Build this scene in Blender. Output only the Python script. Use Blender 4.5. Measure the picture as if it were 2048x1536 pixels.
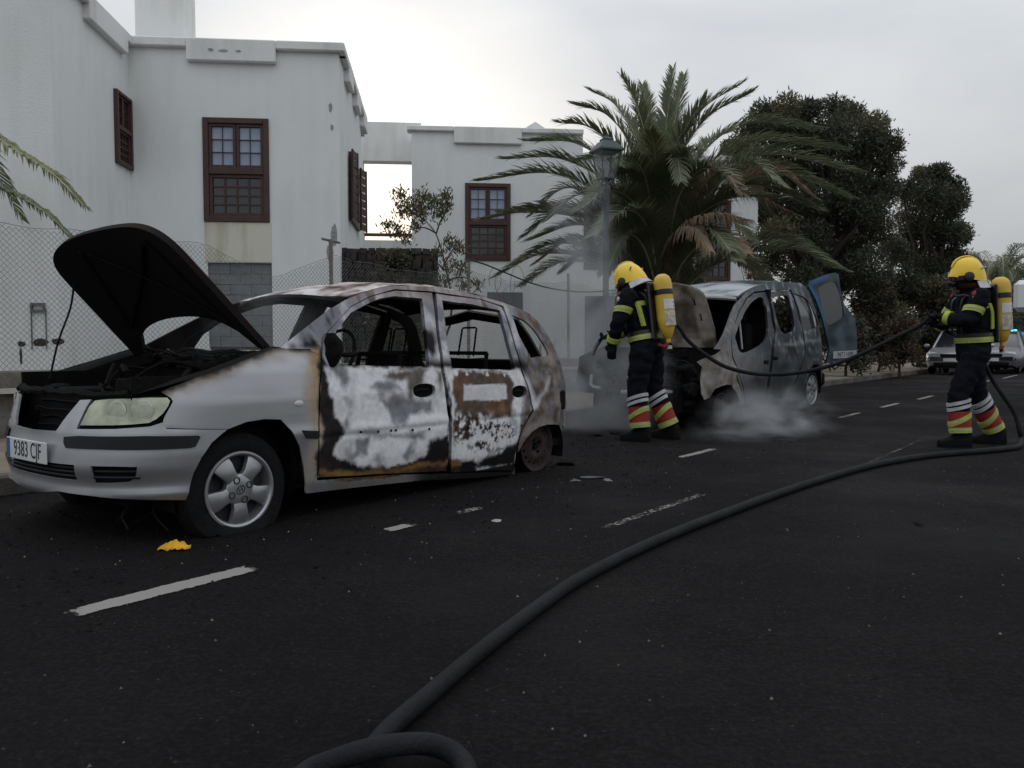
import bpy, bmesh, math, random
from math import sin, cos, pi, radians, sqrt, atan2, hypot, exp
from mathutils import Vector, Matrix, Quaternion, noise as mnoise
from mathutils.geometry import delaunay_2d_cdt
random.seed(7)
scene = bpy.context.scene
for _o in list(bpy.data.objects):
    bpy.data.objects.remove(_o)

# ------------------------------------------------------------------ camera
FPX = 1640.0                      # focal length of the photograph, in its own pixels (2048 wide)
PITCH = radians(-2.72)
cam_d = bpy.data.cameras.new('camera')
cam_d.sensor_width = 36.0
cam_d.lens = 36.0 * FPX / 2048.0
cam_d.clip_start = 0.05
cam_d.clip_end = 3000
cam = bpy.data.objects.new('camera', cam_d)
scene.collection.objects.link(cam)
cam.location = (0, 0, 1.0)
cam.rotation_euler = (pi / 2 + PITCH, 0, 0)
scene.camera = cam

# ------------------------------------------------------------------ sky, sun, exposure
SUN_AZ = radians(-9.0)            # measured from +Y towards +X: the low bright spot behind the houses
SUN_EL = radians(9.0)
ZENITH = 1.65
world = bpy.data.worlds.new('World')
scene.world = world
world.use_nodes = True
nt = world.node_tree
nt.nodes.clear()
W_ = nt.nodes.new
L_ = nt.links.new
w_out = W_('ShaderNodeOutputWorld')
w_sky = W_('ShaderNodeTexSky')
w_sky.sky_type = 'NISHITA'
w_sky.sun_disc = False
w_sky.sun_elevation = SUN_EL
w_sky.sun_rotation = SUN_AZ
w_bg1 = W_('ShaderNodeBackground'); w_bg1.inputs['Strength'].default_value = 0.06
L_(w_sky.outputs['Color'], w_bg1.inputs['Color'])
w_tc = W_('ShaderNodeTexCoord')
w_map = W_('ShaderNodeMapping'); w_map.inputs['Scale'].default_value = (1.0, 1.0, 2.6)
L_(w_tc.outputs['Generated'], w_map.inputs['Vector'])
w_n1 = W_('ShaderNodeTexNoise')
w_n1.inputs['Scale'].default_value = 1.7; w_n1.inputs['Detail'].default_value = 6; w_n1.inputs['Roughness'].default_value = 0.5
w_n1.inputs['Distortion'].default_value = 0.4
L_(w_map.outputs['Vector'], w_n1.inputs['Vector'])
w_r1 = W_('ShaderNodeValToRGB')
w_r1.color_ramp.elements[0].position = 0.36; w_r1.color_ramp.elements[0].color = (0.66, 0.70, 0.76, 1)
w_r1.color_ramp.elements[1].position = 0.68; w_r1.color_ramp.elements[1].color = (0.90, 0.93, 0.96, 1)
L_(w_n1.outputs['Fac'], w_r1.inputs['Fac'])
# cloud deck glows around the hidden low sun
w_dot = W_('ShaderNodeVectorMath'); w_dot.operation = 'DOT_PRODUCT'
w_nrm = W_('ShaderNodeVectorMath'); w_nrm.operation = 'NORMALIZE'
L_(w_tc.outputs['Generated'], w_nrm.inputs[0])
L_(w_nrm.outputs['Vector'], w_dot.inputs[0])
w_dot.inputs[1].default_value = (sin(SUN_AZ) * cos(SUN_EL), cos(SUN_AZ) * cos(SUN_EL), sin(SUN_EL))
w_r2 = W_('ShaderNodeValToRGB')
e = w_r2.color_ramp.elements
e[0].position = 0.86; e[0].color = (0, 0, 0, 1)
e[1].position = 1.0; e[1].color = (0.80, 0.68, 0.50, 1)
m = e.new(0.95); m.color = (0.05, 0.045, 0.04, 1)
m = e.new(0.982); m.color = (0.34, 0.30, 0.24, 1)
L_(w_dot.outputs['Value'], w_r2.inputs['Fac'])
# an overcast sky is about three times brighter overhead than at the horizon: (1 + 2 sin h) / 3
w_sep = W_('ShaderNodeSeparateXYZ'); L_(w_nrm.outputs['Vector'], w_sep.inputs[0])
w_el = W_('ShaderNodeMapRange'); w_el.inputs[1].default_value = 0.0; w_el.inputs[2].default_value = 1.0
w_el.inputs[3].default_value = ZENITH / 3; w_el.inputs[4].default_value = ZENITH
L_(w_sep.outputs['Z'], w_el.inputs[0])
w_ov = W_('ShaderNodeVectorMath'); w_ov.operation = 'SCALE'
L_(w_r1.outputs['Color'], w_ov.inputs[0]); L_(w_el.outputs[0], w_ov.inputs[3])
w_add = W_('ShaderNodeMix'); w_add.data_type = 'RGBA'; w_add.blend_type = 'ADD'
w_add.inputs[0].default_value = 1.0
L_(w_ov.outputs[0], w_add.inputs[6]); L_(w_r2.outputs['Color'], w_add.inputs[7])
w_bg2 = W_('ShaderNodeBackground'); w_bg2.inputs['Strength'].default_value = 1.0
L_(w_add.outputs[2], w_bg2.inputs['Color'])
w_mix = W_('ShaderNodeMixShader'); w_mix.inputs[0].default_value = 0.88
L_(w_bg1.outputs[0], w_mix.inputs[1]); L_(w_bg2.outputs[0], w_mix.inputs[2])
L_(w_mix.outputs[0], w_out.inputs['Surface'])

sun_d = bpy.data.lights.new('sun', 'SUN')
sun_d.energy = 0.5
sun_d.angle = radians(25)
sun_d.color = (1.0, 0.88, 0.72)
sun = bpy.data.objects.new('sun', sun_d)
scene.collection.objects.link(sun)
sun.rotation_euler = (pi / 2 - SUN_EL, 0, pi - SUN_AZ)   # lamp shines from the glow towards the camera
sun.location = (-6, 40, 12)

vs = scene.view_settings
vs.view_transform = 'Standard'
vs.look = 'None'
vs.exposure = 0.0
vs.gamma = 1.0
vs.use_curve_mapping = False
scene.cycles.max_bounces = 5
scene.cycles.diffuse_bounces = 3
scene.cycles.volume_bounces = 0
scene.cycles.volume_step_rate = 1.0
scene.cycles.transparent_max_bounces = 12
# ------------------------------------------------------------------ helpers
COL = scene.collection
CP, SP = cos(PITCH), sin(PITCH)
CAM_P = Vector((0, 0, 1.0)); CAM_R = Vector((1, 0, 0)); CAM_F = Vector((0, CP, SP)); CAM_U = Vector((0, -SP, CP))

def ray(px, py):
    return CAM_R * ((px - 1024) / FPX) + CAM_F + CAM_U * ((768 - py) / FPX)

def proj(p):
    q = Vector(p) - CAM_P
    z = q.dot(CAM_F)
    return (1024 + FPX * q.dot(CAM_R) / z, 768 - FPX * q.dot(CAM_U) / z)

def at_y(px, py, Y):
    r = ray(px, py); t = Y / r.y
    return CAM_P + r * t

def on_ground(px, py, z=0.0):
    r = ray(px, py); t = (z - 1.0) / r.z
    return CAM_P + r * t

ROAD_A = radians(37.2)
RD = Vector((sin(ROAD_A), cos(ROAD_A), 0)); RN = Vector((-cos(ROAD_A), sin(ROAD_A), 0))
def rs(s, n, z=0.0):
    return RD * s + RN * n + Vector((0, 0, z))

def fbm(x, y, z=0.0, o=4):
    return mnoise.fractal(Vector((x, y, z)), 1.0, 2.0, o)

def lerp(a, b, t): return a + (b - a) * t
def clamp(x, a=0.0, b=1.0): return a if x < a else b if x > b else x
def sstep(a, b, x):
    t = clamp((x - a) / (b - a)); return t * t * (3 - 2 * t)
def mixc(a, b, t): return tuple(a[i] + (b[i] - a[i]) * t for i in range(3))
def interp(tab, x):
    if x <= tab[0][0]: return tab[0][1]
    for (x0, y0), (x1, y1) in zip(tab, tab[1:]):
        if x <= x1:
            return y0 + (y1 - y0) * (x - x0) / (x1 - x0)
    return tab[-1][1]

def tag(o, label=None, cat=None, group=None, kind=None):
    if label: o['label'] = label
    if cat: o['category'] = cat
    if group: o['group'] = group
    if kind: o['kind'] = kind
    return o

def empty(name, loc=(0, 0, 0), rz=0.0, label=None, cat=None, group=None, kind=None, parent=None):
    o = bpy.data.objects.new(name, None)
    o.empty_display_size = 0.2
    COL.objects.link(o)
    o.location = loc; o.rotation_euler = (0, 0, rz)
    if parent: o.parent = parent
    return tag(o, label, cat, group, kind)

def mesh_obj(name, v, f, mat=None, parent=None, smooth=True, ang=35, cols=None, mats=None, fm=None):
    me = bpy.data.meshes.new(name)
    me.from_pydata([tuple(p) for p in v], [], f)
    me.validate(clean_customdata=False)
    if smooth:
        me.polygons.foreach_set('use_smooth', [True] * len(me.polygons))
        me.set_sharp_from_angle(angle=radians(ang))
    if mats:
        for m_ in mats: me.materials.append(m_)
        if fm: me.polygons.foreach_set('material_index', fm)
    elif mat: me.materials.append(mat)
    if cols:
        ca = me.color_attributes.new('Col', 'FLOAT_COLOR', 'POINT')
        flat = []
        for c in cols: flat.extend((c[0], c[1], c[2], c[3] if len(c) > 3 else 1.0))
        ca.data.foreach_set('color', flat)
    o = bpy.data.objects.new(name, me)
    COL.objects.link(o)
    if parent: o.parent = parent
    return o

def inst(o, parent=None, loc=None, rot=None, scale=None):
    c = o.copy(); COL.objects.link(c); c.parent = parent
    if loc is not None: c.location = loc
    if rot is not None: c.rotation_euler = rot
    if scale is not None: c.scale = scale
    return c

def copy_tree(o, parent=None):
    kids = list(o.children)
    c = o.copy(); COL.objects.link(c); c.parent = parent
    for k in kids: copy_tree(k, c)
    return c

class MB:
    def __init__(s): s.v = []; s.f = []; s.fm = []; s.m = 0
    def add(s, v, f, X=None):
        b = len(s.v)
        s.v.extend([X @ Vector(p) for p in v] if X else [Vector(p) for p in v])
        s.f.extend([tuple(i + b for i in q) for q in f]); s.fm.extend([s.m] * len(f))
        return s
    def box(s, c, d, rz=0.0, X=None):
        hx, hy, hz = d[0] / 2, d[1] / 2, d[2] / 2
        T = Matrix.Translation(c) @ Matrix.Rotation(rz, 4, 'Z')
        if X: T = X @ T
        v = [(x, y, z) for x in (-hx, hx) for y in (-hy, hy) for z in (-hz, hz)]
        f = [(0, 1, 3, 2), (4, 6, 7, 5), (0, 4, 5, 1), (2, 3, 7, 6), (0, 2, 6, 4), (1, 5, 7, 3)]
        return s.add(v, f, T)
    def rbox(s, c, d, b=0.01, rz=0.0, X=None):
        hx, hy, hz = d[0] / 2, d[1] / 2, d[2] / 2
        b = min(b, hx * .9, hy * .9, hz * .9)
        bm = bmesh.new()
        for sx in (-1, 1):
            for sy in (-1, 1):
                for sz in (-1, 1):
                    bm.verts.new((sx * (hx - b), sy * (hy - b), sz * hz))
                    bm.verts.new((sx * (hx - b), sy * hy, sz * (hz - b)))
                    bm.verts.new((sx * hx, sy * (hy - b), sz * (hz - b)))
        bmesh.ops.convex_hull(bm, input=bm.verts)
        bm.verts.index_update()
        T = Matrix.Translation(c) @ Matrix.Rotation(rz, 4, 'Z')
        if X: T = X @ T
        s.add([v.co.copy() for v in bm.verts], [tuple(v.index for v in f.verts) for f in bm.faces], T)
        bm.free()
        return s
    def hull(s, pts, X=None):
        bm = bmesh.new()
        for p in pts: bm.verts.new(p)
        r = bmesh.ops.convex_hull(bm, input=bm.verts)
        bmesh.ops.delete(bm, geom=[g for g in r['geom_interior'] if isinstance(g, bmesh.types.BMVert)], context='VERTS')
        bm.verts.index_update()
        s.add([v.co.copy() for v in bm.verts], [tuple(v.index for v in f.verts) for f in bm.faces], X)
        bm.free(); return s
    def tube(s, pts, r, n=8, caps=True, X=None, flat=1.0):
        pts = [Vector(p) for p in pts]
        N = len(pts)
        rr = r if isinstance(r, (list, tuple)) else [r] * N
        t0 = (pts[1] - pts[0]).normalized()
        a = Vector((0, 0, 1)) if abs(t0.z) < 0.9 else Vector((1, 0, 0))
        u = t0.cross(a).normalized()
        v = []; prev = t0
        for i, p in enumerate(pts):
            t = (pts[min(i + 1, N - 1)] - pts[max(i - 1, 0)])
            t = t.normalized() if t.length > 1e-9 else prev
            u = (u - t * u.dot(t))
            u = u.normalized() if u.length > 1e-6 else t.orthogonal().normalized()
            w = t.cross(u)
            for k in range(n):
                q = 2 * pi * k / n
                v.append(p + (u * cos(q) + w * sin(q) * flat) * rr[i])
            prev = t
        f = [(i * n + k, i * n + (k + 1) % n, (i + 1) * n + (k + 1) % n, (i + 1) * n + k) for i in range(N - 1) for k in range(n)]
        if caps:
            f.append(tuple(reversed(range(n)))); f.append(tuple(range((N - 1) * n, N * n)))
        return s.add(v, f, X)
    def loft(s, rings, closed=True, caps=True, X=None):
        n = len(rings[0]); N = len(rings)
        v = [p for r_ in rings for p in r_]
        kk = n if closed else n - 1
        f = [(i * n + k, i * n + (k + 1) % n, (i + 1) * n + (k + 1) % n, (i + 1) * n + k) for i in range(N - 1) for k in range(kk)]
        if caps and closed:
            f.append(tuple(reversed(range(n)))); f.append(tuple(range((N - 1) * n, N * n)))
        return s.add(v, f, X)
    def lathe(s, prof, n=24, X=None, closed=False):
        rings = [[(r * cos(2 * pi * k / n), r * sin(2 * pi * k / n), z) for k in range(n)] for r, z in prof]
        if closed: rings.append(rings[0])
        return s.loft(rings, True, not closed, X)
    def sph(s, c, r, n=12, m=8, X=None):
        r = r if isinstance(r, (list, tuple)) else (r, r, r)
        prof = [(max(sin(pi * j / m), 1e-4), -cos(pi * j / m)) for j in range(m + 1)]
        rings = [[(c[0] + r[0] * a * cos(2 * pi * k / n), c[1] + r[1] * a * sin(2 * pi * k / n), c[2] + r[2] * b) for k in range(n)] for a, b in prof]
        return s.loft(rings, True, True, X)
    def prism(s, poly, y0, y1, X=None, axis='y'):
        n = len(poly)
        if axis == 'y': v = [(a, y0, b) for a, b in poly] + [(a, y1, b) for a, b in poly]
        elif axis == 'x': v = [(y0, a, b) for a, b in poly] + [(y1, a, b) for a, b in poly]
        else: v = [(a, b, y0) for a, b in poly] + [(a, b, y1) for a, b in poly]
        f = [tuple(range(n)), tuple(reversed(range(n, 2 * n)))] + [(i, i + n, (i + 1) % n + n, (i + 1) % n) for i in range(n)]
        return s.add(v, f, X)
    def build(s, name, mat=None, parent=None, smooth=True, ang=35, mats=None):
        return mesh_obj(name, s.v, s.f, mat, parent, smooth, ang, mats=mats, fm=s.fm if mats else None)

def spline(pts, n=8):
    """Catmull-Rom through pts"""
    P = [Vector(p) for p in pts]
    P = [P[0] * 2 - P[1]] + P + [P[-1] * 2 - P[-2]]
    out = []
    for i in range(1, len(P) - 2):
        for k in range(n):
            t = k / n
            a, b, c, d = P[i - 1], P[i], P[i + 1], P[i + 2]
            out.append(0.5 * ((2 * b) + (c - a) * t + (2 * a - 5 * b + 4 * c - d) * t * t + (3 * b - a - 3 * c + d) * t ** 3))
    out.append(P[-2])
    return out

# ------------------------------------------------------------------ materials
_mats = {}
def M(name, col=(.5, .5, .5), rough=.6, metal=0.0, var=.15, scale=6.0, bump=0.0, bscale=40.0, spec=0.5, rvar=0.0,
      col2=None, c2pos=(.45, .65), detail=6, emit=None, estr=0.0, alpha=1.0, trans=0.0, coord='Object', zs=1.0, coat=0.0):
    if name in _mats: return _mats[name]
    mt = bpy.data.materials.new(name); mt.use_nodes = True
    t = mt.node_tree; N = t.nodes; K = t.links.new
    b = N['Principled BSDF']
    b.inputs['Roughness'].default_value = rough; b.inputs['Metallic'].default_value = metal
    b.inputs['Specular IOR Level'].default_value = spec
    b.inputs['Coat Weight'].default_value = coat
    if trans: b.inputs['Transmission Weight'].default_value = trans
    if alpha < 1: b.inputs['Alpha'].default_value = alpha
    tc = N.new('ShaderNodeTexCoord'); mp = N.new('ShaderNodeMapping'); mp.inputs['Scale'].default_value = (1, 1, zs)
    K(tc.outputs[coord], mp.inputs['Vector'])
    nz = N.new('ShaderNodeTexNoise'); nz.inputs['Scale'].default_value = scale; nz.inputs['Detail'].default_value = detail
    nz.inputs['Roughness'].default_value = 0.6
    K(mp.outputs['Vector'], nz.inputs['Vector'])
    rp = N.new('ShaderNodeValToRGB')
    if col2 is None:
        rp.color_ramp.elements[0].position = .3; rp.color_ramp.elements[1].position = .7
        rp.color_ramp.elements[0].color = tuple(c * (1 - var) for c in col) + (1,)
        rp.color_ramp.elements[1].color = tuple(c * (1 + var) for c in col) + (1,)
    else:
        rp.color_ramp.elements[0].position = c2pos[0]; rp.color_ramp.elements[1].position = c2pos[1]
        rp.color_ramp.elements[0].color = tuple(col) + (1,); rp.color_ramp.elements[1].color = tuple(col2) + (1,)
    K(nz.outputs['Fac'], rp.inputs['Fac']); K(rp.outputs['Color'], b.inputs['Base Color'])
    if rvar:
        mr = N.new('ShaderNodeMapRange'); mr.inputs[3].default_value = max(0, rough - rvar); mr.inputs[4].default_value = min(1, rough + rvar)
        K(nz.outputs['Fac'], mr.inputs[0]); K(mr.outputs[0], b.inputs['Roughness'])
    if bump:
        n2 = N.new('ShaderNodeTexNoise'); n2.inputs['Scale'].default_value = bscale; n2.inputs['Detail'].default_value = 5
        K(mp.outputs['Vector'], n2.inputs['Vector'])
        bp = N.new('ShaderNodeBump'); bp.inputs['Strength'].default_value = bump; bp.inputs['Distance'].default_value = 0.02
        K(n2.outputs['Fac'], bp.inputs['Height']); K(bp.outputs['Normal'], b.inputs['Normal'])
    if emit:
        b.inputs['Emission Color'].default_value = tuple(emit) + (1,); b.inputs['Emission Strength'].default_value = estr
    _mats[name] = mt
    return mt

def PM(name, rough0=.35, rough1=.85, metal0=.45, nscale=60.0, namt=.25, bump=.1):
    """material for burnt sheet metal: colour from the mesh attribute Col, its alpha = how burnt (rough, not metallic)"""
    if name in _mats: return _mats[name]
    mt = bpy.data.materials.new(name); mt.use_nodes = True
    t = mt.node_tree; N = t.nodes; K = t.links.new
    b = N['Principled BSDF']
    ca = N.new('ShaderNodeVertexColor'); ca.layer_name = 'Col'
    tc = N.new('ShaderNodeTexCoord')
    nz = N.new('ShaderNodeTexNoise'); nz.inputs['Scale'].default_value = nscale; nz.inputs['Detail'].default_value = 6; nz.inputs['Roughness'].default_value = .65
    K(tc.outputs['Object'], nz.inputs['Vector'])
    mr = N.new('ShaderNodeMapRange'); mr.inputs[1].default_value = .3; mr.inputs[2].default_value = .7
    mr.inputs[3].default_value = 1 - namt; mr.inputs[4].default_value = 1 + namt
    K(nz.outputs['Fac'], mr.inputs[0])
    # paint that is not burnt keeps an even colour
    mx = N.new('ShaderNodeMix'); mx.data_type = 'FLOAT'; mx.inputs[2].default_value = 1.0
    K(ca.outputs['Alpha'], mx.inputs[0]); K(mr.outputs[0], mx.inputs[3])
    vm = N.new('ShaderNodeVectorMath'); vm.operation = 'SCALE'
    K(ca.outputs['Color'], vm.inputs[0]); K(mx.outputs[0], vm.inputs[3])
    K(vm.outputs[0], b.inputs['Base Color'])
    r = N.new('ShaderNodeMapRange'); r.inputs[3].default_value = rough0; r.inputs[4].default_value = rough1
    K(ca.outputs['Alpha'], r.inputs[0]); K(r.outputs[0], b.inputs['Roughness'])
    r2 = N.new('ShaderNodeMapRange'); r2.inputs[3].default_value = metal0; r2.inputs[4].default_value = 0.0
    K(ca.outputs['Alpha'], r2.inputs[0]); K(r2.outputs[0], b.inputs['Metallic'])
    sp = N.new('ShaderNodeMapRange'); sp.inputs[3].default_value = .5; sp.inputs[4].default_value = .15
    K(ca.outputs['Alpha'], sp.inputs[0]); K(sp.outputs[0], b.inputs['Specular IOR Level'])
    bp = N.new('ShaderNodeBump'); bp.inputs['Distance'].default_value = .004
    K(nz.outputs['Fac'], bp.inputs['Height'])
    bs = N.new('ShaderNodeMath'); bs.operation = 'MULTIPLY'; bs.inputs[1].default_value = bump * 4
    K(ca.outputs['Alpha'], bs.inputs[0]); K(bs.outputs[0], bp.inputs['Strength'])
    K(bp.outputs['Normal'], b.inputs['Normal'])
    _mats[name] = mt
    return mt

# ------------------------------------------------------------------ curved sheet panels cut from a 2-D outline
def in_poly(x, y, P):
    c = False; j = len(P) - 1
    for i in range(len(P)):
        xi, yi = P[i]; xj, yj = P[j]
        if (yi > y) != (yj > y) and x < (xj - xi) * (y - yi) / (yj - yi) + xi: c = not c
        j = i
    return c

def seg_dist(x, y, P, closed=True):
    d = 1e9; n = len(P)
    for i in range(n if closed else n - 1):
        ax, ay = P[i]; bx, by = P[(i + 1) % n]
        vx, vy = bx - ax, by - ay
        L2 = vx * vx + vy * vy
        t = 0 if L2 == 0 else clamp(((x - ax) * vx + (y - ay) * vy) / L2)
        d = min(d, hypot(x - ax - vx * t, y - ay - vy * t))
    return d

def sdist(x, y, P):
    """signed distance, positive inside"""
    d = seg_dist(x, y, P)
    return d if in_poly(x, y, P) else -d

def resample(P, h):
    out = []
    n = len(P)
    for i in range(n):
        a = P[i]; b = P[(i + 1) % n]
        k = max(1, int(hypot(b[0] - a[0], b[1] - a[1]) / h + .5))
        for j in range(k):
            out.append((a[0] + (b[0] - a[0]) * j / k, a[1] + (b[1] - a[1]) * j / k))
    return out

def cdt(outline, holes, h):
    outline = resample(outline, h * 1.2); holes = [resample(q, h * 1.2) for q in holes]
    V = []; E = []
    for loop in [outline] + holes:
        b = len(V); n = len(loop)
        V += [Vector(p) for p in loop]
        E += [(b + i, b + (i + 1) % n) for i in range(n)]
    xs = [p[0] for p in outline]; ys = [p[1] for p in outline]
    y = min(ys) + h * .5; row = 0
    while y < max(ys):
        # crossings of the scan line with every loop
        cr = []
        for loop in [outline] + holes:
            n = len(loop)
            for i in range(n):
                (x0, y0), (x1, y1) = loop[i], loop[(i + 1) % n]
                if (y0 > y) != (y1 > y): cr.append(x0 + (x1 - x0) * (y - y0) / (y1 - y0))
        cr.sort()
        for a, b in zip(cr[::2], cr[1::2]):
            k0 = math.ceil((a + h * .45) / h - (.5 if row % 2 else 0)); x = (k0 + (.5 if row % 2 else 0)) * h
            while x < b - h * .45:
                V.append(Vector((x, y))); x += h
        y += h * .87; row += 1
    r = delaunay_2d_cdt(V, E, [], 2, 1e-5)
    ov, oe, of = r[0], r[1], r[2]
    loops = [outline] + holes
    faces = []
    for f in of:
        cx = sum(ov[i].x for i in f) / 3; cy = sum(ov[i].y for i in f) / 3
        if not in_poly(cx, cy, outline): continue
        if any(in_poly(cx, cy, q) for q in holes): continue
        faces.append(tuple(f))
    return ov, faces

def shell(name, outline, holes, F, mat, parent, h=.03, thick=.012, paint=None, mirror=None, flip=False, inner=None, dent=None):
    """sheet with thickness: F maps (a,b) to a point; mirror = also return mirrored coordinates instead"""
    ov, of = cdt(outline, holes, h)
    P = [Vector(F(p.x, p.y)) for p in ov]
    e = 1e-3
    Nn = []
    for p, q in zip(ov, P):
        du = Vector(F(p.x + e, p.y)) - q; dv = Vector(F(p.x, p.y + e)) - q
        n = du.cross(dv)
        Nn.append(n.normalized() if n.length > 1e-12 else Vector((0, 0, 1)))
    if flip: Nn = [-n for n in Nn]
    if dent:
        P = [q + n * dent(p.x, p.y) for p, q, n in zip(ov, P, Nn)]
    if mirror:
        P = [Vector((q.x, -q.y, q.z)) for q in P]; Nn = [Vector((n.x, -n.y, n.z)) for n in Nn]
    # orient outward
    if of:
        a, b, c = of[0]
        fl = (P[b] - P[a]).cross(P[c] - P[a]).dot(Nn[a]) < 0
        if fl: of = [(f[0], f[2], f[1]) for f in of]
    n0 = len(P)
    V = P + [q - n * thick for q, n in zip(P, Nn)]
    faces = list(of) + [(f[0] + n0, f[2] + n0, f[1] + n0) for f in of]
    cnt = {}
    for f in of:
        for i in range(3):
            a, b = f[i], f[(i + 1) % 3]
            cnt[(a, b)] = cnt.get((a, b), 0) + 1
    ed = [(a, b) for (a, b) in cnt if (b, a) not in cnt]
    rim = {}
    def rv(i):
        if i not in rim: rim[i] = len(V); V.append(V[i].copy())
        return rim[i]
    for a, b in ed:
        faces.append((rv(b), rv(a), rv(a + n0), rv(b + n0)))
    cols = None
    if paint:
        cols = [paint(p.x, p.y) for p in ov]
        ic = inner or (.010, .009, .009, 1.0)
        cols = cols + [ic] * n0
        ext = [None] * (len(V) - 2 * n0)
        for i, k in rim.items():
            ext[k - 2 * n0] = tuple(c * .55 for c in cols[i % n0][:3]) + (1.0,)
        cols += ext
    return mesh_obj(name, V, faces, mat, parent, True, 50, cols=cols)

def inv(F, px, py, T, a=0.0, b=0.5, clampa=None):
    """parameters (a,b) of surface F (local, placed by matrix T) seen at photo pixel px,py"""
    for _ in range(40):
        x0, y0 = proj(T @ Vector(F(a, b)))
        e = 1e-3
        x1, y1 = proj(T @ Vector(F(a + e, b))); x2, y2 = proj(T @ Vector(F(a, b + e)))
        J = ((x1 - x0) / e, (x2 - x0) / e, (y1 - y0) / e, (y2 - y0) / e)
        det = J[0] * J[3] - J[1] * J[2]
        if abs(det) < 1e-6: break
        rx, ry = px - x0, py - y0
        da = (rx * J[3] - ry * J[1]) / det; db = (J[0] * ry - J[2] * rx) / det
        m_ = max(abs(da), abs(db)); k = 1 if m_ < .3 else .3 / m_
        a += da * k; b += db * k
        if clampa: a = clamp(a, *clampa)
        if abs(rx) + abs(ry) < .05: break
    return (a, b)

def text_mesh(name, s, size, mat, parent, M4, depth=.001, squeeze=1.0):
    cu = bpy.data.curves.new(name, 'FONT'); cu.body = s; cu.size = size; cu.extrude = depth
    cu.align_x = 'CENTER'; cu.align_y = 'CENTER'; cu.resolution_u = 3
    to = bpy.data.objects.new('tmp_text', cu); COL.objects.link(to)
    dg = bpy.context.evaluated_depsgraph_get()
    me = bpy.data.meshes.new_from_object(to.evaluated_get(dg))
    bpy.data.objects.remove(to); bpy.data.curves.remove(cu)
    me.name = name
    me.transform(M4 @ Matrix.Diagonal((squeeze, 1, 1, 1)))
    me.materials.clear(); me.materials.append(mat)
    o = bpy.data.objects.new(name, me); COL.objects.link(o); o.parent = parent
    return o
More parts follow.
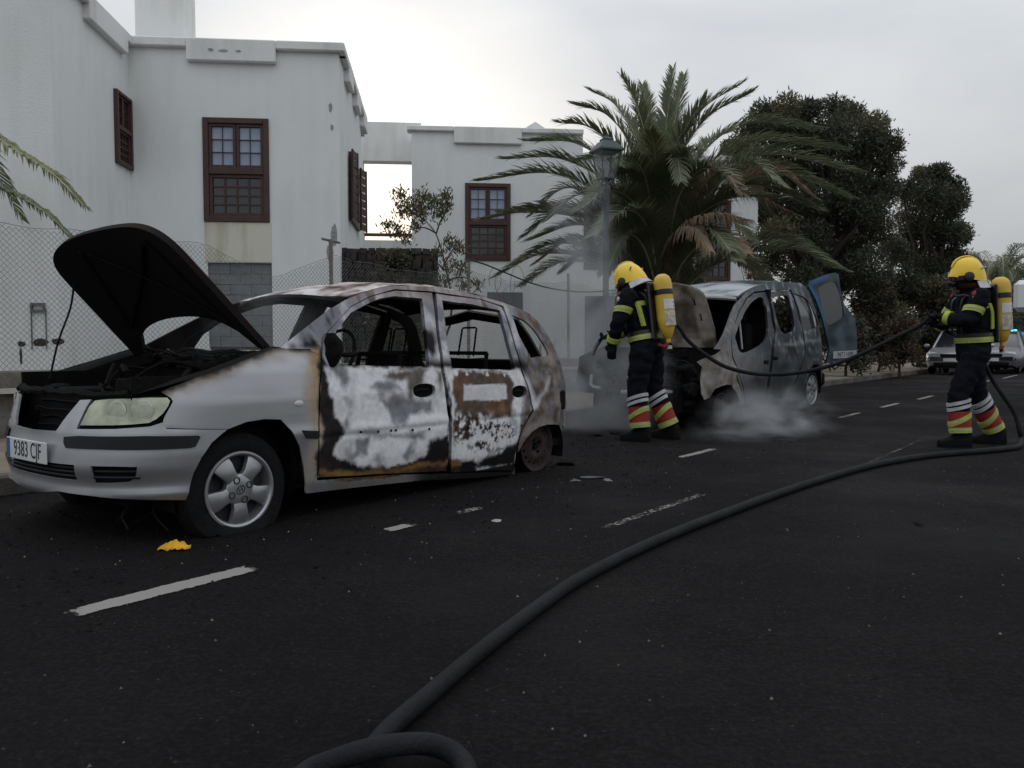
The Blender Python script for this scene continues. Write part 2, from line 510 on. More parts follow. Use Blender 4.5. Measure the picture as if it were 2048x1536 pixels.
# ------------------------------------------------------------------ ground, road, pavement
def asphalt_mat():
    mt = bpy.data.materials.new('asphalt'); mt.use_nodes = True
    t = mt.node_tree; N = t.nodes; K = t.links.new; b = N['Principled BSDF']
    tc = N.new('ShaderNodeTexCoord')
    def nz(sc, det=5, rg=.6):
        n = N.new('ShaderNodeTexNoise'); n.inputs['Scale'].default_value = sc; n.inputs['Detail'].default_value = det; n.inputs['Roughness'].default_value = rg
        K(tc.outputs['Object'], n.inputs['Vector']); return n
    def ramp(src, *st):
        r = N.new('ShaderNodeValToRGB')
        r.color_ramp.elements[0].position = st[0][0]; r.color_ramp.elements[0].color = st[0][1] + (1,)
        r.color_ramp.elements[1].position = st[-1][0]; r.color_ramp.elements[1].color = st[-1][1] + (1,)
        for p, c in st[1:-1]:
            r.color_ramp.elements.new(p).color = c + (1,)
        K(src, r.inputs['Fac']); return r
    def mul(a, c, blend='MULTIPLY', fac=1.0):
        x = N.new('ShaderNodeMix'); x.data_type = 'RGBA'; x.blend_type = blend; x.inputs[0].default_value = fac
        K(a, x.inputs[6]); K(c, x.inputs[7]); return x.outputs[2]
    big = ramp(nz(.42, 7, .65).outputs['Fac'], (.36, (.0074, .0067, .0080)), (.53, (.0122, .0109, .0119)), (.70, (.0235, .0212, .0208)))
    grain = ramp(nz(48, 6, .85).outputs['Fac'], (.36, (.22, .22, .25)), (.49, (.85, .83, .86)), (.64, (3.3, 3.0, 2.9)))
    c = mul(big.outputs['Color'], grain.outputs['Color'])
    mid = ramp(nz(14.0, 8, .8).outputs['Fac'], (.36, (.6, .6, .63)), (.66, (1.5, 1.42, 1.36)))
    c = mul(c, mid.outputs['Color'])
    # scattered pale chippings in the surface
    vo = N.new('ShaderNodeTexVoronoi'); vo.inputs['Scale'].default_value = 42; vo.inputs['Randomness'].default_value = 1
    K(tc.outputs['Object'], vo.inputs['Vector'])
    chip = ramp(vo.outputs['Distance'], (.10, (1, 1, 1)), (.24, (0, 0, 0)))
    sel = N.new('ShaderNodeSeparateColor'); K(vo.outputs['Color'], sel.inputs[0])
    gt = N.new('ShaderNodeMath'); gt.operation = 'GREATER_THAN'; gt.inputs[1].default_value = .95; K(sel.outputs[0], gt.inputs[0])
    mm = N.new('ShaderNodeMath'); mm.operation = 'MULTIPLY'; K(chip.outputs['Color'], mm.inputs[0]); K(gt.outputs[0], mm.inputs[1])
    mx = N.new('ShaderNodeMix'); mx.data_type = 'RGBA'; K(mm.outputs[0], mx.inputs[0]); K(c, mx.inputs[6]); mx.inputs[7].default_value = (.10, .095, .09, 1)
    # cracks
    v2 = N.new('ShaderNodeTexVoronoi'); v2.feature = 'DISTANCE_TO_EDGE'; v2.inputs['Scale'].default_value = .42
    wob = nz(3.0, 5); wm = N.new('ShaderNodeMix'); wm.data_type = 'RGBA'; wm.inputs[0].default_value = .16
    K(tc.outputs['Object'], wm.inputs[6]); K(wob.outputs['Color'], wm.inputs[7]); K(wm.outputs[2], v2.inputs['Vector'])
    ck = ramp(v2.outputs['Distance'], (.0, (.45, .45, .45)), (.006, (1, 1, 1)))
    c2 = mul(mx.outputs[2], ck.outputs['Color'], fac=.6)
    K(c2, b.inputs['Base Color'])
    # damp from the hoses in front of the cars: smoother, in patches
    wet = ramp(nz(.55, 4).outputs['Fac'], (.45, (.88, .88, .88)), (.62, (.66, .66, .66)))
    K(wet.outputs['Color'], b.inputs['Roughness'])
    b.inputs['Specular IOR Level'].default_value = .14
    bp = N.new('ShaderNodeBump'); bp.inputs['Strength'].default_value = .9; bp.inputs['Distance'].default_value = .008
    h = mul(grain.outputs['Color'], chip.outputs['Color'], 'ADD', .3)
    K(h, bp.inputs['Height']); K(bp.outputs['Normal'], b.inputs['Normal'])
    return mt
ASPH = asphalt_mat()
SOIL = M('yard_soil', (.10, .075, .055), .95, var=.4, scale=1.5, bump=.6, bscale=18)
PAVE = M('pavement_concrete', (.185, .145, .105), .85, var=.22, scale=2.2, bump=.35, bscale=90)
KERB = M('kerb_concrete', (.10, .09, .078), .85, var=.35, scale=4, bump=.4, bscale=70)

def sheet(name, s0, s1, n0, n1, z, mat, step=None):
    vs_ = [rs(s0, n0, z), rs(s1, n0, z), rs(s1, n1, z), rs(s0, n1, z)]
    return tag(mesh_obj(name, vs_, [(0, 1, 2, 3)], mat, None, False), kind='structure')

tag(mesh_obj('ground', [(-700, -700, -.03), (700, -700, -.03), (700, 700, -.03), (-700, 700, -.03)], [(0, 1, 2, 3)], SOIL, None, False), kind='structure')
NK = 5.97                           # kerb line
road = sheet('road', -25, 160, -4.2, NK + .02, 0.0, ASPH)
# pavements with kerb stones
def pavement(n0, n1, s0, s1):
    m_ = MB()
    m_.add([rs(s0, n0, .125), rs(s1, n0, .125), rs(s1, n1, .125), rs(s0, n1, .125),
            rs(s0, n0, -.02), rs(s1, n0, -.02), rs(s1, n1, -.02), rs(s0, n1, -.02)],
           [(0, 1, 2, 3), (4, 7, 6, 5), (0, 4, 5, 1), (1, 5, 6, 2), (2, 6, 7, 3), (3, 7, 4, 0)])
    return tag(m_.build('pavement', PAVE, None, False), kind='structure')
pavement(NK + .15, 8.42, -20, 60)
pavement(-6.6, -4.2 - .15, -20, 60)
yard = sheet('yard_ground', -20, 60, 8.40, 60, .10, SOIL)
def kerb_run(nc, s0, cnt):
    root = empty('kerb', rs(s0, nc, 0), 0, kind='structure')
    p0 = MB().rbox((0, 0, .055), (.985, .15, .16), .018).build('kerb_stone', KERB, root)
    for i in range(cnt):
        k = p0 if i == 0 else inst(p0, root)
        k.location = RD * i + Vector((0, 0, random.uniform(-.004, .004)))
        k.rotation_euler = (0, 0, pi / 2 - ROAD_A + random.uniform(-.004, .004))
kerb_run(NK + .075, -4.5, 60)

# painted dashes, worn: ragged sheets 4 mm above the asphalt
def paint_mat():
    mt = bpy.data.materials.new('road_paint'); mt.use_nodes = True
    t = mt.node_tree; N = t.nodes; K = t.links.new; b = N['Principled BSDF']
    b.inputs['Roughness'].default_value = .75
    tc = N.new('ShaderNodeTexCoord')
    n = N.new('ShaderNodeTexNoise'); n.inputs['Scale'].default_value = 28; n.inputs['Detail'].default_value = 8; n.inputs['Roughness'].default_value = .75
    K(tc.outputs['Object'], n.inputs['Vector'])
    ca = N.new('ShaderNodeVertexColor'); ca.layer_name = 'Col'
    s_ = N.new('ShaderNodeMath'); s_.operation = 'SUBTRACT'; K(ca.outputs['Color'], s_.inputs[0]); K(n.outputs['Fac'], s_.inputs[1])
    r = N.new('ShaderNodeMapRange'); r.inputs[1].default_value = -.06; r.inputs[2].default_value = .08
    K(s_.outputs[0], r.inputs[0])
    b.inputs['Base Color'].default_value = (.24, .228, .212, 1)
    K(r.outputs[0], b.inputs['Alpha'])
    return mt
PAINT = paint_mat()
def dash(s0, s1, n, w, wear):
    """wear 0..1: how much of the paint is gone"""
    nx = max(6, int((s1 - s0) / .05)); ny = 6
    v = []; f = []; c = []
    for i in range(nx + 1):
        for j in range(ny + 1):
            a = i / nx; bb = j / ny
            s = s0 + (s1 - s0) * a; q = n + (bb - .5) * w
            ed = .012 * fbm(s * 9, j * 3.1, 5)
            if j in (0, ny): q += ed
            v.append(rs(s, q, .004))
            edge = min(a * (s1 - s0) / .10, (1 - a) * (s1 - s0) / .10, bb * w / .02, (1 - bb) * w / .02)
            k = (1 - wear) * (.72 + .2 * fbm(s * 2.2, q * 4, 2)) * clamp(edge + .35)
            c.append((k, k, k, 1))
    for i in range(nx):
        for j in range(ny):
            p = i * (ny + 1) + j
            f.append((p, p + ny + 1, p + ny + 2, p + 1))
    return mesh_obj('road_marking', v, f, PAINT, road, False, cols=c)
def sn(px, py):
    p = on_ground(px, py); return p.dot(RD), p.dot(RN)
for (x0, y0, x1, y1, w, wear) in [(115, 1230, 523, 1137, .135, .02), (757, 1062, 842, 1049, .10, .12), (890, 1028, 985, 1015, .10, .30),
                                  (1340, 916, 1446, 898, .10, .22), (1672, 836, 1724, 826, .10, .25), (1752, 815, 1806, 807, .10, .08),
                                  (1828, 799, 1872, 792, .10, .08), (1958, 765, 1984, 761, .11, .1), (2000, 757, 2040, 750, .11, .1)]:
    a = sn(x0, y0); b_ = sn(x1, y1)
    dash(a[0], b_[0], (a[1] + b_[1]) / 2, w, wear)
a = sn(1190, 1058); b_ = sn(1420, 988); dash(a[0], b_[0], (a[1] + b_[1]) / 2, .08, .36)
a = sn(1660, 938); b_ = sn(1880, 880); dash(a[0], b_[0], (a[1] + b_[1]) / 2, .06, .40)
# ------------------------------------------------------------------ houses
WALL = M('white_render', (.72, .745, .74), .9, var=.035, scale=1.2, bump=.35, bscale=45, col2=None)
def wall_mat(name, base, stain, amt):
    mt = bpy.data.materials.new(name); mt.use_nodes = True
    t = mt.node_tree; N = t.nodes; K = t.links.new; b = N['Principled BSDF']
    b.inputs['Roughness'].default_value = .92; b.inputs['Specular IOR Level'].default_value = .2
    tc = N.new('ShaderNodeTexCoord')
    mp = N.new('ShaderNodeMapping'); mp.inputs['Scale'].default_value = (1, 1, .16); K(tc.outputs['Object'], mp.inputs['Vector'])
    n1 = N.new('ShaderNodeTexNoise'); n1.inputs['Scale'].default_value = 3.2; n1.inputs['Detail'].default_value = 7; K(mp.outputs[0], n1.inputs['Vector'])
    n2 = N.new('ShaderNodeTexNoise'); n2.inputs['Scale'].default_value = .7; n2.inputs['Detail'].default_value = 5; K(tc.outputs['Object'], n2.inputs['Vector'])
    ad = N.new('ShaderNodeMath'); ad.operation = 'MULTIPLY'; K(n1.outputs['Fac'], ad.inputs[0]); K(n2.outputs['Fac'], ad.inputs[1])
    r = N.new('ShaderNodeMapRange'); r.inputs[1].default_value = .22; r.inputs[2].default_value = .50; r.inputs[4].default_value = amt
    K(ad.outputs[0], r.inputs[0])
    mx = N.new('ShaderNodeMix'); mx.data_type = 'RGBA'; mx.inputs[6].default_value = base + (1,); mx.inputs[7].default_value = stain + (1,)
    K(r.outputs[0], mx.inputs[0]); K(mx.outputs[2], b.inputs['Base Color'])
    n3 = N.new('ShaderNodeTexNoise'); n3.inputs['Scale'].default_value = 38; n3.inputs['Detail'].default_value = 4; K(tc.outputs['Object'], n3.inputs['Vector'])
    bp = N.new('ShaderNodeBump'); bp.inputs['Strength'].default_value = .4; bp.inputs['Distance'].default_value = .012
    K(n3.outputs['Fac'], bp.inputs['Height']); K(bp.outputs['Normal'], b.inputs['Normal'])
    return mt
WALL = wall_mat('white_render_wall', (.77, .795, .79), (.58, .60, .57), .5)
STAIN = wall_mat('stained_render', (.66, .65, .56), (.36, .31, .19), 1.3)
TRIM = wall_mat('white_trim', (.77, .78, .765), (.48, .48, .45), .7)
WOOD = M('window_wood', (.055, .024, .020), .55, var=.3, scale=9, zs=.3, bump=.2, bscale=60)
PANEB = M('sky_blue_pane', (.22, .28, .38), .6, var=.25, scale=3)  # reflected sky as a plain blue pane colour, no curtain; used nowhere
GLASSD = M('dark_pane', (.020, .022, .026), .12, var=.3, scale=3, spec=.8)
GLASSU = M('sky_tinted_pane', (.25, .31, .42), .12, var=.22, scale=2.2, spec=.6)  # sky reflection put into the pane colour as pale blue
GREYB = M('grey_block', (.17, .18, .19), .9, var=.18, scale=5, bump=.4, bscale=40)
MORT = M('dark_mortar', (.08, .085, .09), .95)
HA = radians(5.2)
HU = Vector((cos(HA), sin(HA), 0)); HV = Vector((-sin(HA), cos(HA), 0))

class Frame:
    """vertical plane with origin O (ground), axis U along it, outward normal towards the camera -V"""
    def __init__(s, O, U, V): s.O = Vector(O); s.U = U; s.V = V
    def hit(s, px, py):
        r = ray(px, py); t = (s.O - CAM_P).dot(s.V) / r.dot(s.V)
        p = CAM_P + r * t - s.O
        return p.dot(s.U), p.z
    def mat(s):
        return Matrix(((s.U.x, s.V.x, 0, s.O.x), (s.U.y, s.V.y, 0, s.O.y), (0, 0, 1, 0), (0, 0, 0, 1)))

def root_in(fr, name, label, cat):
    r = empty(name, fr.O, atan2(fr.U.y, fr.U.x), label, cat)
    return r

def wall_holes(m_, u0, u1, z0, z1, holes, y0, y1, sub=1.2):
    """wall in local xz, front at y0, back at y1, with rectangular openings"""
    us = sorted({u0, u1, *[h[0] for h in holes], *[h[1] for h in holes]}); zs = sorted({z0, z1, *[h[2] for h in holes], *[h[3] for h in holes]})
    def inh(a, b): return any(h[0] < a < h[1] and h[2] < b < h[3] for h in holes)
    for ua, ub in zip(us, us[1:]):
        for za, zb in zip(zs, zs[1:]):
            if inh((ua + ub) / 2, (za + zb) / 2): continue
            m_.add([(ua, y0, za), (ub, y0, za), (ub, y0, zb), (ua, y0, zb)], [(0, 1, 2, 3)])
            m_.add([(ua, y1, za), (ub, y1, za), (ub, y1, zb), (ua, y1, zb)], [(3, 2, 1, 0)])
    def rim(a, b, c, d, inside):
        q = [(a, y0, c), (b, y0, c), (b, y0, d), (a, y0, d)]; w = [(x, y1, z) for x, _, z in q]
        for i in range(4):
            j = (i + 1) % 4
            fc = (0, 1, 2, 3) if inside else (3, 2, 1, 0)
            m_.add([q[i], q[j], w[j], w[i]], [fc])
    rim(u0, u1, z0, z1, False)
    for h in holes: rim(*h, True)
    return m_

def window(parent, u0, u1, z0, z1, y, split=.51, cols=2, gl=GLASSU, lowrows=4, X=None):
    """tall brown wooden window: two glazed casements above, glazed panel below. Parts: frame, casement (> pane), panel (> pane)"""
    w = empty('window', (0, 0, 0), 0, parent=parent)
    if X is not None: w.matrix_local = X
    zs = z0 + (z1 - z0) * (1 - split); W = u1 - u0; b = .085 * W; yf = y - .045
    fm = MB()
    for (a, c, d, e_) in [(u0, u0 + b, z0, z1), (u1 - b, u1, z0, z1), (u0 + b, u1 - b, z1 - b, z1), (u0 + b, u1 - b, z0, z0 + b), (u0 + b, u1 - b, zs - b * .6, zs + b * .6)]:
        fm.rbox(((a + c) / 2, y + .03, (d + e_) / 2), (c - a, .15, e_ - d), .008)
    fm.build('frame', WOOD, w)
    # upper casements
    def glazed(name, a, c, d, e_, nc, nr, bar, sash, glass):
        g = MB()
        for (p, q, r_, t_) in [(a, a + sash, d, e_), (c - sash, c, d, e_), (a + sash, c - sash, e_ - sash, e_), (a + sash, c - sash, d, d + sash)]:
            g.rbox(((p + q) / 2, y + .03, (r_ + t_) / 2), (q - p, .07, t_ - r_), .004)
        ia, ic, id_, ie = a + sash, c - sash, d + sash, e_ - sash
        for i in range(1, nc):
            x = ia + (ic - ia) * i / nc; g.box((x, y + .032, (id_ + ie) / 2), (bar, .04, ie - id_))
        for j in range(1, nr):
            z = id_ + (ie - id_) * j / nr; g.box(((ia + ic) / 2, y + .033, z), (ic - ia, .036, bar))
        o = g.build(name, WOOD, w)
        pw, ph = (ic - ia) / nc, (ie - id_) / nr
        p0 = None
        for i in range(nc):
            for j in range(nr):
                if p0 is None:
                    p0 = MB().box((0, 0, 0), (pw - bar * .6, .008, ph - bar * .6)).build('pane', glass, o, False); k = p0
                else: k = inst(p0, o)
                k.location = (ia + pw * (i + .5), y + .045, id_ + ph * (j + .5))
                k.rotation_euler = (random.uniform(-.012, .012), 0, random.uniform(-.012, .012))
        return o
    mid = (u0 + u1) / 2
    glazed('casement', u0 + b, mid - .004, zs + b * .6, z1 - b, 2, 3, .012, .045 * W, gl)
    glazed('casement', mid + .004, u1 - b, zs + b * .6, z1 - b, 2, 3, .012, .045 * W, gl)
    glazed('panel', u0 + b, u1 - b, z0 + b, zs - b * .6, 4, lowrows, .03, .05 * W, GLASSD)
    return w

def box_walls(m_, u0, u1, v0, v1, z0, z1):
    m_.box(((u0 + u1) / 2, (v0 + v1) / 2, (z0 + z1) / 2), (u1 - u0, v1 - v0, z1 - z0))

# ---- near house
FA = Frame(at_y(472, 690, 15.8).xy.to_3d(), HU, HV)
hA = root_in(FA, 'house', 'white two-storey house on the left with brown windows and flat parapet roof', 'house')
ul, _ = FA.hit(262, 400); ur, _ = FA.hit(680, 400); _, zt = FA.hit(480, 82)
w0 = FA.hit(405, 235); w1 = FA.hit(540, 445)
b0 = FA.hit(415, 525); b1 = FA.hit(546, 700)
DEP = 6.0
m_ = MB()
wall_holes(m_, ul, ur, 0, zt - .05, [(w0[0], w1[0], w1[1], w0[1]), (b0[0], b1[0], .9, b0[1])], 0, .35)
m_.build('wall', WALL, hA, False)
# back filling behind openings
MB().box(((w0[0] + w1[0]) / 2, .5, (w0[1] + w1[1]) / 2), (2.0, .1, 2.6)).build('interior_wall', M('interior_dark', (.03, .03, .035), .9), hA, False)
# right side wall, receding, with window
m_ = MB(); rz90 = Matrix.Translation((ur, 0, 0)) @ Matrix.Rotation(pi / 2, 4, 'Z')
FS = Frame(FA.O + HU * ur, HV, -HU)
s0_ = FS.hit(696, 300); s1_ = FS.hit(711, 440); sd = FS.hit(722, 300)[0]
wall_holes(m_, .352, sd, 0, zt - .05, [], 0, .3)
o = m_.build('side_wall', WALL, hA, False); o.matrix_local = rz90
# left return wall and the projecting left block
FL = Frame(FA.O + HU * ul, -HV, HU)
ln = -FS.hit(0, 0)[0]
near = FL.hit(108, 300)[0]
wl0 = FL.hit(257, 207); wl1 = FL.hit(230, 338)
m_ = MB()
sw = sorted((wl0[0], wl1[0]))
wall_holes(m_, 0.0, near - .3, 0, zt - .05, [(sw[0], sw[1], wl1[1] + .12, wl0[1] + .06)], 0, .3)
o = m_.build('return_wall', WALL, hA, False); o.matrix_local = Matrix.Translation((ul, 0, 0)) @ Matrix.Rotation(-pi / 2, 4, 'Z') @ Matrix.Diagonal((1, -1, 1, 1))
m_ = MB(); m_.box((ul - 3.0, -near + .15, (zt - .05) / 2), (6.0, .3, zt - .05)); m_.build('front_wall', WALL, hA, False)
window(hA, sw[0], sw[1], wl1[1] + .12, wl0[1] + .06, -.03, .5, X=Matrix.Translation((ul, 0, 0)) @ Matrix.Rotation(-pi / 2, 4, 'Z') @ Matrix.Diagonal((1, -1, 1, 1)), gl=GLASSD)
# roof slab
MB().box(((ul + ur) / 2, DEP / 2, zt - .2), (ur - ul - .02, DEP - .4, .2)).build('roof', TRIM, hA, False)
MB().box((ul - 3.2, 1.5, zt - .2), (6.0, 6.5, .2)).build('roof', TRIM, hA, False)
# parapet coping: thin band, with dropped blocks
def coping(parent, a, b, drops, thin=.17, deep=.42, proud=.12, X=None, ztop=zt, back=.30):
    cur = a; n = []
    for d0, d1 in drops:
        n.append((cur, d0, thin)); n.append((d0, d1, deep)); cur = d1
    n.append((cur, b, thin))
    for (p, q, h_) in n:
        if q - p < .03: continue
        pr = proud if h_ == thin else proud + .004
        k = MB().rbox(((p + q) / 2, (back - pr) / 2, ztop - h_ / 2), (q - p, back + pr, h_), .02).build('coping', TRIM, parent)
        if X is not None: k.matrix_local = X
d0 = FA.hit(375, 100)[0]; d1 = FA.hit(553, 100)[0]
coping(hA, ul + .1, ur + .12, [(d0, d1)])
coping(hA, .13, sd + .3, [(.9, 1.7), (2.6, 3.4), (4.3, 5.1)], X=rz90)
XL = Matrix.Translation((ul, 0, 0)) @ Matrix.Rotation(-pi / 2, 4, 'Z') @ Matrix.Diagonal((1, -1, 1, 1))
dl = sorted((FL.hit(165, 20)[0], FL.hit(243, 70)[0]))
coping(hA, -.05, near, [dl], X=XL)
# chimney
c0 = FA.hit(238, 40)[0]
MB().rbox((c0 + .35, 1.6, zt + .7), (.95, .9, 1.7), .04).build('chimney', TRIM, hA)
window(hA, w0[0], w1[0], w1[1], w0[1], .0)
# stained patch under the window and the blocked opening below it
pz = b0[1]
MB().box(((w0[0] + w1[0]) / 2 + .02, -.004, (pz + w1[1]) / 2), (w1[0] - w0[0] + .02, .02, w1[1] - pz - .03)).build('stained_panel', STAIN, hA, False)
MB().box(((b0[0] + b1[0]) / 2, .20, (b0[1] + .9) / 2), (b1[0] - b0[0] - .01, .1, b0[1] - .9 - .01)).build('mortar', MORT, hA, False)
bw = (b1[0] - b0[0] - .02) / 3; bh = .2; k0 = None
for r_ in range(int((b0[1] - .9) / bh)):
    off = bw / 2 if r_ % 2 else 0
    for c_ in range(4 if r_ % 2 else 3):
        xa = b0[0] + .01 + c_ * bw - off; xb = xa + bw
        xa = max(xa, b0[0] + .01); xb = min(xb, b1[0] - .01)
        if xb - xa < .05: continue
        MB().rbox(((xa + xb) / 2, .112 + random.uniform(-.004, .004), b0[1] - .01 - bh * (r_ + .5)), (xb - xa - .007, .1, bh - .007), .004).build('block', GREYB, hA)
# side window with open shutters
shx0, shx1 = s0_[0], s1_[0]
sw_ = window(hA, shx0 + .1, shx1 + .45, s1_[1] - .2, s0_[1], -.02, .5, X=rz90, gl=GLASSD)
for k, (dx, an) in enumerate([(shx0 - .12, .16), (shx1 + .25, .22)]):
    sh = MB()
    zc = (s0_[1] + s1_[1] - .2) / 2; hh = s0_[1] - s1_[1] + .2
    for (a_, c_) in [((0.02, -.0, 0), (.05, .04, hh)), ((.42, 0, 0), (.05, .04, hh))]:
        sh.box(a_, c_)
    for j in range(8): sh.box((.22, 0, -hh / 2 + hh * (j + .5) / 8), (.36, .02, hh / 8 - .03))
    so = sh.build('shutter', WOOD, hA, False)
    so.matrix_local = rz90 @ Matrix.Translation((dx, -.10, zc)) @ Matrix.Rotation(-an, 4, 'Z')
# peeled plaster patches at the corner, small pipe box and broken plaster low on the left
PEEL = M('peeled_plaster', (.30, .31, .32), .95, var=.3, scale=20)
def blob(name, parent, cx, cz, rx, rz_, y, mat, X=None, n=14, seed=0):
    P = [(cx + rx * cos(2 * pi * k / n) * (1 + .45 * fbm(k * .9, seed, 3)), cz + rz_ * sin(2 * pi * k / n) * (1 + .45 * fbm(k * .9, seed + 7, 3))) for k in range(n)]
    mb = MB().prism(P, y - .006, y + .01)
    o = mb.build(name, mat, parent, False)
    if X is not None: o.matrix_local = X
    return o
for i, (px, py, rx, rz_) in enumerate([(661, 215, .035, .09), (664, 255, .03, .06), (668, 470, .06, .22), (660, 505, .07, .16)]):
    u, z = FA.hit(px, py); blob('peeled_patch', hA, u, z, rx, rz_, 0, PEEL, seed=i * 3)
for i, (px, py, rx, rz_) in enumerate([(425, 104, .05, .03), (450, 106, .08, .025), (480, 107, .05, .02)]):
    u, z = FA.hit(px, py); blob('peeled_patch', hA, u, z, rx, rz_, -.126, PEEL, seed=i * 5 + 2)
FN = Frame(FA.O + HU * ul - HV * near, HU, HV)
HOLE = M('broken_plaster_hole', (.035, .025, .022), .95)
for i, (px, py, rx, rz_) in enumerate([(43, 688, .055, .04), (81, 685, .12, .055), (116, 683, .10, .05), (42, 712, .018, .14)]):
    u, z = FN.hit(px, py)
    blob('plaster_hole', hA, u + ul, z, rx, rz_, -near, HOLE, seed=i * 4 + 1)
u, z = FN.hit(77, 608); pb = MB()
pb.box((u + ul, -near - .03, z), (.20, .05, .03)).box((u + ul, -near - .03, z - .1), (.20, .05, .03))
pb.box((u + ul - .09, -near - .031, z - .05), (.025, .05, .13)).box((u + ul + .09, -near - .031, z - .05), (.025, .05, .13))
pb.box((u + ul - .1, -near - .02, z - .38), (.014, .02, .62)).box((u + ul + .11, -near - .02, z - .38), (.012, .02, .62))
pb.build('meter_box_frame', M('grey_metal', (.16, .16, .16), .6, metal=.3), hA, False)

# ---- linking wall with the tall opening between the houses
FB = Frame(at_y(980, 690, 23.2).xy.to_3d(), HU, HV)
FLK = Frame(FB.O + HV * 1.2, HU, HV)
lk = root_in(FLK, 'linking_wall', 'white wall joining the two houses with a tall opening and handrail', 'wall')
a0 = FLK.hit(700, 250); a1 = FLK.hit(842, 250); q0 = FLK.hit(726, 321); q1 = FLK.hit(826, 481); zt2 = FLK.hit(770, 244)[1]
m_ = MB(); wall_holes(m_, a0[0] - .6, a1[0], 0, zt2, [(q0[0], q1[0], q1[1], q0[1])], 0, .45)
m_.build('wall', TRIM, lk, False)
rl = FLK.hit(770, 468)[1]
MB().box(((q0[0] + q1[0]) / 2, .2, rl), (q1[0] - q0[0] - .004, .06, .09)).build('handrail', M('rail_brown', (.09, .055, .04), .6), lk, False)

# ---- far house
hB = root_in(FB, 'house', 'white far house behind the palm with stepped parapet and brown windows', 'house')
bl = FB.hit(823, 300)[0]; br = FB.hit(1166, 300)[0]; zb = FB.hit(990, 256)[1]
v0 = FB.hit(930, 366); v1 = FB.hit(1021, 522)
wn = FB.hit(1045, 585); wn2 = FB.hit(968, 700)
m_ = MB(); wall_holes(m_, bl, br, 0, zb - .05, [(v0[0], v1[0], v1[1], v0[1])], 0, .35); m_.build('wall', WALL, hB, False)
m_ = MB().box((bl + .15, 3.2, (zb - .05) / 2), (.3, 5.7, zb - .05)); m_.build('side_wall', WALL, hB, False)
MB().box(((bl + br) / 2, 3, zb - .2), (br - bl - .4, 5, .2)).build('roof', TRIM, hB, False)
e0 = FB.hit(908, 270)[0]; e1 = FB.hit(1043, 270)[0]
coping(hB, bl - .12, br, [(e0, e1)], thin=.14, deep=.46, ztop=zb)
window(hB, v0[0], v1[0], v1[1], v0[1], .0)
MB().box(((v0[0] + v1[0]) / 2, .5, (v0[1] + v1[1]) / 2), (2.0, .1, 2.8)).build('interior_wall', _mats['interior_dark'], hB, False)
# small gable ventilator on the roof
g = FB.hit(1075, 238); gw = FB.hit(1115, 262)[0] - g[0]; gb = zb - .02
m_ = MB()
m_.prism([(g[0] - gw, gb), (g[0] - gw * .72, gb), (g[0], g[1] - .12), (g[0] + gw * .72, gb), (g[0] + gw, gb), (g[0], g[1] + .06)], .5, 1.6)
m_.build('gable_vent', TRIM, hB, False)
MB().box((g[0], 1.2, gb + .05), (.5, .1, .3)).build('vent_opening', _mats['interior_dark'], hB, False)
# low dark hatch in the wall
_h = FB.hit(1010, 588); MB().rbox((_h[0], .004, _h[1] - .2), (1.0, .08, .5), .01).build('hatch', GREYB, hB)
# lower wing behind the palm
FC = Frame(FB.O + HV * 2.2, HU, HV)
hC = root_in(FC, 'house_wing', 'lower white wing of the far house behind the palm trunk', 'house')
cl = FC.hit(1120, 400)[0]; cr = FC.hit(1516, 400)[0]; zc = FC.hit(1190, 314)[1]
hw = []
for (x0, y0, x1, y1) in [(1168, 375, 1255, 540), (1394, 400, 1460, 562)]:
    p = FC.hit(x0, y0); q = FC.hit(x1, y1); hw.append((p[0], q[0], q[1], p[1]))
m_ = MB(); wall_holes(m_, cl, cr, 0, zc, hw, 0, .35); m_.build('wall', WALL, hC, False)
coping(hC, cl, cr + .1, [], thin=.16, ztop=zc + .1)
for h_ in hw: window(hC, *h_, .0, .45, gl=GLASSD)
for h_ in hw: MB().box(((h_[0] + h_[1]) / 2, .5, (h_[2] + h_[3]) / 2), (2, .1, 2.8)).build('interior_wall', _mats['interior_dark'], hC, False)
dp = FC.hit(1170, 592); dq = FC.hit(1235, 720)
MB().rbox(((dp[0] + dq[0]) / 2, .0, (dp[1] + max(dq[1], .12)) / 2), (dq[0] - dp[0], .1, dp[1] - max(dq[1], .12)), .01).build('door', M('grey_door', (.09, .09, .10), .7), hC)

# ---- dark lava stone wall between the houses
ST = M('lava_stone', (.034, .029, .026), .95, var=.5, scale=7, bump=.8, bscale=25)
FW = Frame(FA.O + HU * (ur + .02) + HV * .25, HU, HV)
wA = root_in(FW, 'stone_wall', 'dark lava stone wall between the two white houses', 'wall')
t0 = FW.hit(684, 498); t1 = FW.hit(876, 500); zw = t0[1]
MB().box(((t0[0] + t1[0]) / 2, .25, zw / 2 - .01), (t1[0] - t0[0], .3, zw)).build('mortar', M('stone_mortar', (.026, .022, .020), .95), wA, False)
z = zw + .02; r_ = 0
rnd = random.Random(3)
while z > .3:
    h_ = rnd.uniform(.08, .19); x = t0[0] - rnd.uniform(0, .1)
    while x < t1[0] - .05:
        w_ = min(rnd.uniform(.08, .26), t1[0] - x)
        P = []
        for sx in (-1, 1):
            for sy in (-1, 1):
                for sz in (-1, 1):
                    for _k in range(2):
                        P.append((sx * w_ / 2 * rnd.uniform(.72, .98), sy * .09 * rnd.uniform(.7, 1.2), sz * h_ / 2 * rnd.uniform(.75, 1.25)))
        o = MB().hull(P).build('stone', ST, wA, False)
        o.location = (x + w_ / 2, .08 + rnd.uniform(-.03, .02), z - h_ / 2)
        x += w_
    z -= h_
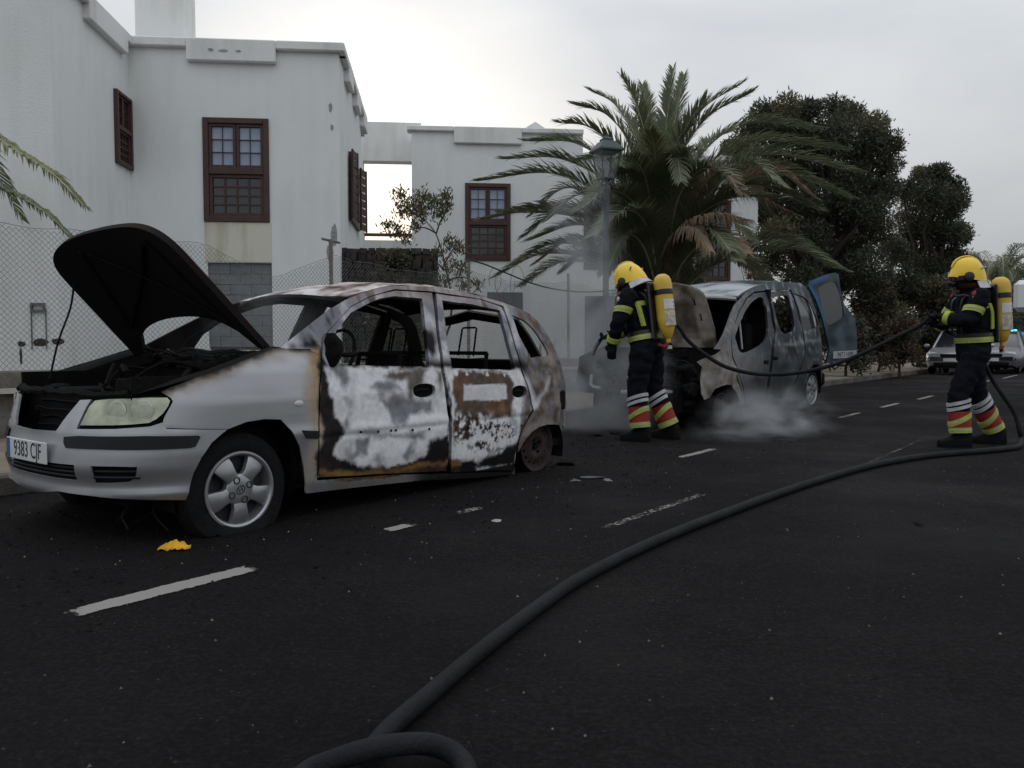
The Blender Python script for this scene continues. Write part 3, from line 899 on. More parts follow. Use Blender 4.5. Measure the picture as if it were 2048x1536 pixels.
# ------------------------------------------------------------------ low plinth wall and chain-link fence
NF = 8.52
CONC = M('stained_concrete', (.165, .15, .125), .92, var=.5, scale=3.0, bump=.5, bscale=35, col2=(.045, .042, .032), c2pos=(.42, .68))
CAPW = M('pale_cap', (.42, .41, .37), .9, var=.25, scale=5)  # lit cap edge put into the colour as a paler tone
pl = empty('plinth_wall', rs(-6, NF, 0), pi / 2 - ROAD_A, 'low stained concrete wall under the chain-link fence', 'wall')
for i in range(26):
    g = MB().rbox((i + .5, .12, .37), (.996, .24, .76), .012)
    g.build('concrete_section', CONC, pl)
MB().box((13, -.045, .565), (26, .09, .045)).build('ledge', CAPW, pl, False)

WIRE = M('galvanised_wire', (.11, .125, .13), .6, metal=.2, var=.3, scale=10)
POST = M('fence_post_metal', (.19, .155, .135), .75, metal=.1, var=.35, scale=8)
fe = empty('chain_link_fence', rs(-6, NF + .12, 0), pi / 2 - ROAD_A, 'sagging chain-link fence on posts along the pavement', 'fence')
def s_of(px): 
    r = ray(px, 690); k = (NF + .12) / r.dot(RN); return (r * k).dot(RD) + 6
P_S = [s_of(-150), s_of(665), s_of(937), s_of(1137), s_of(1300), s_of(1420)]
for i, s_ in enumerate(P_S):
    top = [2.2, 2.42, 2.38, 2.36, 2.35, 2.35][i]
    pm = MB().tube([(s_, 0, .7), (s_ + random.uniform(-.03, .03), 0, top)], .026, 8)
    if i == 1: pm.tube([(s_ - .16, 0, top - .01), (s_ + .16, .02, top - .03)], .018, 6)
    pm.build('post', POST, fe)
def ztop(s):
    z = 2.16 + .012 * sin(s * 9) + .02 * fbm(s * .9, 2)
    a = s_of(400); b_ = s_of(665)
    if a < s < b_: z -= .30 * sin(pi * (s - a) / (b_ - a)) ** 2
    if s > P_S[1]: z += .04
    for p, q in zip(P_S[1:], P_S[2:]):
        if p < s < q: z -= .10 * sin(pi * (s - p) / (q - p))
    return z
mw = MB(); pit = .058; zb0 = .74
s = .3; k = 0
smax = s_of(1330)
while s < smax:
    nseg = int((ztop(s) - zb0) / (pit * .5)) ; pts = []
    far = s > s_of(700)
    for j in range(nseg + 1):
        sg = 1 if (j + k) % 2 else -1
        zz = zb0 + j * pit * .5
        pts.append((s + sg * pit * .25 + .02 * fbm(s * .7, zz, 4), .004 * sg + .03 * fbm(s * .5, zz * 1.2, 9), zz))
    mw.tube(pts, (.0027 if not far else .0021), 3, False)
    s += pit * .5; k += 1
o = mw.build('chain_link_mesh', WIRE, fe, False); tag(o, kind='stuff')
st = MB()
for off in (0.0,):
    pts = [(x, .0, ztop(x) + off + .004) for x in [i * .12 for i in range(3, int(smax / .12))]]
    st.tube(pts, .0026, 4)
st.build('tension_wire', WIRE, fe)

# black cable slung from the fence, and loose wire loops
BLK = M('black_rubber_cable', (.012, .012, .014), .6)
def fpt(px, py, off=-.12):
    r = ray(px, py); k = (NF + .12 + off) / r.dot(RN); return CAM_P + r * k
cb = MB().tube(spline([fpt(918, 553), fpt(926, 530), fpt(938, 521), fpt(965, 527), fpt(1010, 545), fpt(1065, 567), fpt(1120, 580), fpt(1175, 584), fpt(1230, 580), fpt(1300, 572)], 8), .013, 8)
tag(cb.build('cable', BLK), 'black cable hanging slack from the fence post towards the lamp', 'cable')
lw = MB()
for (x0, y0, sx, sy, ph) in [(1010, 565, 20, 32, 0), (1035, 570, 14, 38, 1.5), (990, 560, 12, 24, 2.6), (1028, 590, 22, 20, .7)]:
    lw.tube(spline([fpt(x0 + sx * cos(ph + t * .7), y0 + sy * sin(ph + t * .7), -.1 + .05 * sin(t)) for t in range(8)], 5), .0042, 4)
tag(lw.build('loose_wire', WIRE), 'tangled loops of loose thin wire on the fence', 'wire')

# ------------------------------------------------------------------ palms
def leaf_mat(name, col, var=.35, rough=.55, tr=.25, scale=1.2):
    if name in _mats: return _mats[name]
    mt = M(name, col, rough, var=var, scale=scale, spec=.35)
    t = mt.node_tree; N = t.nodes; K = t.links.new
    b = N['Principled BSDF']; out = [n for n in N if n.type == 'OUTPUT_MATERIAL'][0]
    tl = N.new('ShaderNodeBsdfTranslucent'); mx = N.new('ShaderNodeMixShader'); mx.inputs[0].default_value = tr
    src = b.inputs['Base Color'].links[0].from_socket
    K(src, tl.inputs['Color']); K(b.outputs[0], mx.inputs[1]); K(tl.outputs[0], mx.inputs[2]); K(mx.outputs[0], out.inputs['Surface'])
    return mt
FROND = leaf_mat('palm_leaflet', (.150, .170, .100), tr=.35)
FRONDY = leaf_mat('palm_leaflet_pale', (.19, .195, .095))
FRONDB = leaf_mat('palm_leaflet_dry', (.24, .175, .115))
RACH = M('palm_rachis', (.30, .31, .20), .6, var=.3)
RACHB = M('palm_rachis_dry', (.22, .15, .09), .7, var=.3)
BARK = M('palm_trunk_bark', (.075, .052, .036), .95, var=.5, scale=6, bump=.9, bscale=14)

def frond(parent, pts, mat, rmat, llen=.42, pairs=52, droop=.25, start=.14, seed=0, up=Vector((0, 0, 1)), wide=.030):
    R = random.Random(seed)
    C = spline(pts, 10)
    L = [0]
    for a, b in zip(C, C[1:]): L.append(L[-1] + (b - a).length)
    tot = L[-1]
    mb = MB(); mb.m = 0
    n = len(C)
    mb.tube(C, [lerp(.034, .007, (i / (n - 1)) ** .7) for i in range(n)], 5, True, flat=.6)
    mb.m = 1
    for i in range(pairs):
        t = start + (1 - start) * (i + .5) / pairs
        d = t * tot
        k = max(j for j in range(n) if L[j] <= d); k = min(k, n - 2)
        p = C[k].lerp(C[k + 1], (d - L[k]) / max(1e-6, L[k + 1] - L[k]))
        tan = (C[k + 1] - C[k]).normalized()
        side = tan.cross(up)
        side = side.normalized() if side.length > .05 else Vector((1, 0, 0))
        nrm = side.cross(tan).normalized()
        ll = llen * (sin(pi * clamp(.10 + .86 * t)) ** .6 + .06) * R.uniform(.8, 1.1)
        fw = lerp(.8, 1.8, t)
        for sg in (-1, 1):
            v = (side * sg + tan * fw * R.uniform(.8, 1.2) + nrm * R.uniform(.15, .65)).normalized()
            tip = p + v * ll - Vector((0, 0, droop * ll * R.uniform(.5, 1.3)))
            mid = p + v * ll * .55 - Vector((0, 0, droop * ll * .12))
            wv = tan.cross(v).normalized().cross(v).normalized() * wide * R.uniform(.7, 1.1)
            mb.add([p - wv * .5, p + wv * .5, mid + wv * .55, mid - wv * .55, tip], [(0, 1, 2, 3), (3, 2, 4)])
    o = mb.build('frond', None, parent, True, mats=[rmat, mat])
    return o

palm_base = at_y(1328, 690, 18.4).xy.to_3d() + Vector((0, 0, .1))
pm = empty('palm_tree', palm_base, 0, 'large bushy palm with short trunk arching over the blue van and lamp post', 'palm tree')
PZ = 1.75
prof = [(.55, -.15), (.50, .2), (.44, .6), (.50, 1.0), (.56, 1.4), (.50, 1.8), (.3, 2.1), (.05, 2.2)]
MB().lathe(prof, 18).build('trunk', BARK, pm)
bo = MB()
for i in range(150):
    a = i * 2.39996; zz = .2 + 1.6 * i / 150
    rr = interp([(z_, r_) for r_, z_ in prof], zz)
    X = Matrix.Translation((rr * cos(a), rr * sin(a), zz)) @ Matrix.Rotation(a, 4, 'Z') @ Matrix.Rotation(.5, 4, 'Y')
    bo.rbox((.03, 0, .03), (.07, .13, .16), .02, X=X)
bo.build('leaf_bases', BARK, pm)
def pl_pt(px, py, dy=0.0):
    return at_y(px, py, 18.4 + dy) - palm_base
C0 = Vector((0, 0, PZ))
# fronds read off the photograph: (way points in the picture, depth of the tip towards/away, look)
FR = [([(1230, 420), (1110, 348), (955, 362)], -.6, 0), ([(1240, 400), (1130, 320), (1005, 318)], .4, 0), ([(1250, 380), (1160, 290), (1050, 282)], 1.2, 0),
      ([(1260, 350), (1190, 260), (1115, 245)], -.5, 0), ([(1270, 330), (1220, 235), (1145, 208)], .6, 0), ([(1285, 320), (1235, 215), (1178, 180)], 1.4, 0),
      ([(1300, 330), (1275, 215), (1243, 152)], -.4, 0), ([(1310, 330), (1295, 225), (1285, 170)], 1.6, 0), ([(1328, 330), (1338, 210), (1346, 138)], .2, 0), ([(1332, 340), (1352, 230), (1368, 150)], 1.2, 0),
      ([(1350, 340), (1400, 225), (1485, 166)], .3, 0), ([(1355, 345), (1410, 240), (1505, 184)], -.7, 0), ([(1345, 330), (1375, 250), (1412, 195)], -1.0, 0),
      ([(1370, 370), (1480, 250), (1640, 258)], 1.0, 0), ([(1380, 380), (1500, 285), (1690, 300)], .2, 0), ([(1380, 400), (1520, 310), (1718, 345)], -.8, 0),
      ([(1385, 420), (1520, 335), (1700, 395)], .9, 0), ([(1380, 440), (1500, 370), (1640, 420)], -1.3, 0), ([(1375, 450), (1480, 390), (1600, 432)], -2.0, 1),
      ([(1225, 450), (1110, 415), (962, 440)], -.3, 2), ([(1235, 470), (1130, 430), (1000, 425)], .8, 0), ([(1240, 490), (1160, 450), (1060, 480)], -1.2, 0),
      ([(1370, 470), (1450, 400), (1560, 395)], -2.3, 0), ([(1300, 400), (1270, 320), (1215, 320)], -2.6, 0), ([(1315, 400), (1310, 300), (1300, 260)], -2.4, 2),
      ([(1340, 400), (1360, 310), (1395, 300)], -2.6, 0), ([(1350, 420), (1400, 340), (1460, 350)], -2.8, 0), ([(1280, 430), (1220, 380), (1160, 420)], -2.5, 0),
      ([(1300, 470), (1255, 420), (1190, 470)], -3.0, 0), ([(1360, 480), (1420, 430), (1500, 440)], -3.0, 1), ([(1345, 500), (1385, 455), (1420, 500)], -3.0, 1),
      ([(1300, 380), (1285, 290), (1262, 250)], 2.6, 0), ([(1330, 380), (1340, 290), (1350, 230)], 2.8, 0), ([(1360, 380), (1410, 290), (1470, 260)], 2.6, 0), ([(1280, 400), (1220, 320), (1150, 320)], 2.6, 0),
      ([(1290, 500), (1250, 470), (1215, 540)], -2.2, 0), ([(1240, 500), (1190, 490), (1130, 540)], .8, 0), ([(1310, 440), (1285, 360), (1240, 340)], -1.4, 2), ([(1335, 440), (1350, 360), (1368, 330)], -1.8, 0)]
for i, (wp, dy, look) in enumerate(FR):
    pts = [C0 + Vector((random.uniform(-.15, .15), random.uniform(-.15, .15), -.1))]
    for j, (x, y) in enumerate(wp):
        pts.append(pl_pt(x, y, dy * [.35, .75, 1.0][j]))
    frond(pm, pts, [FROND, FRONDB, FRONDY][look], [RACH, RACHB, RACH][look], llen=.74 if look != 1 else .42, pairs=190, droop=.18 if look != 1 else .8, seed=i)
R = random.Random(77)
for i in range(26):
    a = R.uniform(0, 2 * pi); l = R.uniform(2.9, 3.9); e_ = R.uniform(.35, 1.25); d = Vector((cos(a), sin(a) * .9, 0))
    frond(pm, [C0 + d * .1, C0 + d * l * .28 * (1.3 - .4 * e_) + Vector((0, 0, l * .42 * e_ + .25)), C0 + d * l * .66 * (1.3 - .4 * e_) + Vector((0, 0, l * .66 * e_ + .2)), C0 + d * l * (1.25 - .4 * e_) + Vector((0, 0, l * .62 * e_ - .25))],
          FROND if i % 5 else FRONDB, RACH, llen=.62, pairs=130, droop=.2, seed=700 + i)
# dead, hanging petiole ends around the crown base
for i in range(16):
    a = -pi * .5 + random.uniform(-1.5, 1.5)
    l = random.uniform(.9, 1.5); d = Vector((cos(a), sin(a), 0))
    frond(pm, [C0 + d * .35 + Vector((0, 0, -.2)), C0 + d * (.35 + l * .45) + Vector((0, 0, .35)), C0 + d * (.35 + l) + Vector((0, 0, .5 + random.uniform(-.5, .2)))],
          FRONDB if i % 2 else FROND, RACHB, llen=.22, pairs=14, droop=.9, start=.5, seed=100 + i)

# palm just outside the left edge, two fronds reach into the picture
pb_ = Vector((-8.2, 9.6, .1))
p2 = empty('palm_tree', pb_, 0, 'palm at the left edge with drooping fronds in front of the house', 'palm tree')
MB().lathe([(.34, -.15), (.28, .4), (.25, 1.6), (.27, 2.6), (.36, 3.1), (.2, 3.5), (.03, 3.6)], 16).build('trunk', BARK, p2)
c2 = Vector((0, 0, 3.25))
def q2(px, py, Y): return at_y(px, py, Y) - pb_
frond(p2, [c2, q2(-190, 255, 9.3), q2(-60, 250, 9.0), q2(30, 300, 8.8), q2(110, 352, 8.6), q2(168, 412, 8.5)], FRONDY, RACH, .28, 120, .45, .1, 300)
frond(p2, [c2, q2(-200, 345, 9.4), q2(-80, 355, 9.2), q2(20, 385, 9.0), q2(90, 425, 8.9), q2(140, 472, 8.8)], FROND, RACH, .25, 120, .45, .1, 301)
for i in range(9):
    a = radians(70 + i * 31); d = Vector((cos(a), sin(a), 0))
    frond(p2, [c2, c2 + d * .9 + Vector((0, 0, .8)), c2 + d * 2.0 + Vector((0, 0, .6)), c2 + d * 2.8 + Vector((0, 0, -.5))], FROND, RACH, .4, 44, .3, .12, 310 + i)

# ------------------------------------------------------------------ broad-leaved trees and shrubs
def leaves(mb, c, rad, n, size, R, shape=None, aspect=.45):
    for _ in range(n):
        d = Vector((R.gauss(0, 1), R.gauss(0, 1), R.gauss(0, 1))).normalized()
        rr = R.random() ** .45 * (R.uniform(1.0, 1.38) if R.random() < .14 else 1)
        p = Vector(c) + Vector((d.x * rad[0], d.y * rad[1], d.z * rad[2])) * rr
        ax = (d * .5 + Vector((R.gauss(0, .7), R.gauss(0, .7), R.gauss(.25, .6)))).normalized()
        w = ax.orthogonal().normalized(); w = (w * cos(_ * 1.7) + ax.cross(w) * sin(_ * 1.7)) * size * aspect * R.uniform(.6, 1.2)
        l = ax * size * R.uniform(.7, 1.5)
        b = len(mb.v)
        mb.v += [p - w * .5, p + w * .5, p + l * .6 + w * .45, p + l]
        mb.f += [(b, b + 1, b + 2), (b, b + 2, b + 3)]; mb.fm += [mb.m, mb.m]

LEAFD = leaf_mat('dark_foliage', (.060, .066, .040), var=.6, scale=.6)
LEAFO = leaf_mat('olive_foliage', (.115, .102, .056), var=.5, scale=.6)
LEAFG = leaf_mat('green_foliage', (.070, .085, .034), var=.5, scale=.8)
LEAFR = leaf_mat('reddish_foliage', (.10, .068, .042), var=.5, scale=.8)
TRUNK = M('tree_bark', (.050, .038, .030), .95, var=.4, scale=5, bump=.8, bscale=12)

def limb(mb, a, b, r0, r1, R, n=5):
    pts = [Vector(a).lerp(Vector(b), i / n) + Vector((R.gauss(0, .06), R.gauss(0, .06), 0)) * (1 if 0 < i < n else 0) * (Vector(b) - Vector(a)).length * .35 for i in range(n + 1)]
    mb.tube(pts, [lerp(r0, r1, i / n) for i in range(n + 1)], 6)

def tree(name, base, label, clumps, leafn, size, mats, trunk_r, R, branch_every=2, cat='tree', dens=1.0, fork=.35):
    t = empty(name, base, 0, label, cat)
    tb = MB(); top = max(c[0][2] for c in clumps)
    ctr = Vector((sum(c[0][0] for c in clumps) / len(clumps), sum(c[0][1] for c in clumps) / len(clumps), 0))
    fk = Vector((ctr.x * .5, ctr.y * .5, top * fork))
    limb(tb, (0, 0, -.15), fk, trunk_r, trunk_r * .6, R)
    for i, (c, r_) in enumerate(clumps):
        if i % branch_every == 0: limb(tb, fk, c, trunk_r * .45, trunk_r * .08, R, 6)
    tb.build('trunk', TRUNK, t)
    cm = MB()
    for c, r_ in clumps:
        cm.m = R.choices(range(len(mats)), [3] + [1] * (len(mats) - 1))[0]
        leaves(cm, c, r_, int(leafn * dens * max(r_[0] * r_[2], .06)), size, R)
    cm.build('crown', None, t, False, mats=mats)
    return t

def clumps_from_px(base, Y, pts, R, extra=0, depth=1.0):
    """pts: (px,py,radius px) circles of the crown in the picture; placed through the crown's depth"""
    out = []
    for (x, y, r_) in pts:
        for k in range(1 + extra):
            rm = r_ / FPX * Y
            p = at_y(x + (R.uniform(-.5, .5) * r_ if k else 0), y + (R.uniform(-.4, .5) * r_ if k else 0), Y + (R.uniform(-1, 1) * depth)) - base
            rr = rm * R.uniform(.8, 1.05) * (1 if k == 0 else .7)
            out.append((tuple(p), (rr, rr * 1.1, rr * .85)))
    return out
R = random.Random(11)
tb1 = at_y(1620, 690, 28).xy.to_3d()
c1 = clumps_from_px(tb1, 28, [(1530, 225, 32), (1575, 212, 32), (1620, 222, 30), (1665, 215, 30), (1700, 232, 34), (1745, 250, 34), (1775, 285, 32), (1780, 330, 30), (1765, 370, 34), (1510, 262, 36), (1550, 265, 45),
    (1610, 265, 48), (1670, 275, 48), (1725, 300, 48), (1470, 300, 34), (1500, 320, 45), (1560, 325, 50), (1630, 335, 52), (1700, 350, 52), (1745, 400, 48), (1480, 380, 45), (1540, 400, 52), (1610, 410, 55), (1680, 420, 55),
    (1740, 455, 48), (1560, 470, 50), (1630, 485, 55), (1700, 495, 52), (1590, 540, 48), (1660, 555, 52), (1730, 540, 48), (1540, 520, 36)], R, 2, 2.2)
tree('leafy_tree', tb1, 'tall dark bushy tree behind the palm, crown highest on the right', c1, 3600, .115, [LEAFD, LEAFO, LEAFD], .32, R)
tb2 = at_y(1850, 690, 32).xy.to_3d()
c2_ = clumps_from_px(tb2, 32, [(1845, 352, 26), (1880, 345, 24), (1905, 372, 28), (1815, 385, 32), (1860, 395, 42), (1900, 415, 36), (1820, 440, 42), (1880, 455, 44), (1915, 470, 30), (1800, 500, 42), (1850, 520, 48), (1900, 530, 42),
    (1800, 570, 42), (1850, 590, 45), (1780, 620, 40)], R, 2, 1.8)
tree('leafy_tree', tb2, 'smaller dark round tree right of the tall tree', c2_, 3800, .12, [LEAFD, LEAFO], .25, R)
# hedge-like shrubs under the trees
def shrub(px, py, Y, rpx, label, mats, n=700, size=.11, cnt=9, hpx=None, cat='shrub', name='shrub', group=None):
    base = at_y(px, 690, Y).xy.to_3d() + Vector((0, 0, .08))
    R_ = random.Random(int(px * 7 + Y))
    ztop_ = at_y(px, py, Y).z; w = rpx / FPX * Y
    cl = []
    for i in range(cnt):
        a = R_.uniform(0, 2 * pi); q = R_.random() ** .5
        r_ = w * R_.uniform(.28, .45)
        zc_ = R_.uniform(.25, 1) * max(.2, ztop_ - r_ * .8)
        q *= (1.15 - .5 * zc_ / max(ztop_, .3))
        cl.append(((cos(a) * q * w * .75, sin(a) * q * w * .5, zc_), (r_, r_, r_ * .85)))
    t = tree(name, base, label, cl, n, size, mats, .05, R_, 1, cat)
    if group: t['group'] = group
    return t
shrub(1500, 480, 24, 45, 'thin leggy shrub with sparse reddish leaves beside the far house wing', [LEAFR, LEAFD], 700, .17, 10)
shrub(1590, 560, 26, 110, 'wide dark bush directly behind the blue van roof', [LEAFD, LEAFO], 2000, .15, 22)
shrub(1760, 560, 27, 95, 'dark bush between the open van door and the right firefighter', [LEAFD, LEAFO, LEAFR], 2000, .15, 22)
shrub(1880, 560, 30, 80, 'olive bush behind the right firefighter helmet', [LEAFO, LEAFD], 2000, .15, 20)
shrub(1990, 560, 34, 70, 'rounded green bush at the right edge behind the parked cars', [LEAFG, LEAFO], 2000, .15, 20)
shrub(1690, 640, 23, 60, 'low scrubby bush beside the pavement near the open van door', [LEAFD, LEAFR], 2000, .13, 16)
shrub(1800, 632, 25, 55, 'low brown scrub behind the hose next to the pavement', [LEAFR, LEAFD], 2000, .13, 16)
# far palm at right edge
fb = at_y(1995, 690, 36).xy.to_3d()
p3 = empty('palm_tree', fb, 0, 'distant yellow-green palm at the right edge above the parked cars', 'palm tree')
MB().lathe([(.4, -.15), (.32, 1.0), (.4, 3.2), (.2, 3.8), (.03, 3.9)], 12).build('trunk', BARK, p3)
c3 = Vector((0, 0, 3.6))
R = random.Random(5)
for i in range(30):
    a = i * 2.39996; l = R.uniform(2.1, 3.0); d = Vector((cos(a), sin(a), 0)); e_ = R.uniform(.2, 1.0)
    frond(p3, [c3, c3 + d * l * .4 + Vector((0, 0, l * .45 * e_ + .3)), c3 + d * l * .8 + Vector((0, 0, l * .5 * e_)), c3 + d * l + Vector((0, 0, l * .35 * e_ - .5))], FROND, RACH, .5, 40, .3, .12, 500 + i, wide=.035)
# backdrop of distant trees so the street end closes
for i, (px, py, Y, r_) in enumerate([(2120, 520, 48, 150), (1960, 590, 52, 120), (2280, 560, 60, 150)]):
    shrub(px, py, Y, r_, ['tall mass of trees past the right edge', 'distant green tree closing the end of the street', 'far tree beyond the right edge'][i], [LEAFG, LEAFO, LEAFD], 520, .34, 22, name='leafy_tree', cat='tree')

# oleander-like shrub in front of the gap between the houses
ob = at_y(845, 690, 14.4).xy.to_3d() + Vector((0, 0, .1))
sh = empty('oleander_shrub', ob, 0, 'tall thin shrub with upright leaves in front of the gap between houses', 'shrub')
R = random.Random(21)
def q3(px, py, dy=0): return at_y(px, py, 14.4 + dy) - ob
tb = MB()
stems = [[(905, 600), (888, 520), (872, 468), (850, 440), (838, 415)], [(872, 468), (882, 440), (893, 425)], [(850, 440), (820, 420), (805, 405)], [(870, 465), (845, 455), (800, 465)], [(800, 465), (778, 470), (765, 450)], [(888, 530), (905, 500), (915, 490)], [(895, 560), (930, 555), (955, 575)], [(890, 540), (868, 520), (850, 500)]]
for st_ in stems:
    pts = spline([q3(x, y, R.uniform(-.15, .15)) for x, y in st_], 4)
    tb.tube(pts, [lerp(.016, .006, i / (len(pts) - 1)) for i in range(len(pts))], 5)
tb.tube([q3(905, 600), q3(900, 650), Vector((0, 0, -.05))], .022, 6)
tb.build('stem', TRUNK, sh)
cm = MB()
for (x, y, r_, n) in [(800, 395, 18, 120), (822, 412, 22, 170), (848, 400, 20, 150), (870, 410, 20, 150), (893, 395, 14, 90), (805, 425, 20, 140), (840, 428, 24, 190), (880, 430, 20, 140), (893, 415, 14, 80), (775, 455, 14, 80), (795, 465, 18, 130), (812, 478, 16, 100), (830, 455, 14, 70),
                      (900, 490, 18, 110), (918, 500, 16, 90), (880, 510, 18, 80), (900, 535, 22, 110), (925, 540, 20, 100), (890, 560, 22, 110), (955, 570, 14, 60), (870, 575, 18, 70), (930, 575, 18, 80)]:
    cm.m = R.choice([0, 0, 1])
    rm = r_ / FPX * 14.4
    for _ in range(n):
        p = q3(x, y) + Vector((R.gauss(0, .45) * rm, R.gauss(0, .6) * rm, R.gauss(0, .45) * rm))
        ax = (Vector((R.gauss(0, .5), R.gauss(0, .5), R.uniform(.3, 1.2)))).normalized(); l = ax * R.uniform(.06, .12)
        w = ax.cross(Vector((R.gauss(0, 1), R.gauss(0, 1), 0))).normalized() * .013
        b = len(cm.v); cm.v += [p, p + l * .5 + w, p + l, p + l * .5 - w]; cm.f.append((b, b + 1, b + 2, b + 3)); cm.fm.append(cm.m)
cm.build('foliage', None, sh, False, mats=[leaf_mat('oleander_leaf', (.085, .085, .038)), leaf_mat('oleander_leaf_dry', (.13, .095, .05))])
# creeper bush over the stone wall
shrub(800, 500, 15.4, 66, 'straggly olive bush growing over the dark stone wall', [LEAFO, LEAFD], 7000, .08, 30)
# tufts of grass at the foot of the fence
GR = leaf_mat('dry_grass', (.15, .13, .065))
def tuft(px, py, n, h_, label):
    b = fpt(px, py, .3); b.z = .1
    g = MB(); R_ = random.Random(px)
    for _ in range(n):
        p = Vector((R_.gauss(0, .12), R_.gauss(0, .12), 0)); a = R_.uniform(0, 2 * pi)
        v = Vector((cos(a) * .35, sin(a) * .35, 1)) * h_ * R_.uniform(.5, 1.1); w = Vector((-sin(a), cos(a), 0)) * .009
        g.add([p - w, p + w, p + v * .6 + w * .6, p + v * .6 - w * .6, p + v + Vector((cos(a), sin(a), -.3)) * h_ * .15], [(0, 1, 2, 3), (3, 2, 4)])
    o = g.build('grass_tuft', GR, None, False); o.location = b
    tag(o, label, 'grass')
tuft(705, 720, 90, 1.0, 'dry grass tuft seen through the front window of the burnt car')
tuft(1070, 700, 90, 1.15, 'dry grass tuft seen through the rear quarter window')
tuft(900, 715, 60, .9, 'grass tuft behind the rear door of the burnt car')

# ------------------------------------------------------------------ street lamp
LM = M('lamp_green_metal', (.045, .065, .065), .55, metal=.3, var=.25, scale=8)
lb = at_y(1211, 690, 13.5).xy.to_3d() + Vector((0, 0, .125))
lp = empty('street_lamp', lb, radians(20), 'green lantern street lamp standing in front of the palm', 'street lamp')
lz = lambda y: at_y(1211, y, 13.5).z - .125
zb_, zt_ = lz(350), lz(272)
MB().lathe([(.11, 0), (.11, .5), (.085, .55), (.075, .6), (.07, 1.0), (.052, 1.05), (.045, zb_ - .28), (.06, zb_ - .25), (.06, zb_ - .2), (.03, zb_ - .15), (.03, zb_ - .1)], 14).build('pole', LM, lp)
g = MB()
zl0, zl1 = zb_ - .06, lz(305)
for sx, sy in ((-1, -1), (1, -1), (1, 1), (-1, 1)):
    g.tube([(sx * .10, sy * .10, zl0), (sx * .175, sy * .175, zl1)], .011, 5)
    g.tube([(sx * .02, sy * .02, zb_ - .16), (sx * .08, sy * .08, zb_ - .12), (sx * .10, sy * .10, zl0)], .009, 5)
g.box((0, 0, zl0), (.22, .22, .02)); g.build('lantern_frame', LM, lp)
h = MB()
h.loft([[(sx * r_, sy * r_, z_) for sx, sy in ((-1, -1), (1, -1), (1, 1), (-1, 1))] for r_, z_ in [(.20, zl1), (.215, zl1 + .01), (.215, zl1 + .035), (.11, zl1 + .17), (.085, zl1 + .18), (.085, zl1 + .215), (.04, zl1 + .24), (.018, zl1 + .26), (.018, zl1 + .29)]])
h.build('lantern_roof', LM, lp, True, 25)
GL = M('lantern_glass', (.14, .16, .16), .15, var=.2, alpha=.35, spec=.5)
for k in range(4):
    a = k * pi / 2; X = Matrix.Rotation(a, 4, 'Z')
    MB().add([(-.097, -.10, zl0 + .01), (.097, -.10, zl0 + .01), (.172, -.175, zl1), (-.172, -.175, zl1)], [(0, 1, 2, 3)], X).build('pane', GL, lp, False)
MB().lathe([(.025, zl0 + .02), (.03, zl0 + .12), (.045, zl0 + .16), (.045, zl0 + .26), (.02, zl0 + .3)], 12).build('bulb', M('lamp_bulb', (.4, .4, .38), .4), lp)
# ------------------------------------------------------------------ burnt silver car
def frame_matrix(O, ang):
    XA = Vector((sin(ang), cos(ang), 0)); YA = Vector((-cos(ang), sin(ang), 0))
    return Matrix(((XA.x, YA.x, 0, O[0]), (XA.y, YA.y, 0, O[1]), (0, 0, 1, 0), (0, 0, 0, 1)))
CT = frame_matrix((-2.0977, 4.8777), radians(38.7))     # local x = rearwards, y = towards the kerb, z = up; origin under the front axle
car = empty('burnt_car', (0, 0, 0), 0, 'burnt-out silver hatchback with raised bonnet and missing windows', 'car')
car.matrix_world = CT
def cchild(name, parent=None): return empty(name, (0, 0, 0), 0, parent=parent or car)

XB = -.05; PW = 2.6
ZW = [(.02, .79), (.12, .815), (.2, .84), (.45, .865), (.7, .86), (.85, .838), (.92, .815), (1.1, .745), (1.3, .66), (1.42, .60), (1.6, .52)]
ZD = [(.1, .63), (.2, .675), (.28, .69), (.36, .69), (.46, .675), (.6, .645), (.73, .60), (.85, .52), (1.0, .45)]
def zw(z): return interp(ZW, z)
def zd(z): return interp(ZD, z)
def cW(x, z):
    w = zw(z)
    if x < XB: w *= max(0.02, 1 - clamp((XB - x) / (zd(z) + .002)) ** PW) ** (1 / PW)
    if x > 2.72: w *= 1 - .22 * clamp((x - 2.72) / .52) ** 2.4
    # waist crease and shoulder
    w += .006 * exp(-((z - .50) / .03) ** 2) * (1 if x > 0 else .3)
    return w
def FS_(a, b): return (a, -cW(a, b), b)
# front wrap: a = arc length along the plan curve from the centre (negative = road side)
_tab = []
def _mk():
    pts = []
    for i in range(401):
        th = -pi / 2 + pi * i / 400
        s_, c_ = sin(th), cos(th)
        S = math.copysign(abs(s_) ** (2 / PW), s_); C = abs(c_) ** (2 / PW)
        pts.append((S, C))
    L = [0]
    for p, q in zip(pts, pts[1:]): L.append(L[-1] + hypot((q[0] - p[0]) * .86, (q[1] - p[1]) * .67))
    for l, p in zip(L, pts): _tab.append((l - L[-1] / 2, p[0], p[1]))
_mk()
AL = _tab[-1][0]
def sc_of(a):
    a = clamp(a, -AL + 1e-4, AL - 1e-4)
    lo, hi = 0, 400
    while hi - lo > 1:
        m = (lo + hi) // 2
        if _tab[m][0] <= a: lo = m
        else: hi = m
    t = (a - _tab[lo][0]) / (_tab[hi][0] - _tab[lo][0])
    return lerp(_tab[lo][1], _tab[hi][1], t), lerp(_tab[lo][2], _tab[hi][2], t)
def FG(a, z):
    S, C = sc_of(a)
    return (XB - zd(z) * C, zw(z) * S, z)

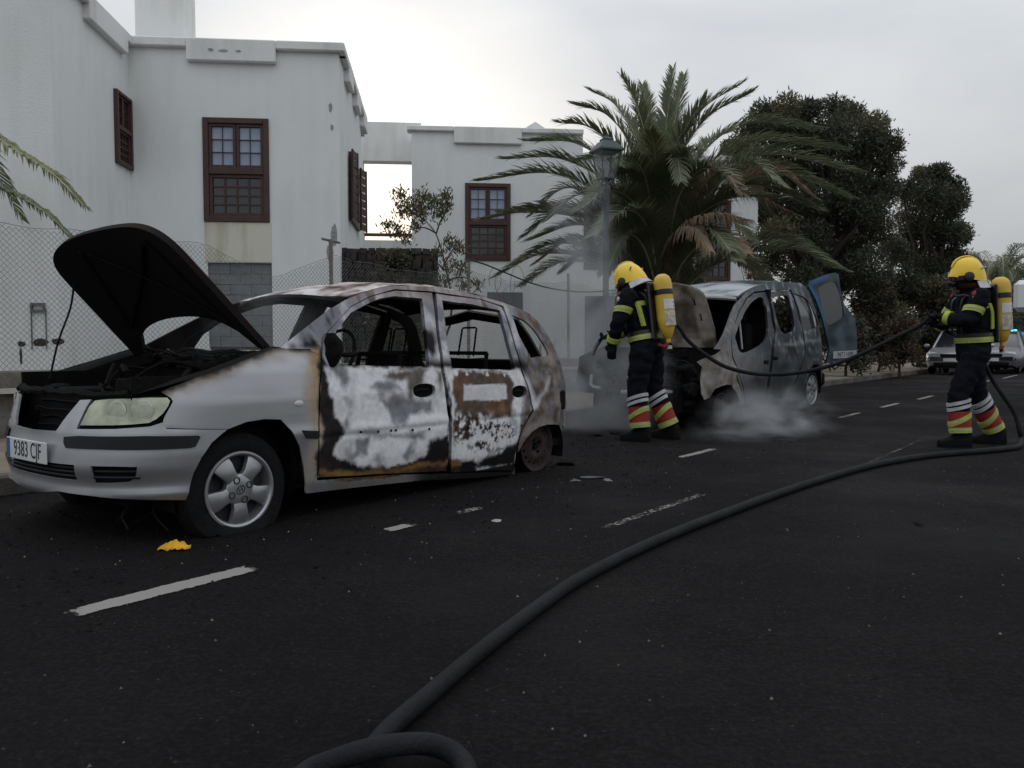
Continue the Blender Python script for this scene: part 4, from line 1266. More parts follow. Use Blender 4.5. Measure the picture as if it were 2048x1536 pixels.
def side(px, py): return inv(FS_, px, py, CT, 1.0, .7)
def front(px, py): return inv(FG, px, py, CT, -.5, .6, (-AL, AL))
def sides(L): return [side(x, y) for x, y in L]
def fronts(L): return [front(x, y) for x, y in L]
def c3(L): return [side(480 + .3418 * x, 540 + .3418 * y) for x, y in L]      # read off an enlarged crop
def smooth_loop(P, n=4): return [(q.x, q.y) for q in spline([Vector((p[0], p[1], 0)) for p in P] + [Vector((P[0][0], P[0][1], 0))], n)][:-1]
def offset_poly(P, d):
    """grow (d>0) or shrink a simple polygon"""
    n = len(P); ar = sum(P[i][0] * P[(i + 1) % n][1] - P[(i + 1) % n][0] * P[i][1] for i in range(n))
    sg = 1 if ar > 0 else -1
    out = []
    for i in range(n):
        a, b, c = P[i - 1], P[i], P[(i + 1) % n]
        e1 = Vector((b[0] - a[0], b[1] - a[1])); e2 = Vector((c[0] - b[0], c[1] - b[1]))
        if e1.length < 1e-9 or e2.length < 1e-9: out.append(b); continue
        n1 = Vector((e1.y, -e1.x)).normalized() * sg; n2 = Vector((e2.y, -e2.x)).normalized() * sg
        m = (n1 + n2); m = m / max(.4, m.length_squared / 2)
        out.append((b[0] + m.x * d, b[1] + m.y * d))
    return out

SILVER = (.43, .44, .46)
ASH = (.80, .80, .815); GREYB_ = (.20, .205, .235); BROWN = (.105, .078, .062); SOOT = (.012, .011, .012); YEL = (.42, .235, .055); RUST = (.16, .085, .05); PINK = (.36, .29, .265); DKB = (.045, .033, .028)
# --- patches on the doors (photo positions carried onto the panel surface)
PT = {}
PT['ash_f'] = c3([(500, 570), (560, 560), (800, 570), (1000, 575), (1110, 570), (1190, 575), (1215, 700), (1215, 960), (1190, 985), (1110, 1010), (1085, 1090), (1000, 1125), (900, 1150), (800, 1155), (720, 1150), (640, 1120), (540, 1085), (570, 1010), (610, 970), (560, 860), (530, 720)])
PT['grey_f'] = [c3(q) for q in ([(540, 570), (620, 580), (640, 640), (620, 700), (560, 620)], [(780, 660), (900, 650), (945, 700), (850, 710), (780, 690)], [(830, 760), (960, 750), (1120, 770), (1130, 820), (1000, 850), (960, 910), (900, 900), (870, 830)],
                [(590, 900), (630, 850), (640, 930), (600, 960)], [(700, 940), (760, 930), (860, 960), (960, 970), (1085, 940), (1080, 985), (960, 990), (860, 980), (740, 970)], [(690, 990), (760, 980), (740, 1080), (660, 1110)], [(1000, 1010), (1020, 1060), (980, 1120), (940, 1090)])]
PT['brown_f'] = [c3(q) for q in ([(840, 620), (960, 580), (1100, 570), (1060, 660), (1010, 720), (1020, 770), (985, 760), (985, 640)], [(870, 590), (1000, 600), (960, 650), (860, 640)], [(1150, 590), (1185, 600), (1180, 700), (1150, 650)])]
PT['ash_r'] = c3([(1195, 575), (1250, 575), (1450, 580), (1630, 585), (1680, 640), (1720, 760), (1700, 850), (1640, 960), (1625, 1010), (1560, 1060), (1480, 1100), (1400, 1140), (1360, 1110), (1300, 1120), (1235, 1110), (1225, 960), (1240, 800)])
PT['brown_r'] = c3([(1260, 605), (1330, 590), (1560, 600), (1600, 660), (1600, 760), (1590, 850), (1520, 860), (1410, 850), (1400, 920), (1330, 990), (1250, 990), (1240, 900), (1265, 790), (1245, 700)])
PT['white_rect'] = c3([(1308, 672), (1560, 668), (1563, 752), (1520, 765), (1308, 762)])
PT['dots'] = [(c3([(1265, 605)])[0], .02), (c3([(1327, 610)])[0], .012), (c3([(1447, 610)])[0], .017), (c3([(1547, 612)])[0], .012)]
PT['mott_r'] = c3([(1250, 850), (1420, 850), (1600, 900), (1640, 980), (1560, 1060), (1400, 1080), (1240, 1000)])
PT['black_r'] = c3([(1390, 1120), (1480, 1085), (1560, 1040), (1640, 1005), (1620, 1080), (1600, 1130), (1560, 1150), (1400, 1160)])
PT['black_m'] = c3([(1105, 1000), (1215, 970), (1235, 1110), (1300, 1125), (1300, 1200), (1120, 1180), (1090, 1100)])
PT['tail'] = c3([(1600, 1195), (1612, 1080), (1650, 1010), (1690, 960), (1700, 985), (1640, 1060), (1618, 1190)])
PT['ash_sill'] = c3([(1380, 1160), (1600, 1140), (1605, 1190), (1500, 1200), (1390, 1195)])
PT['quart_w'] = c3([(1640, 590), (1690, 640), (1730, 760), (1800, 700), (1810, 620), (1790, 690), (1740, 800), (1680, 900), (1800, 890), (1850, 900), (1750, 915), (1680, 975), (1640, 960), (1700, 850), (1700, 740)])
BURN_X = c3([(470, 350), (455, 560), (460, 700), (470, 860), (480, 1000), (455, 1100), (445, 1200)])     # where the burnt zone begins
_bx = sorted([(z, x) for x, z in BURN_X])
def pmask(P, x, z, soft): return clamp(.5 + sdist(x, z, P) / (2 * soft))
_bb = {}
def boxed(P, x, z, m):
    k = id(P)
    if k not in _bb:
        _bb[k] = (min(p[0] for p in P), max(p[0] for p in P), min(p[1] for p in P), max(p[1] for p in P))
    b = _bb[k]
    return b[0] - m < x < b[1] + m and b[2] - m < z < b[3] + m
def paint_side(x, z):
    n1 = fbm(x * 5, z * 5, 1); n2 = fbm(x * 16, z * 16, 4); n3 = fbm(x * 45, z * 45, 7, 3)
    wx = x + .018 * n2 + .012 * n1; wz = z + .018 * fbm(x * 14, z * 14, 11) + .008 * n3
    bx = interp(_bx, z)
    t = wx - bx                                   # metres behind the heat line
    col = tuple(c * (1 + .03 * n1) for c in SILVER); al = 0.0
    zone = t + .03 * n1
    # lower sill stays painted
    zl = interp([(.4, .24), (.9, .21), (1.2, .19), (1.5, .26), (1.7, .30), (3, .4)], x) if x < 1.7 else -1
    low = sstep(.0, .03, zl - wz)
    if zone > -.16:
        k = sstep(-.13, -.02, zone) * (.45 + .55 * sstep(.2, .95, z))
        col = mixc(col, YEL, k * .75); al = k * .7
        k = sstep(-.022, .012, zone)
        if x < .66 or z > .86:
            col = mixc(col, mixc(SOOT, DKB, .3 + .4 * n2), k); al = lerp(al, 1, k)
        else:
            col = mixc(col, SOOT, k); al = lerp(al, 1, k)
    if x > .45 and .1 < z < .95:
        for key, cc in (('ash_f', ASH), ('ash_r', ASH)):
            if boxed(PT[key], wx, wz, .05):
                k = pmask(PT[key], wx, wz, .010)
                c_ = mixc(cc, GREYB_, clamp(.06 + .5 * n1 + .3 * n2))
                c_ = mixc(c_, BROWN, clamp((n1 - .25) * 2) * .6)
                col = mixc(col, c_, k); al = lerp(al, .85, k)
        for P in PT['grey_f']:
            if boxed(P, wx, wz, .05): col = mixc(col, tuple(c * (.8 + .5 * n2) for c in GREYB_), pmask(P, wx, wz, .016) * .85)
        for P in PT['brown_f']:
            if boxed(P, wx, wz, .05): col = mixc(col, tuple(c * (1 + .4 * n2) for c in BROWN), pmask(P, wx, wz, .018) * .9)
        P = PT['brown_r']
        if boxed(P, wx, wz, .05):
            k = pmask(P, wx, wz, .012); col = mixc(col, tuple(c * (1 + .5 * n2) for c in mixc(BROWN, RUST, clamp(.25 + n1))), k)
        P = PT['mott_r']
        if boxed(P, wx, wz, .05):
            k = pmask(P, wx, wz, .04); s_ = n2 + .7 * n3
            col = mixc(col, ASH, k * sstep(.12, .3, s_)); col = mixc(col, DKB, k * sstep(.12, .32, -s_))
        P = PT['white_rect']
        if boxed(P, x, z, .05): col = mixc(col, (.70, .70, .72), pmask(P, x + .004 * n3, z + .004 * n3, .004))
        for (c0, r_) in PT['dots']:
            d = hypot(x - c0[0], z - c0[1])
            if d < r_ * 1.6: col = mixc(col, ASH, sstep(r_ * 1.2, r_ * .8, d))
        for key in ('black_r', 'black_m'):
            if boxed(PT[key], wx, wz, .05):
                k = pmask(PT[key], wx, wz, .016); col = mixc(col, SOOT, k); al = lerp(al, 1, k)
        for key in ('tail', 'ash_sill'):
            if boxed(PT[key], wx, wz, .05): col = mixc(col, ASH, pmask(PT[key], wx, wz, .012) * .8)
        # brown scorch under the black edge, then paint again along the sill
        if x < 1.75:
            edge = interp([(.4, .30), (.75, .245), (1.1, .22), (1.35, .235), (1.75, .20)], x)
            k = sstep(.045, .0, abs(wz - edge + .03)) * .8
            if t > .02: col = mixc(col, mixc(RUST, YEL, .35 + .5 * n1), k * sstep(edge + .01, edge - .02, wz))
            k = sstep(0, .03, edge - .055 - wz) * sstep(1.45, 1.1, wx)
            col = mixc(col, mixc(SILVER, YEL, clamp(.12 + .3 * n1)), k); al = lerp(al, .1, k)
            k = sstep(0, .03, edge - .04 - wz) * sstep(1.2, 1.5, wx)
            col = mixc(col, mixc(SOOT, DKB, .5 + n2), k)
    if z >= .86:     # window frames, pillars, cant rail: bluish bare metal, soot and ash streaks
        k = sstep(.86, .92, z) * max(sstep(.0, .06, t), sstep(.955, 1.0, z))
        g = mixc(GREYB_, ASH, clamp(.22 + .8 * n1 + .25 * n2))
        g = mixc(g, SOOT, clamp((fbm(x * 7, z * 3, 22) - .02) * 3.2)); g = mixc(g, RUST, clamp(n2 * 1.4 - .35) * .6)
        if z > 1.22: g = mixc(g, PINK, sstep(1.22, 1.36, z) * .55)
        col = mixc(col, g, k); al = lerp(al, .8, k)
    if x > 2.38:     # quarter panel: brown and rusty, ash round the arch
        k = sstep(2.40, 2.50, wx - .22 * (wz - .75))
        q = mixc(BROWN, RUST, clamp(.2 + n1)); q = mixc(q, GREYB_, clamp(.35 + .9 * n2)); q = mixc(q, (.30, .27, .24), clamp(n1 * 1.2))
        col = mixc(col, q, k); al = lerp(al, 1, k)
        P = PT['quart_w']
        if boxed(P, wx, wz, .05): col = mixc(col, PINK if z < .5 else ASH, pmask(P, wx, wz, .02) * .7)
    return col + (al,)
CARP = PM('burnt_car_paint', .33, .88, .72, nscale=32, namt=.15)
# fender and bumper: paint with soot along the bonnet edge
F_TOP = [(x, z) for x, z in sides([(545, 697), (465, 730), (392, 755), (312, 787)])]
def paint_fender(x, z):
    c = paint_side(x, z)
    col, al = c[:3], c[3]
    d = interp(sorted(F_TOP), x) - z
    n = fbm(x * 9, z * 9, 3)
    k = sstep(.035, .0, d + .02 * n); col = mixc(col, mixc(YEL, BROWN, .6), sstep(.09, .01, d + .03 * n) * .55)
    col = mixc(col, SOOT, k * .9); al = max(al, k)
    s_ = fbm(x * 3, z * 22, 9)
    col = mixc(col, tuple(q * .8 for q in col), clamp(s_ * .6))
    return tuple(col) + (al,)
def paint_front(a, z):
    n = fbm(a * 3, z * 4, 6); k = clamp(.12 + .5 * fbm(a * 8, z * 3, 2))
    c = tuple(q * (1 + .06 * n) for q in SILVER)
    c = mixc(c, (.20, .20, .205), k * .35)
    c = mixc(c, (.16, .14, .12), sstep(.30, .18, z + .02 * n) * .5)
    t = sstep(.74, .78, z + .012 * n)
    return mixc(c, SOOT, t * .85) + (max(.08, t),)

arch_f = sides([(378, 992), (387, 946), (402, 915), (422, 886), (440, 870), (457, 858), (492, 844), (530, 838), (562, 839), (584, 862), (600, 893), (608, 935), (610, 984)])
fr_out = arch_f[5:] + sides([(632, 977), (634, 957), (637, 860), (637, 779), (641, 708)]) + sides([(600, 694), (545, 697), (465, 730), (392, 755), (340, 775), (322, 784), (342, 796), (346, 803), (330, 832), (326, 842), (333, 856)])
fender = shell('front_fender', fr_out, [], FS_, CARP, car, .022, .008, paint_fender)
MB().sph((0, 0, 0), (.032, .008, .018), 14, 8).build('side_repeater', M('repeater_white', (.55, .54, .5), .3), fender).location = FS_(*side(598, 807))
rp_ = sides([(604, 861), (636, 862), (636, 877), (612, 876)])
shell('fender_trim', rp_, [], FS_, M('dark_trim', (.014, .0145, .017), .65, spec=.25), fender, .03, .01, dent=lambda a, b: .008)
fr_far = shell('front_fender', fr_out, [], FS_, CARP, car, .035, .008, paint_fender, mirror=True)
# front door / rear door
fd_out = sides([(636, 955), (640, 860), (640, 779), (644, 712), (646, 676), (664, 655), (702, 614), (740, 594), (790, 581), (864, 586), (870, 640), (881, 735), (892, 800), (898, 868), (897, 919), (893, 942), (788, 947)])
fd_win = sides([(668, 727), (700, 730), (780, 732), (858, 733), (855, 690), (844, 597), (790, 592), (760, 597), (740, 605), (702, 625), (672, 662), (668, 690)])
hf = [(side(849, 781)[0] + .105 * cos(t), side(849, 781)[1] + .046 * math.copysign(abs(sin(t)) ** .7, sin(t))) for t in [2 * pi * k / 18 for k in range(18)]]
hr = [(side(1039, 783)[0] + .085 * cos(t), side(1039, 783)[1] + .046 * math.copysign(abs(sin(t)) ** .7, sin(t))) for t in [2 * pi * k / 18 for k in range(18)]]
def dent_door(a, b):
    return .006 * fbm(a * 4, b * 4, 12) + .004 * sin(b * 26) * exp(-((a - 1.1) / .5) ** 2) * (1 if b < .5 else 0) - .012 * exp(-((b - .46) / .012) ** 2) * .5
door_f = shell('front_door', fd_out, [fd_win, hf], FS_, CARP, car, .0135, .03, paint_side, dent=dent_door)
rd_out = sides([(872, 587), (958, 599), (1004, 614), (1014, 640), (1028, 690), (1042, 742), (1058, 790), (1064, 822), (1044, 856), (1033, 888), (1029, 925), (1024, 940), (960, 942), (902, 945), (903, 919), (904, 868), (898, 800), (887, 735), (876, 640)])
rd_win = sides([(884, 600), (940, 608), (1000, 621), (1010, 660), (1020, 700), (1029, 740), (960, 738), (905, 736), (899, 710), (891, 650)])
door_r = shell('rear_door', rd_out, [rd_win, hr], FS_, CARP, car, .0135, .03, paint_side, dent=dent_door)
shell('front_door', fd_out, [fd_win], FS_, CARP, car, .05, .03, lambda a, b: SOOT + (1,), mirror=True)
shell('rear_door', rd_out, [rd_win], FS_, CARP, car, .05, .03, lambda a, b: SOOT + (1,), mirror=True)
for d_ in (door_f, door_r):
    pass
HND = M('charred_black', (.007, .0068, .0068), .9, spec=.12, var=.4, scale=12, bump=.5, bscale=50)
for d_, (px, py), ww in ((door_f, (849, 781), .15), (door_r, (1039, 783), .125)):
    x, z = side(px, py)
    MB().rbox((x, -cW(x, z) + .035, z), (ww * 1.6, .02, .11), .008).build('handle_recess', HND, d_)
    MB().tube(spline([(x - ww * .6, -cW(x, z) + .012, z - .004), (x - .02, -cW(x, z) - .004, z + .006), (x + ww * .3, -cW(x, z) + .008, z + .003)], 5), .008, 6).build('handle', HND, d_)
# small screw holes of the lost rubbing strip
for d_, L in ((door_f, [(703, 948), (805, 946), (880, 940), (908, 938), (1007, 936), (1104, 930)]), (door_r, [(1330, 925), (1408, 920), (1490, 916), (1567, 914), (1645, 910)])):
    for q in L:
        x, z = c3([q])[0]
        MB().lathe([(.008, 0), (.008, .006)], 8, Matrix.Translation((x, -cW(x, z) - .004, z)) @ Matrix.Rotation(pi / 2, 4, 'X')).build('screw_hole', HND, d_)
# body side: A-pillar, cant rail, quarter panel, sill
ap = offset_poly(sides([(630, 962), (637, 860), (637, 779), (641, 712), (644, 674), (664, 653), (702, 612), (740, 592), (790, 578), (866, 583), (958, 597), (1007, 612), (1017, 640), (1031, 690), (1045, 742), (1061, 790), (1068, 824), (1047, 858), (1037, 888), (1033, 925), (1027, 944), (960, 946), (895, 948), (788, 951)]), -.0)
bs_out = sides([(560, 697), (576, 683), (620, 648), (654, 622), (690, 600), (719, 588), (750, 578), (788, 571), (873, 574), (958, 591), (1006, 605), (1040, 618), (1061, 629), (1080, 648), (1095, 670), (1110, 697)])
bs_out += [(2.99, .86), (3.08, .74), (3.15, .60), (3.18, .48), (3.18, .33), (3.06, .31)]
bs_out += sides([(1128, 852), (1112, 849), (1095, 849), (1078, 854), (1064, 864), (1054, 875), (1042, 893), (1034, 909), (1030, 930), (1029, 948)])
bs_out += sides([(960, 955), (822, 963), (719, 974), (612, 987), (611, 975), (622, 960), (629, 860), (629, 779), (632, 712), (620, 698)])
qw = smooth_loop(sides([(1024, 630), (1054, 645), (1079, 675), (1097, 709), (1075, 713), (1052, 713), (1040, 677)]), 3)
def fix_sill(P): return P
body_side = shell('body_side', bs_out, [ap, qw], FS_, CARP, car, .0165, .014, paint_side, dent=lambda a, b: .003 * fbm(a * 6, b * 6, 5))
shell('body_side', bs_out, [ap, qw], FS_, CARP, car, .04, .014, lambda a, b: mixc(SOOT, DKB, clamp(.3 + fbm(a * 5, b * 5))) + (1,), mirror=True)
# tail-lamp hole
tl = side(1123, 800)
MB().rbox((tl[0], -cW(*tl) + .004, tl[1]), (.10, .03, .16), .02).build('tail_lamp_hole', HND, body_side)
# B pillar posts
for sg in (-1, 1):
    pts = [(1.60, sg * .80, .2), (1.58, sg * .82, .5), (1.56, sg * .80, .86), (1.64, sg * .70, 1.15), (1.70, sg * .60, 1.38)]
    MB().tube(spline(pts, 4), .042, 8, flat=.7).build('door_pillar', HND if sg > 0 else CARP, car) if sg > 0 else MB().tube(spline([(p[0], p[1] + .05, p[2]) for p in pts], 4), .04, 8, flat=.7).build('door_pillar', HND, car)
# roof
RZ = [(.80, 1.235), (.95, 1.305), (1.1, 1.345), (1.33, 1.398), (1.74, 1.412), (2.18, 1.374), (2.44, 1.332), (2.74, 1.246), (2.9, 1.10)]
def FR_(a, b):
    z = interp(RZ, a); w = zw(z) - .006
    c = .062 * (1 - (b / w) ** 2)
    return (a, b, z + c + .006)
def roof_out():
    L = []; 
    for i in range(13): 
        b = -.595 + 1.19 * i / 12; L.append((.93 - .09 * (1 - (b / .6) ** 2), b))
    for i in range(13):
        b = .595 - 1.19 * i / 12; L.append((2.66 + .06 * (1 - (b / .6) ** 2), b))
    return L
def paint_roof(a, b):
    n1 = fbm(a * 4, b * 4, 31); n2 = fbm(a * 14, b * 14, 33)
    c = mixc(PINK, ASH, clamp(.25 + n1)); c = mixc(c, RUST, clamp(n2 * 1.5) * .7); c = mixc(c, DKB, clamp(-n1 * 1.6 - .1 + n2 * .6))
    return c + (1.0,)
roof = shell('roof', roof_out(), [], FR_, CARP, car, .03, .02, paint_roof, dent=lambda a, b: .010 * fbm(a * 3.5, b * 3.5, 40) - .03 * exp(-((a - 1.6) / .6) ** 2 - (b / .4) ** 2))
# roof header rails and far pillars
hd = MB()
hd.tube([( .955 - .09 * (1 - (b / .6) ** 2), b, FR_(.93, b)[2] - .045) for b in [-.56 + .112 * i for i in range(11)]], .04, 6, flat=.6)
hd.build('windscreen_header', HND, car)
lf = MB()
for a in (1.35, 1.75, 2.15, 2.55):
    lf.tube([(a, b, FR_(a, b)[2] - .05) for b in [-.55 + .11 * i for i in range(11)]], .022, 5)
lf.build('roof_bow', HND, car)
# tailgate frame
RX = [(.30, 3.18), (.5, 3.18), (.7, 3.10), (.86, 3.00), (1.08, 2.89), (1.25, 2.76), (1.32, 2.68)]
def FT(a, b):
    x = interp(RX, b); w = max(.3, cW(min(x, 3.1), b) - .02)
    return (x + .06 * (1 - (a / w) ** 2), a, b)
tg = [(-.62, .34), (.62, .34), (.66, .6), (.62, .86), (.50, 1.22), (.0, 1.30), (-.50, 1.22), (-.62, .86), (-.66, .6)]
tw = [(-.5, .88), (.5, .88), (.41, 1.17), (0, 1.23), (-.41, 1.17)]
shell('tailgate', tg, [tw], FT, CARP, car, .04, .02, lambda a, b: mixc(BROWN, RUST, clamp(.3 + fbm(a * 5, b * 5))) + (1,), flip=False)
MB().rbox((3.10, 0, .26), (.18, 1.35, .10), .03).build('rear_crossmember', HND, car)

# ---- front end
def mirror_half(H): return H + [(-a, z) for a, z in reversed(H)]
half = fronts([(373, 1002), (379, 985), (388, 946), (403, 915), (423, 886), (441, 870), (455, 859), (333, 858), (328, 844), (300, 853), (230, 858), (153, 858), (161, 838), (172, 815), (182, 799), (160, 800)])
gv = fronts([(135, 830), (113, 862)])
half += gv
zb = gv[1][1]
low = fronts([(370, 1003), (264, 1001), (176, 993), (110, 984)])
half = [(-clamp(-a, 0, AL), z) for a, z in half]
lowh = [(a, z) for a, z in low]
outl = mirror_half(list(reversed(lowh[1:])) + half) if False else None
H_ = [(lowh[3][0], lowh[3][1] - .0)] + [lowh[2], lowh[1]] + half
H_ = [(0.0 - .05, min(q[1] for q in lowh) + .015)] + H_ + [(-.02, zb - .006)]
fo = H_ + [(-a, z) for a, z in reversed(H_)]
li = fronts([(34, 919), (148, 930), (148, 962)])
lin = [(-abs(li[2][0]), li[2][1]), (-abs(li[1][0]), li[1][1])]
lower_in = [(lin[0][0], lin[0][1]), (lin[1][0], lin[1][1]), (-lin[1][0], lin[1][1]), (-lin[0][0], lin[0][1])]
fog = fronts([(181, 932), (230, 933), (274, 934), (272, 948), (268, 958), (255, 966), (220, 968), (183, 968)])
fogm = [(-a, z) for a, z in fog]
bumper = shell('front_bumper', fo, [lower_in, fog, fogm], FG, CARP, car, .022, .012, paint_front, flip=True, dent=lambda a, z: (-.026 * sstep(.40, .29, z) + .014 * exp(-((z - .245) / .025) ** 2) + .004 * exp(-((z - .555) / .012) ** 2)) * sstep(AL - .12, AL - .34, abs(a)))
BK = M('intake_black', (.008, .008, .009), .85, var=.3, spec=.15)
def strip(name, P, mat, parent, d=.010, thick=.016, h=.03): return shell(name, P, [], FG, mat, parent, h, thick, dent=lambda a, b: d, flip=True)
ts = fronts([(131, 874), (160, 872), (290, 872), (396, 871), (400, 874), (390, 893), (380, 896), (290, 900), (200, 899), (134, 896), (130, 885)])
TRIMD = M('dark_trim', (.014, .0145, .017), .65, spec=.25)
strip('rubbing_strip', ts, TRIMD, bumper); strip('rubbing_strip', [(-a, z) for a, z in ts], TRIMD, bumper)
for nm, P in (('lower_intake', lower_in), ('fog_recess', fog), ('fog_recess', fogm)):
    q = shell(nm, offset_poly(P, .012), [], FG, BK, bumper, .04, .01, dent=lambda a, b: -.045, flip=True)
    zs_ = [p[1] for p in P]; as_ = [p[0] for p in P]
    for k in range(3 if nm == 'lower_intake' else 2):
        z = min(zs_) + (max(zs_) - min(zs_)) * (k + 1) / (4 if nm == 'lower_intake' else 3)
        pts = [Vector(FG(lerp(min(as_), max(as_), t / 8), z)) for t in range(9)]
        MB().tube([p + Vector((.022, 0, 0)) for p in pts], .007, 4).build('slat', TRIMD, q)
# headlamps
HL = M('headlamp_lens', (.40, .42, .30), .16, var=.45, scale=9, spec=.6, coat=.6)
hl = fronts([(158, 853), (166, 836), (178, 812), (190, 799), (220, 796), (255, 795), (300, 793), (336, 793), (343, 801), (338, 814), (327, 829), (314, 840), (299, 848), (270, 851), (230, 853)])
def headlamp(P, mir):
    P = [(-a, z) for a, z in P] if mir else P
    r_ = empty('headlamp', (0, 0, 0), 0, parent=car)
    shell('lens', offset_poly(P, -.006), [], FG, HL, r_, .02, .01, dent=lambda a, b: .002, flip=True)
    shell('lamp_surround', offset_poly(P, .008), [], FG, BK, r_, .03, .01, dent=lambda a, b: -.016, flip=True)
    cx = sum(p[0] for p in P) / len(P); cz = sum(p[1] for p in P) / len(P)
    for dx, rr in ((-.07 if not mir else .07, .055), (.06 if not mir else -.06, .05)):
        c = Vector(FG(cx + dx, cz)); 
        e_ = 1e-3; du = Vector(FG(cx + dx + e_, cz)) - c; nn = -du.cross(Vector((0, 0, 1))).normalized()
        X = Matrix.Translation(c + nn * .004) @ nn.to_track_quat('Z', 'Y').to_matrix().to_4x4()
        MB().lathe([(rr, 0), (rr * .96, .003), (rr * .8, .0042), (.004, .005)], 20, X).build('reflector', M('lamp_reflector', (.50, .52, .42), .2, var=.3, scale=20, coat=.5), r_)
    return r_
headlamp(hl, False); headlamp(hl, True)
# number plate
pc = front(61, 902); PLW, PLH = .50, .112
plate = empty('number_plate', (0, 0, 0), 0, parent=car)
pz_ = .447
px_ = FG(0, pz_)[0] - .012
PX = Matrix.Translation((px_, 0.0, pz_)) @ Matrix.Rotation(-pi / 2, 4, 'Z') @ Matrix.Rotation(pi / 2, 4, 'X')
MB().rbox((0, 0, 0), (PLW, PLH, .008), .003, X=PX).build('plate_panel', M('plate_white', (.62, .64, .66), .4, var=.1, scale=5), plate)
MB().rbox((-PLW / 2 + .024, 0, .0048), (.042, PLH - .008, .002), .0005, X=PX).build('plate_band', M('plate_blue', (.03, .10, .30), .4), plate)
text_mesh('lettering', '9383 CJF', .118, M('plate_black', (.015, .015, .018), .5), plate, PX @ Matrix.Translation((.02, 0, .0045)), .001, .80)
# grille cavity and engine bay
gr = MB()
gr.rbox((-.50, 0, .60), (.06, 1.2, .30), .01); gr.build('radiator', BK, car)
cg = MB()
for k in range(4): cg.tube([(-.56 + .02 * (k % 2), y_, .56 + .045 * k + .01 * fbm(y_ * 5, k)) for y_ in [-.30 + .06 * i for i in range(11)]], .007, 4)
cg.build('grille_slats', HND, car)
CM = MB(); R = random.Random(8)
pts = [(-.50 - .10 * (1 - (y_ / .7) ** 2) + R.gauss(0, .004), y_, .745 + R.gauss(0, .005)) for y_ in [-.66 + .066 * i for i in range(21)]]
CM.tube(pts, .022, 6); CM.build('bonnet_slam_panel', HND, car)
bay = MB()
bay.box((-.03, -.66, .60), (.95, .02, .48)).box((-.03, .66, .60), (.95, .02, .48)).box((.36, 0, .66), (.03, 1.34, .60)).box((-.03, 0, .25), (1.0, 1.34, .03))
bay.build('engine_bay', HND, car, False)
eng = MB()
for _ in range(46):
    s_ = R.uniform(.03, .13)
    X = Matrix.Translation((R.uniform(-.4, .28), R.uniform(-.55, .55), R.uniform(.55, .76))) @ Matrix.Rotation(R.uniform(0, 3), 4, 'Z') @ Matrix.Rotation(R.uniform(-.4, .4), 4, 'X')
    eng.rbox((0, 0, 0), (s_ * R.uniform(1, 2.2), s_, s_ * R.uniform(.6, 1.4)), .012, X=X)
eng.rbox((-.06, 0, .60), (.45, .7, .26), .04)
for _ in range(14):
    p = Vector((R.uniform(-.4, .1), R.uniform(-.5, .5), R.uniform(.68, .8))); q = p + Vector((R.uniform(-.1, .35), R.uniform(-.3, .3), R.uniform(-.05, .12)))
    eng.tube(spline([p, (p + q) / 2 + Vector((0, 0, R.uniform(-.06, .08))), q], 4), R.uniform(.006, .018), 5)
eng.build('engine', HND, car)
cw = MB()
for k, (zo, rr) in enumerate([(0, .022), (.03, .012), (-.05, .03)]):
    cw.tube([(.30 + .06 * (abs(y_) / .7) ** 2 + R.gauss(0, .006), y_, .93 + zo + .02 * fbm(y_ * 3, k) + R.gauss(0, .006)) for y_ in [-.72 + .06 * i for i in range(25)]], rr, 5)
for _ in range(26):
    p = Vector((R.uniform(.18, .5), R.uniform(-.66, .66), .93)); cw.tube([p, p + Vector((R.uniform(-.08, .1), R.uniform(-.12, .12), R.uniform(.0, .05)))], R.uniform(.004, .01), 4)
cw.build('cowl', HND, car)
# inner fender flanges
for sg, nm in ((-1, 'fender_flange'), (1, 'fender_flange')):
    top = [(-.50, .752), (-.30, .82), (-.1, .87), (.1, .935), (.3, .99)]
    m_ = MB()
    m_.loft([[(x, sg * (cW(x, z) - .004), z - .003), (x, sg * .70, z + .004), (x, sg * .66, z - .02), (x, sg * .65, z - .10)] for x, z in top], closed=False, caps=False)
    m_.build(nm, HND, car)
# bonnet, raised
HDIR = Vector((-.695, 0, .719)); HNRM = Vector((.719, 0, .695))
def FH(a, b):     # a lateral, b along from hinge
    u = clamp(abs(a) / .68)
    h0 = Vector((.255 - .06 * (a / .66) * -1 * -1 if False else .25 - .05 * (a / .66), a, .976 - .018 * (a / .66)))
    return h0 + HDIR * b + HNRM * (.092 * (1 - u * u)) + Vector((0, -a * .10 * b, 0))
ho = []
for i in range(17):
    a = -.67 + 1.34 * i / 16
    ho.append((a, (.215 * sqrt(max(0, 1 - (abs(a) / .575) ** 2.6)) if abs(a) < .575 else 0.0)))
ho[0] = (-.67, -.02); ho[-1] = (.67, -.02)
fe_ = []
for i in range(25):
    th = pi * i / 24
    a = .67 * math.copysign(abs(cos(th)) ** .5, cos(th)); fe_.append((a, .60 + .275 * abs(sin(th)) ** .62))
ho += fe_
bon = shell('bonnet', ho, [], FH, CARP, car, .04, .035, lambda a, b: mixc(mixc(BROWN, RUST, .5 + fbm(a * 4, b * 4)), SOOT, .82) + (1,), inner=(.007, .0065, .0065, 1))
ri = MB()
for (p, q) in [((-.5, .2), (-.35, .78)), ((.5, .2), (.35, .78)), ((-.5, .2), (.3, .75)), ((.5, .2), (-.3, .75))]:
    ri.tube([Vector(FH(lerp(p[0], q[0], t / 8), lerp(p[1], q[1], t / 8))) - HNRM * .042 for t in range(9)], .016, 5, flat=.5)
ri.build('bonnet_rib', HND, bon)
MB().tube(spline([(-.43, .46, .80), (-.36, .50, 1.02), (-.27, .54, 1.22), (-.235, .555, 1.385)], 5), .006, 6).build('prop_rod', HND, car)
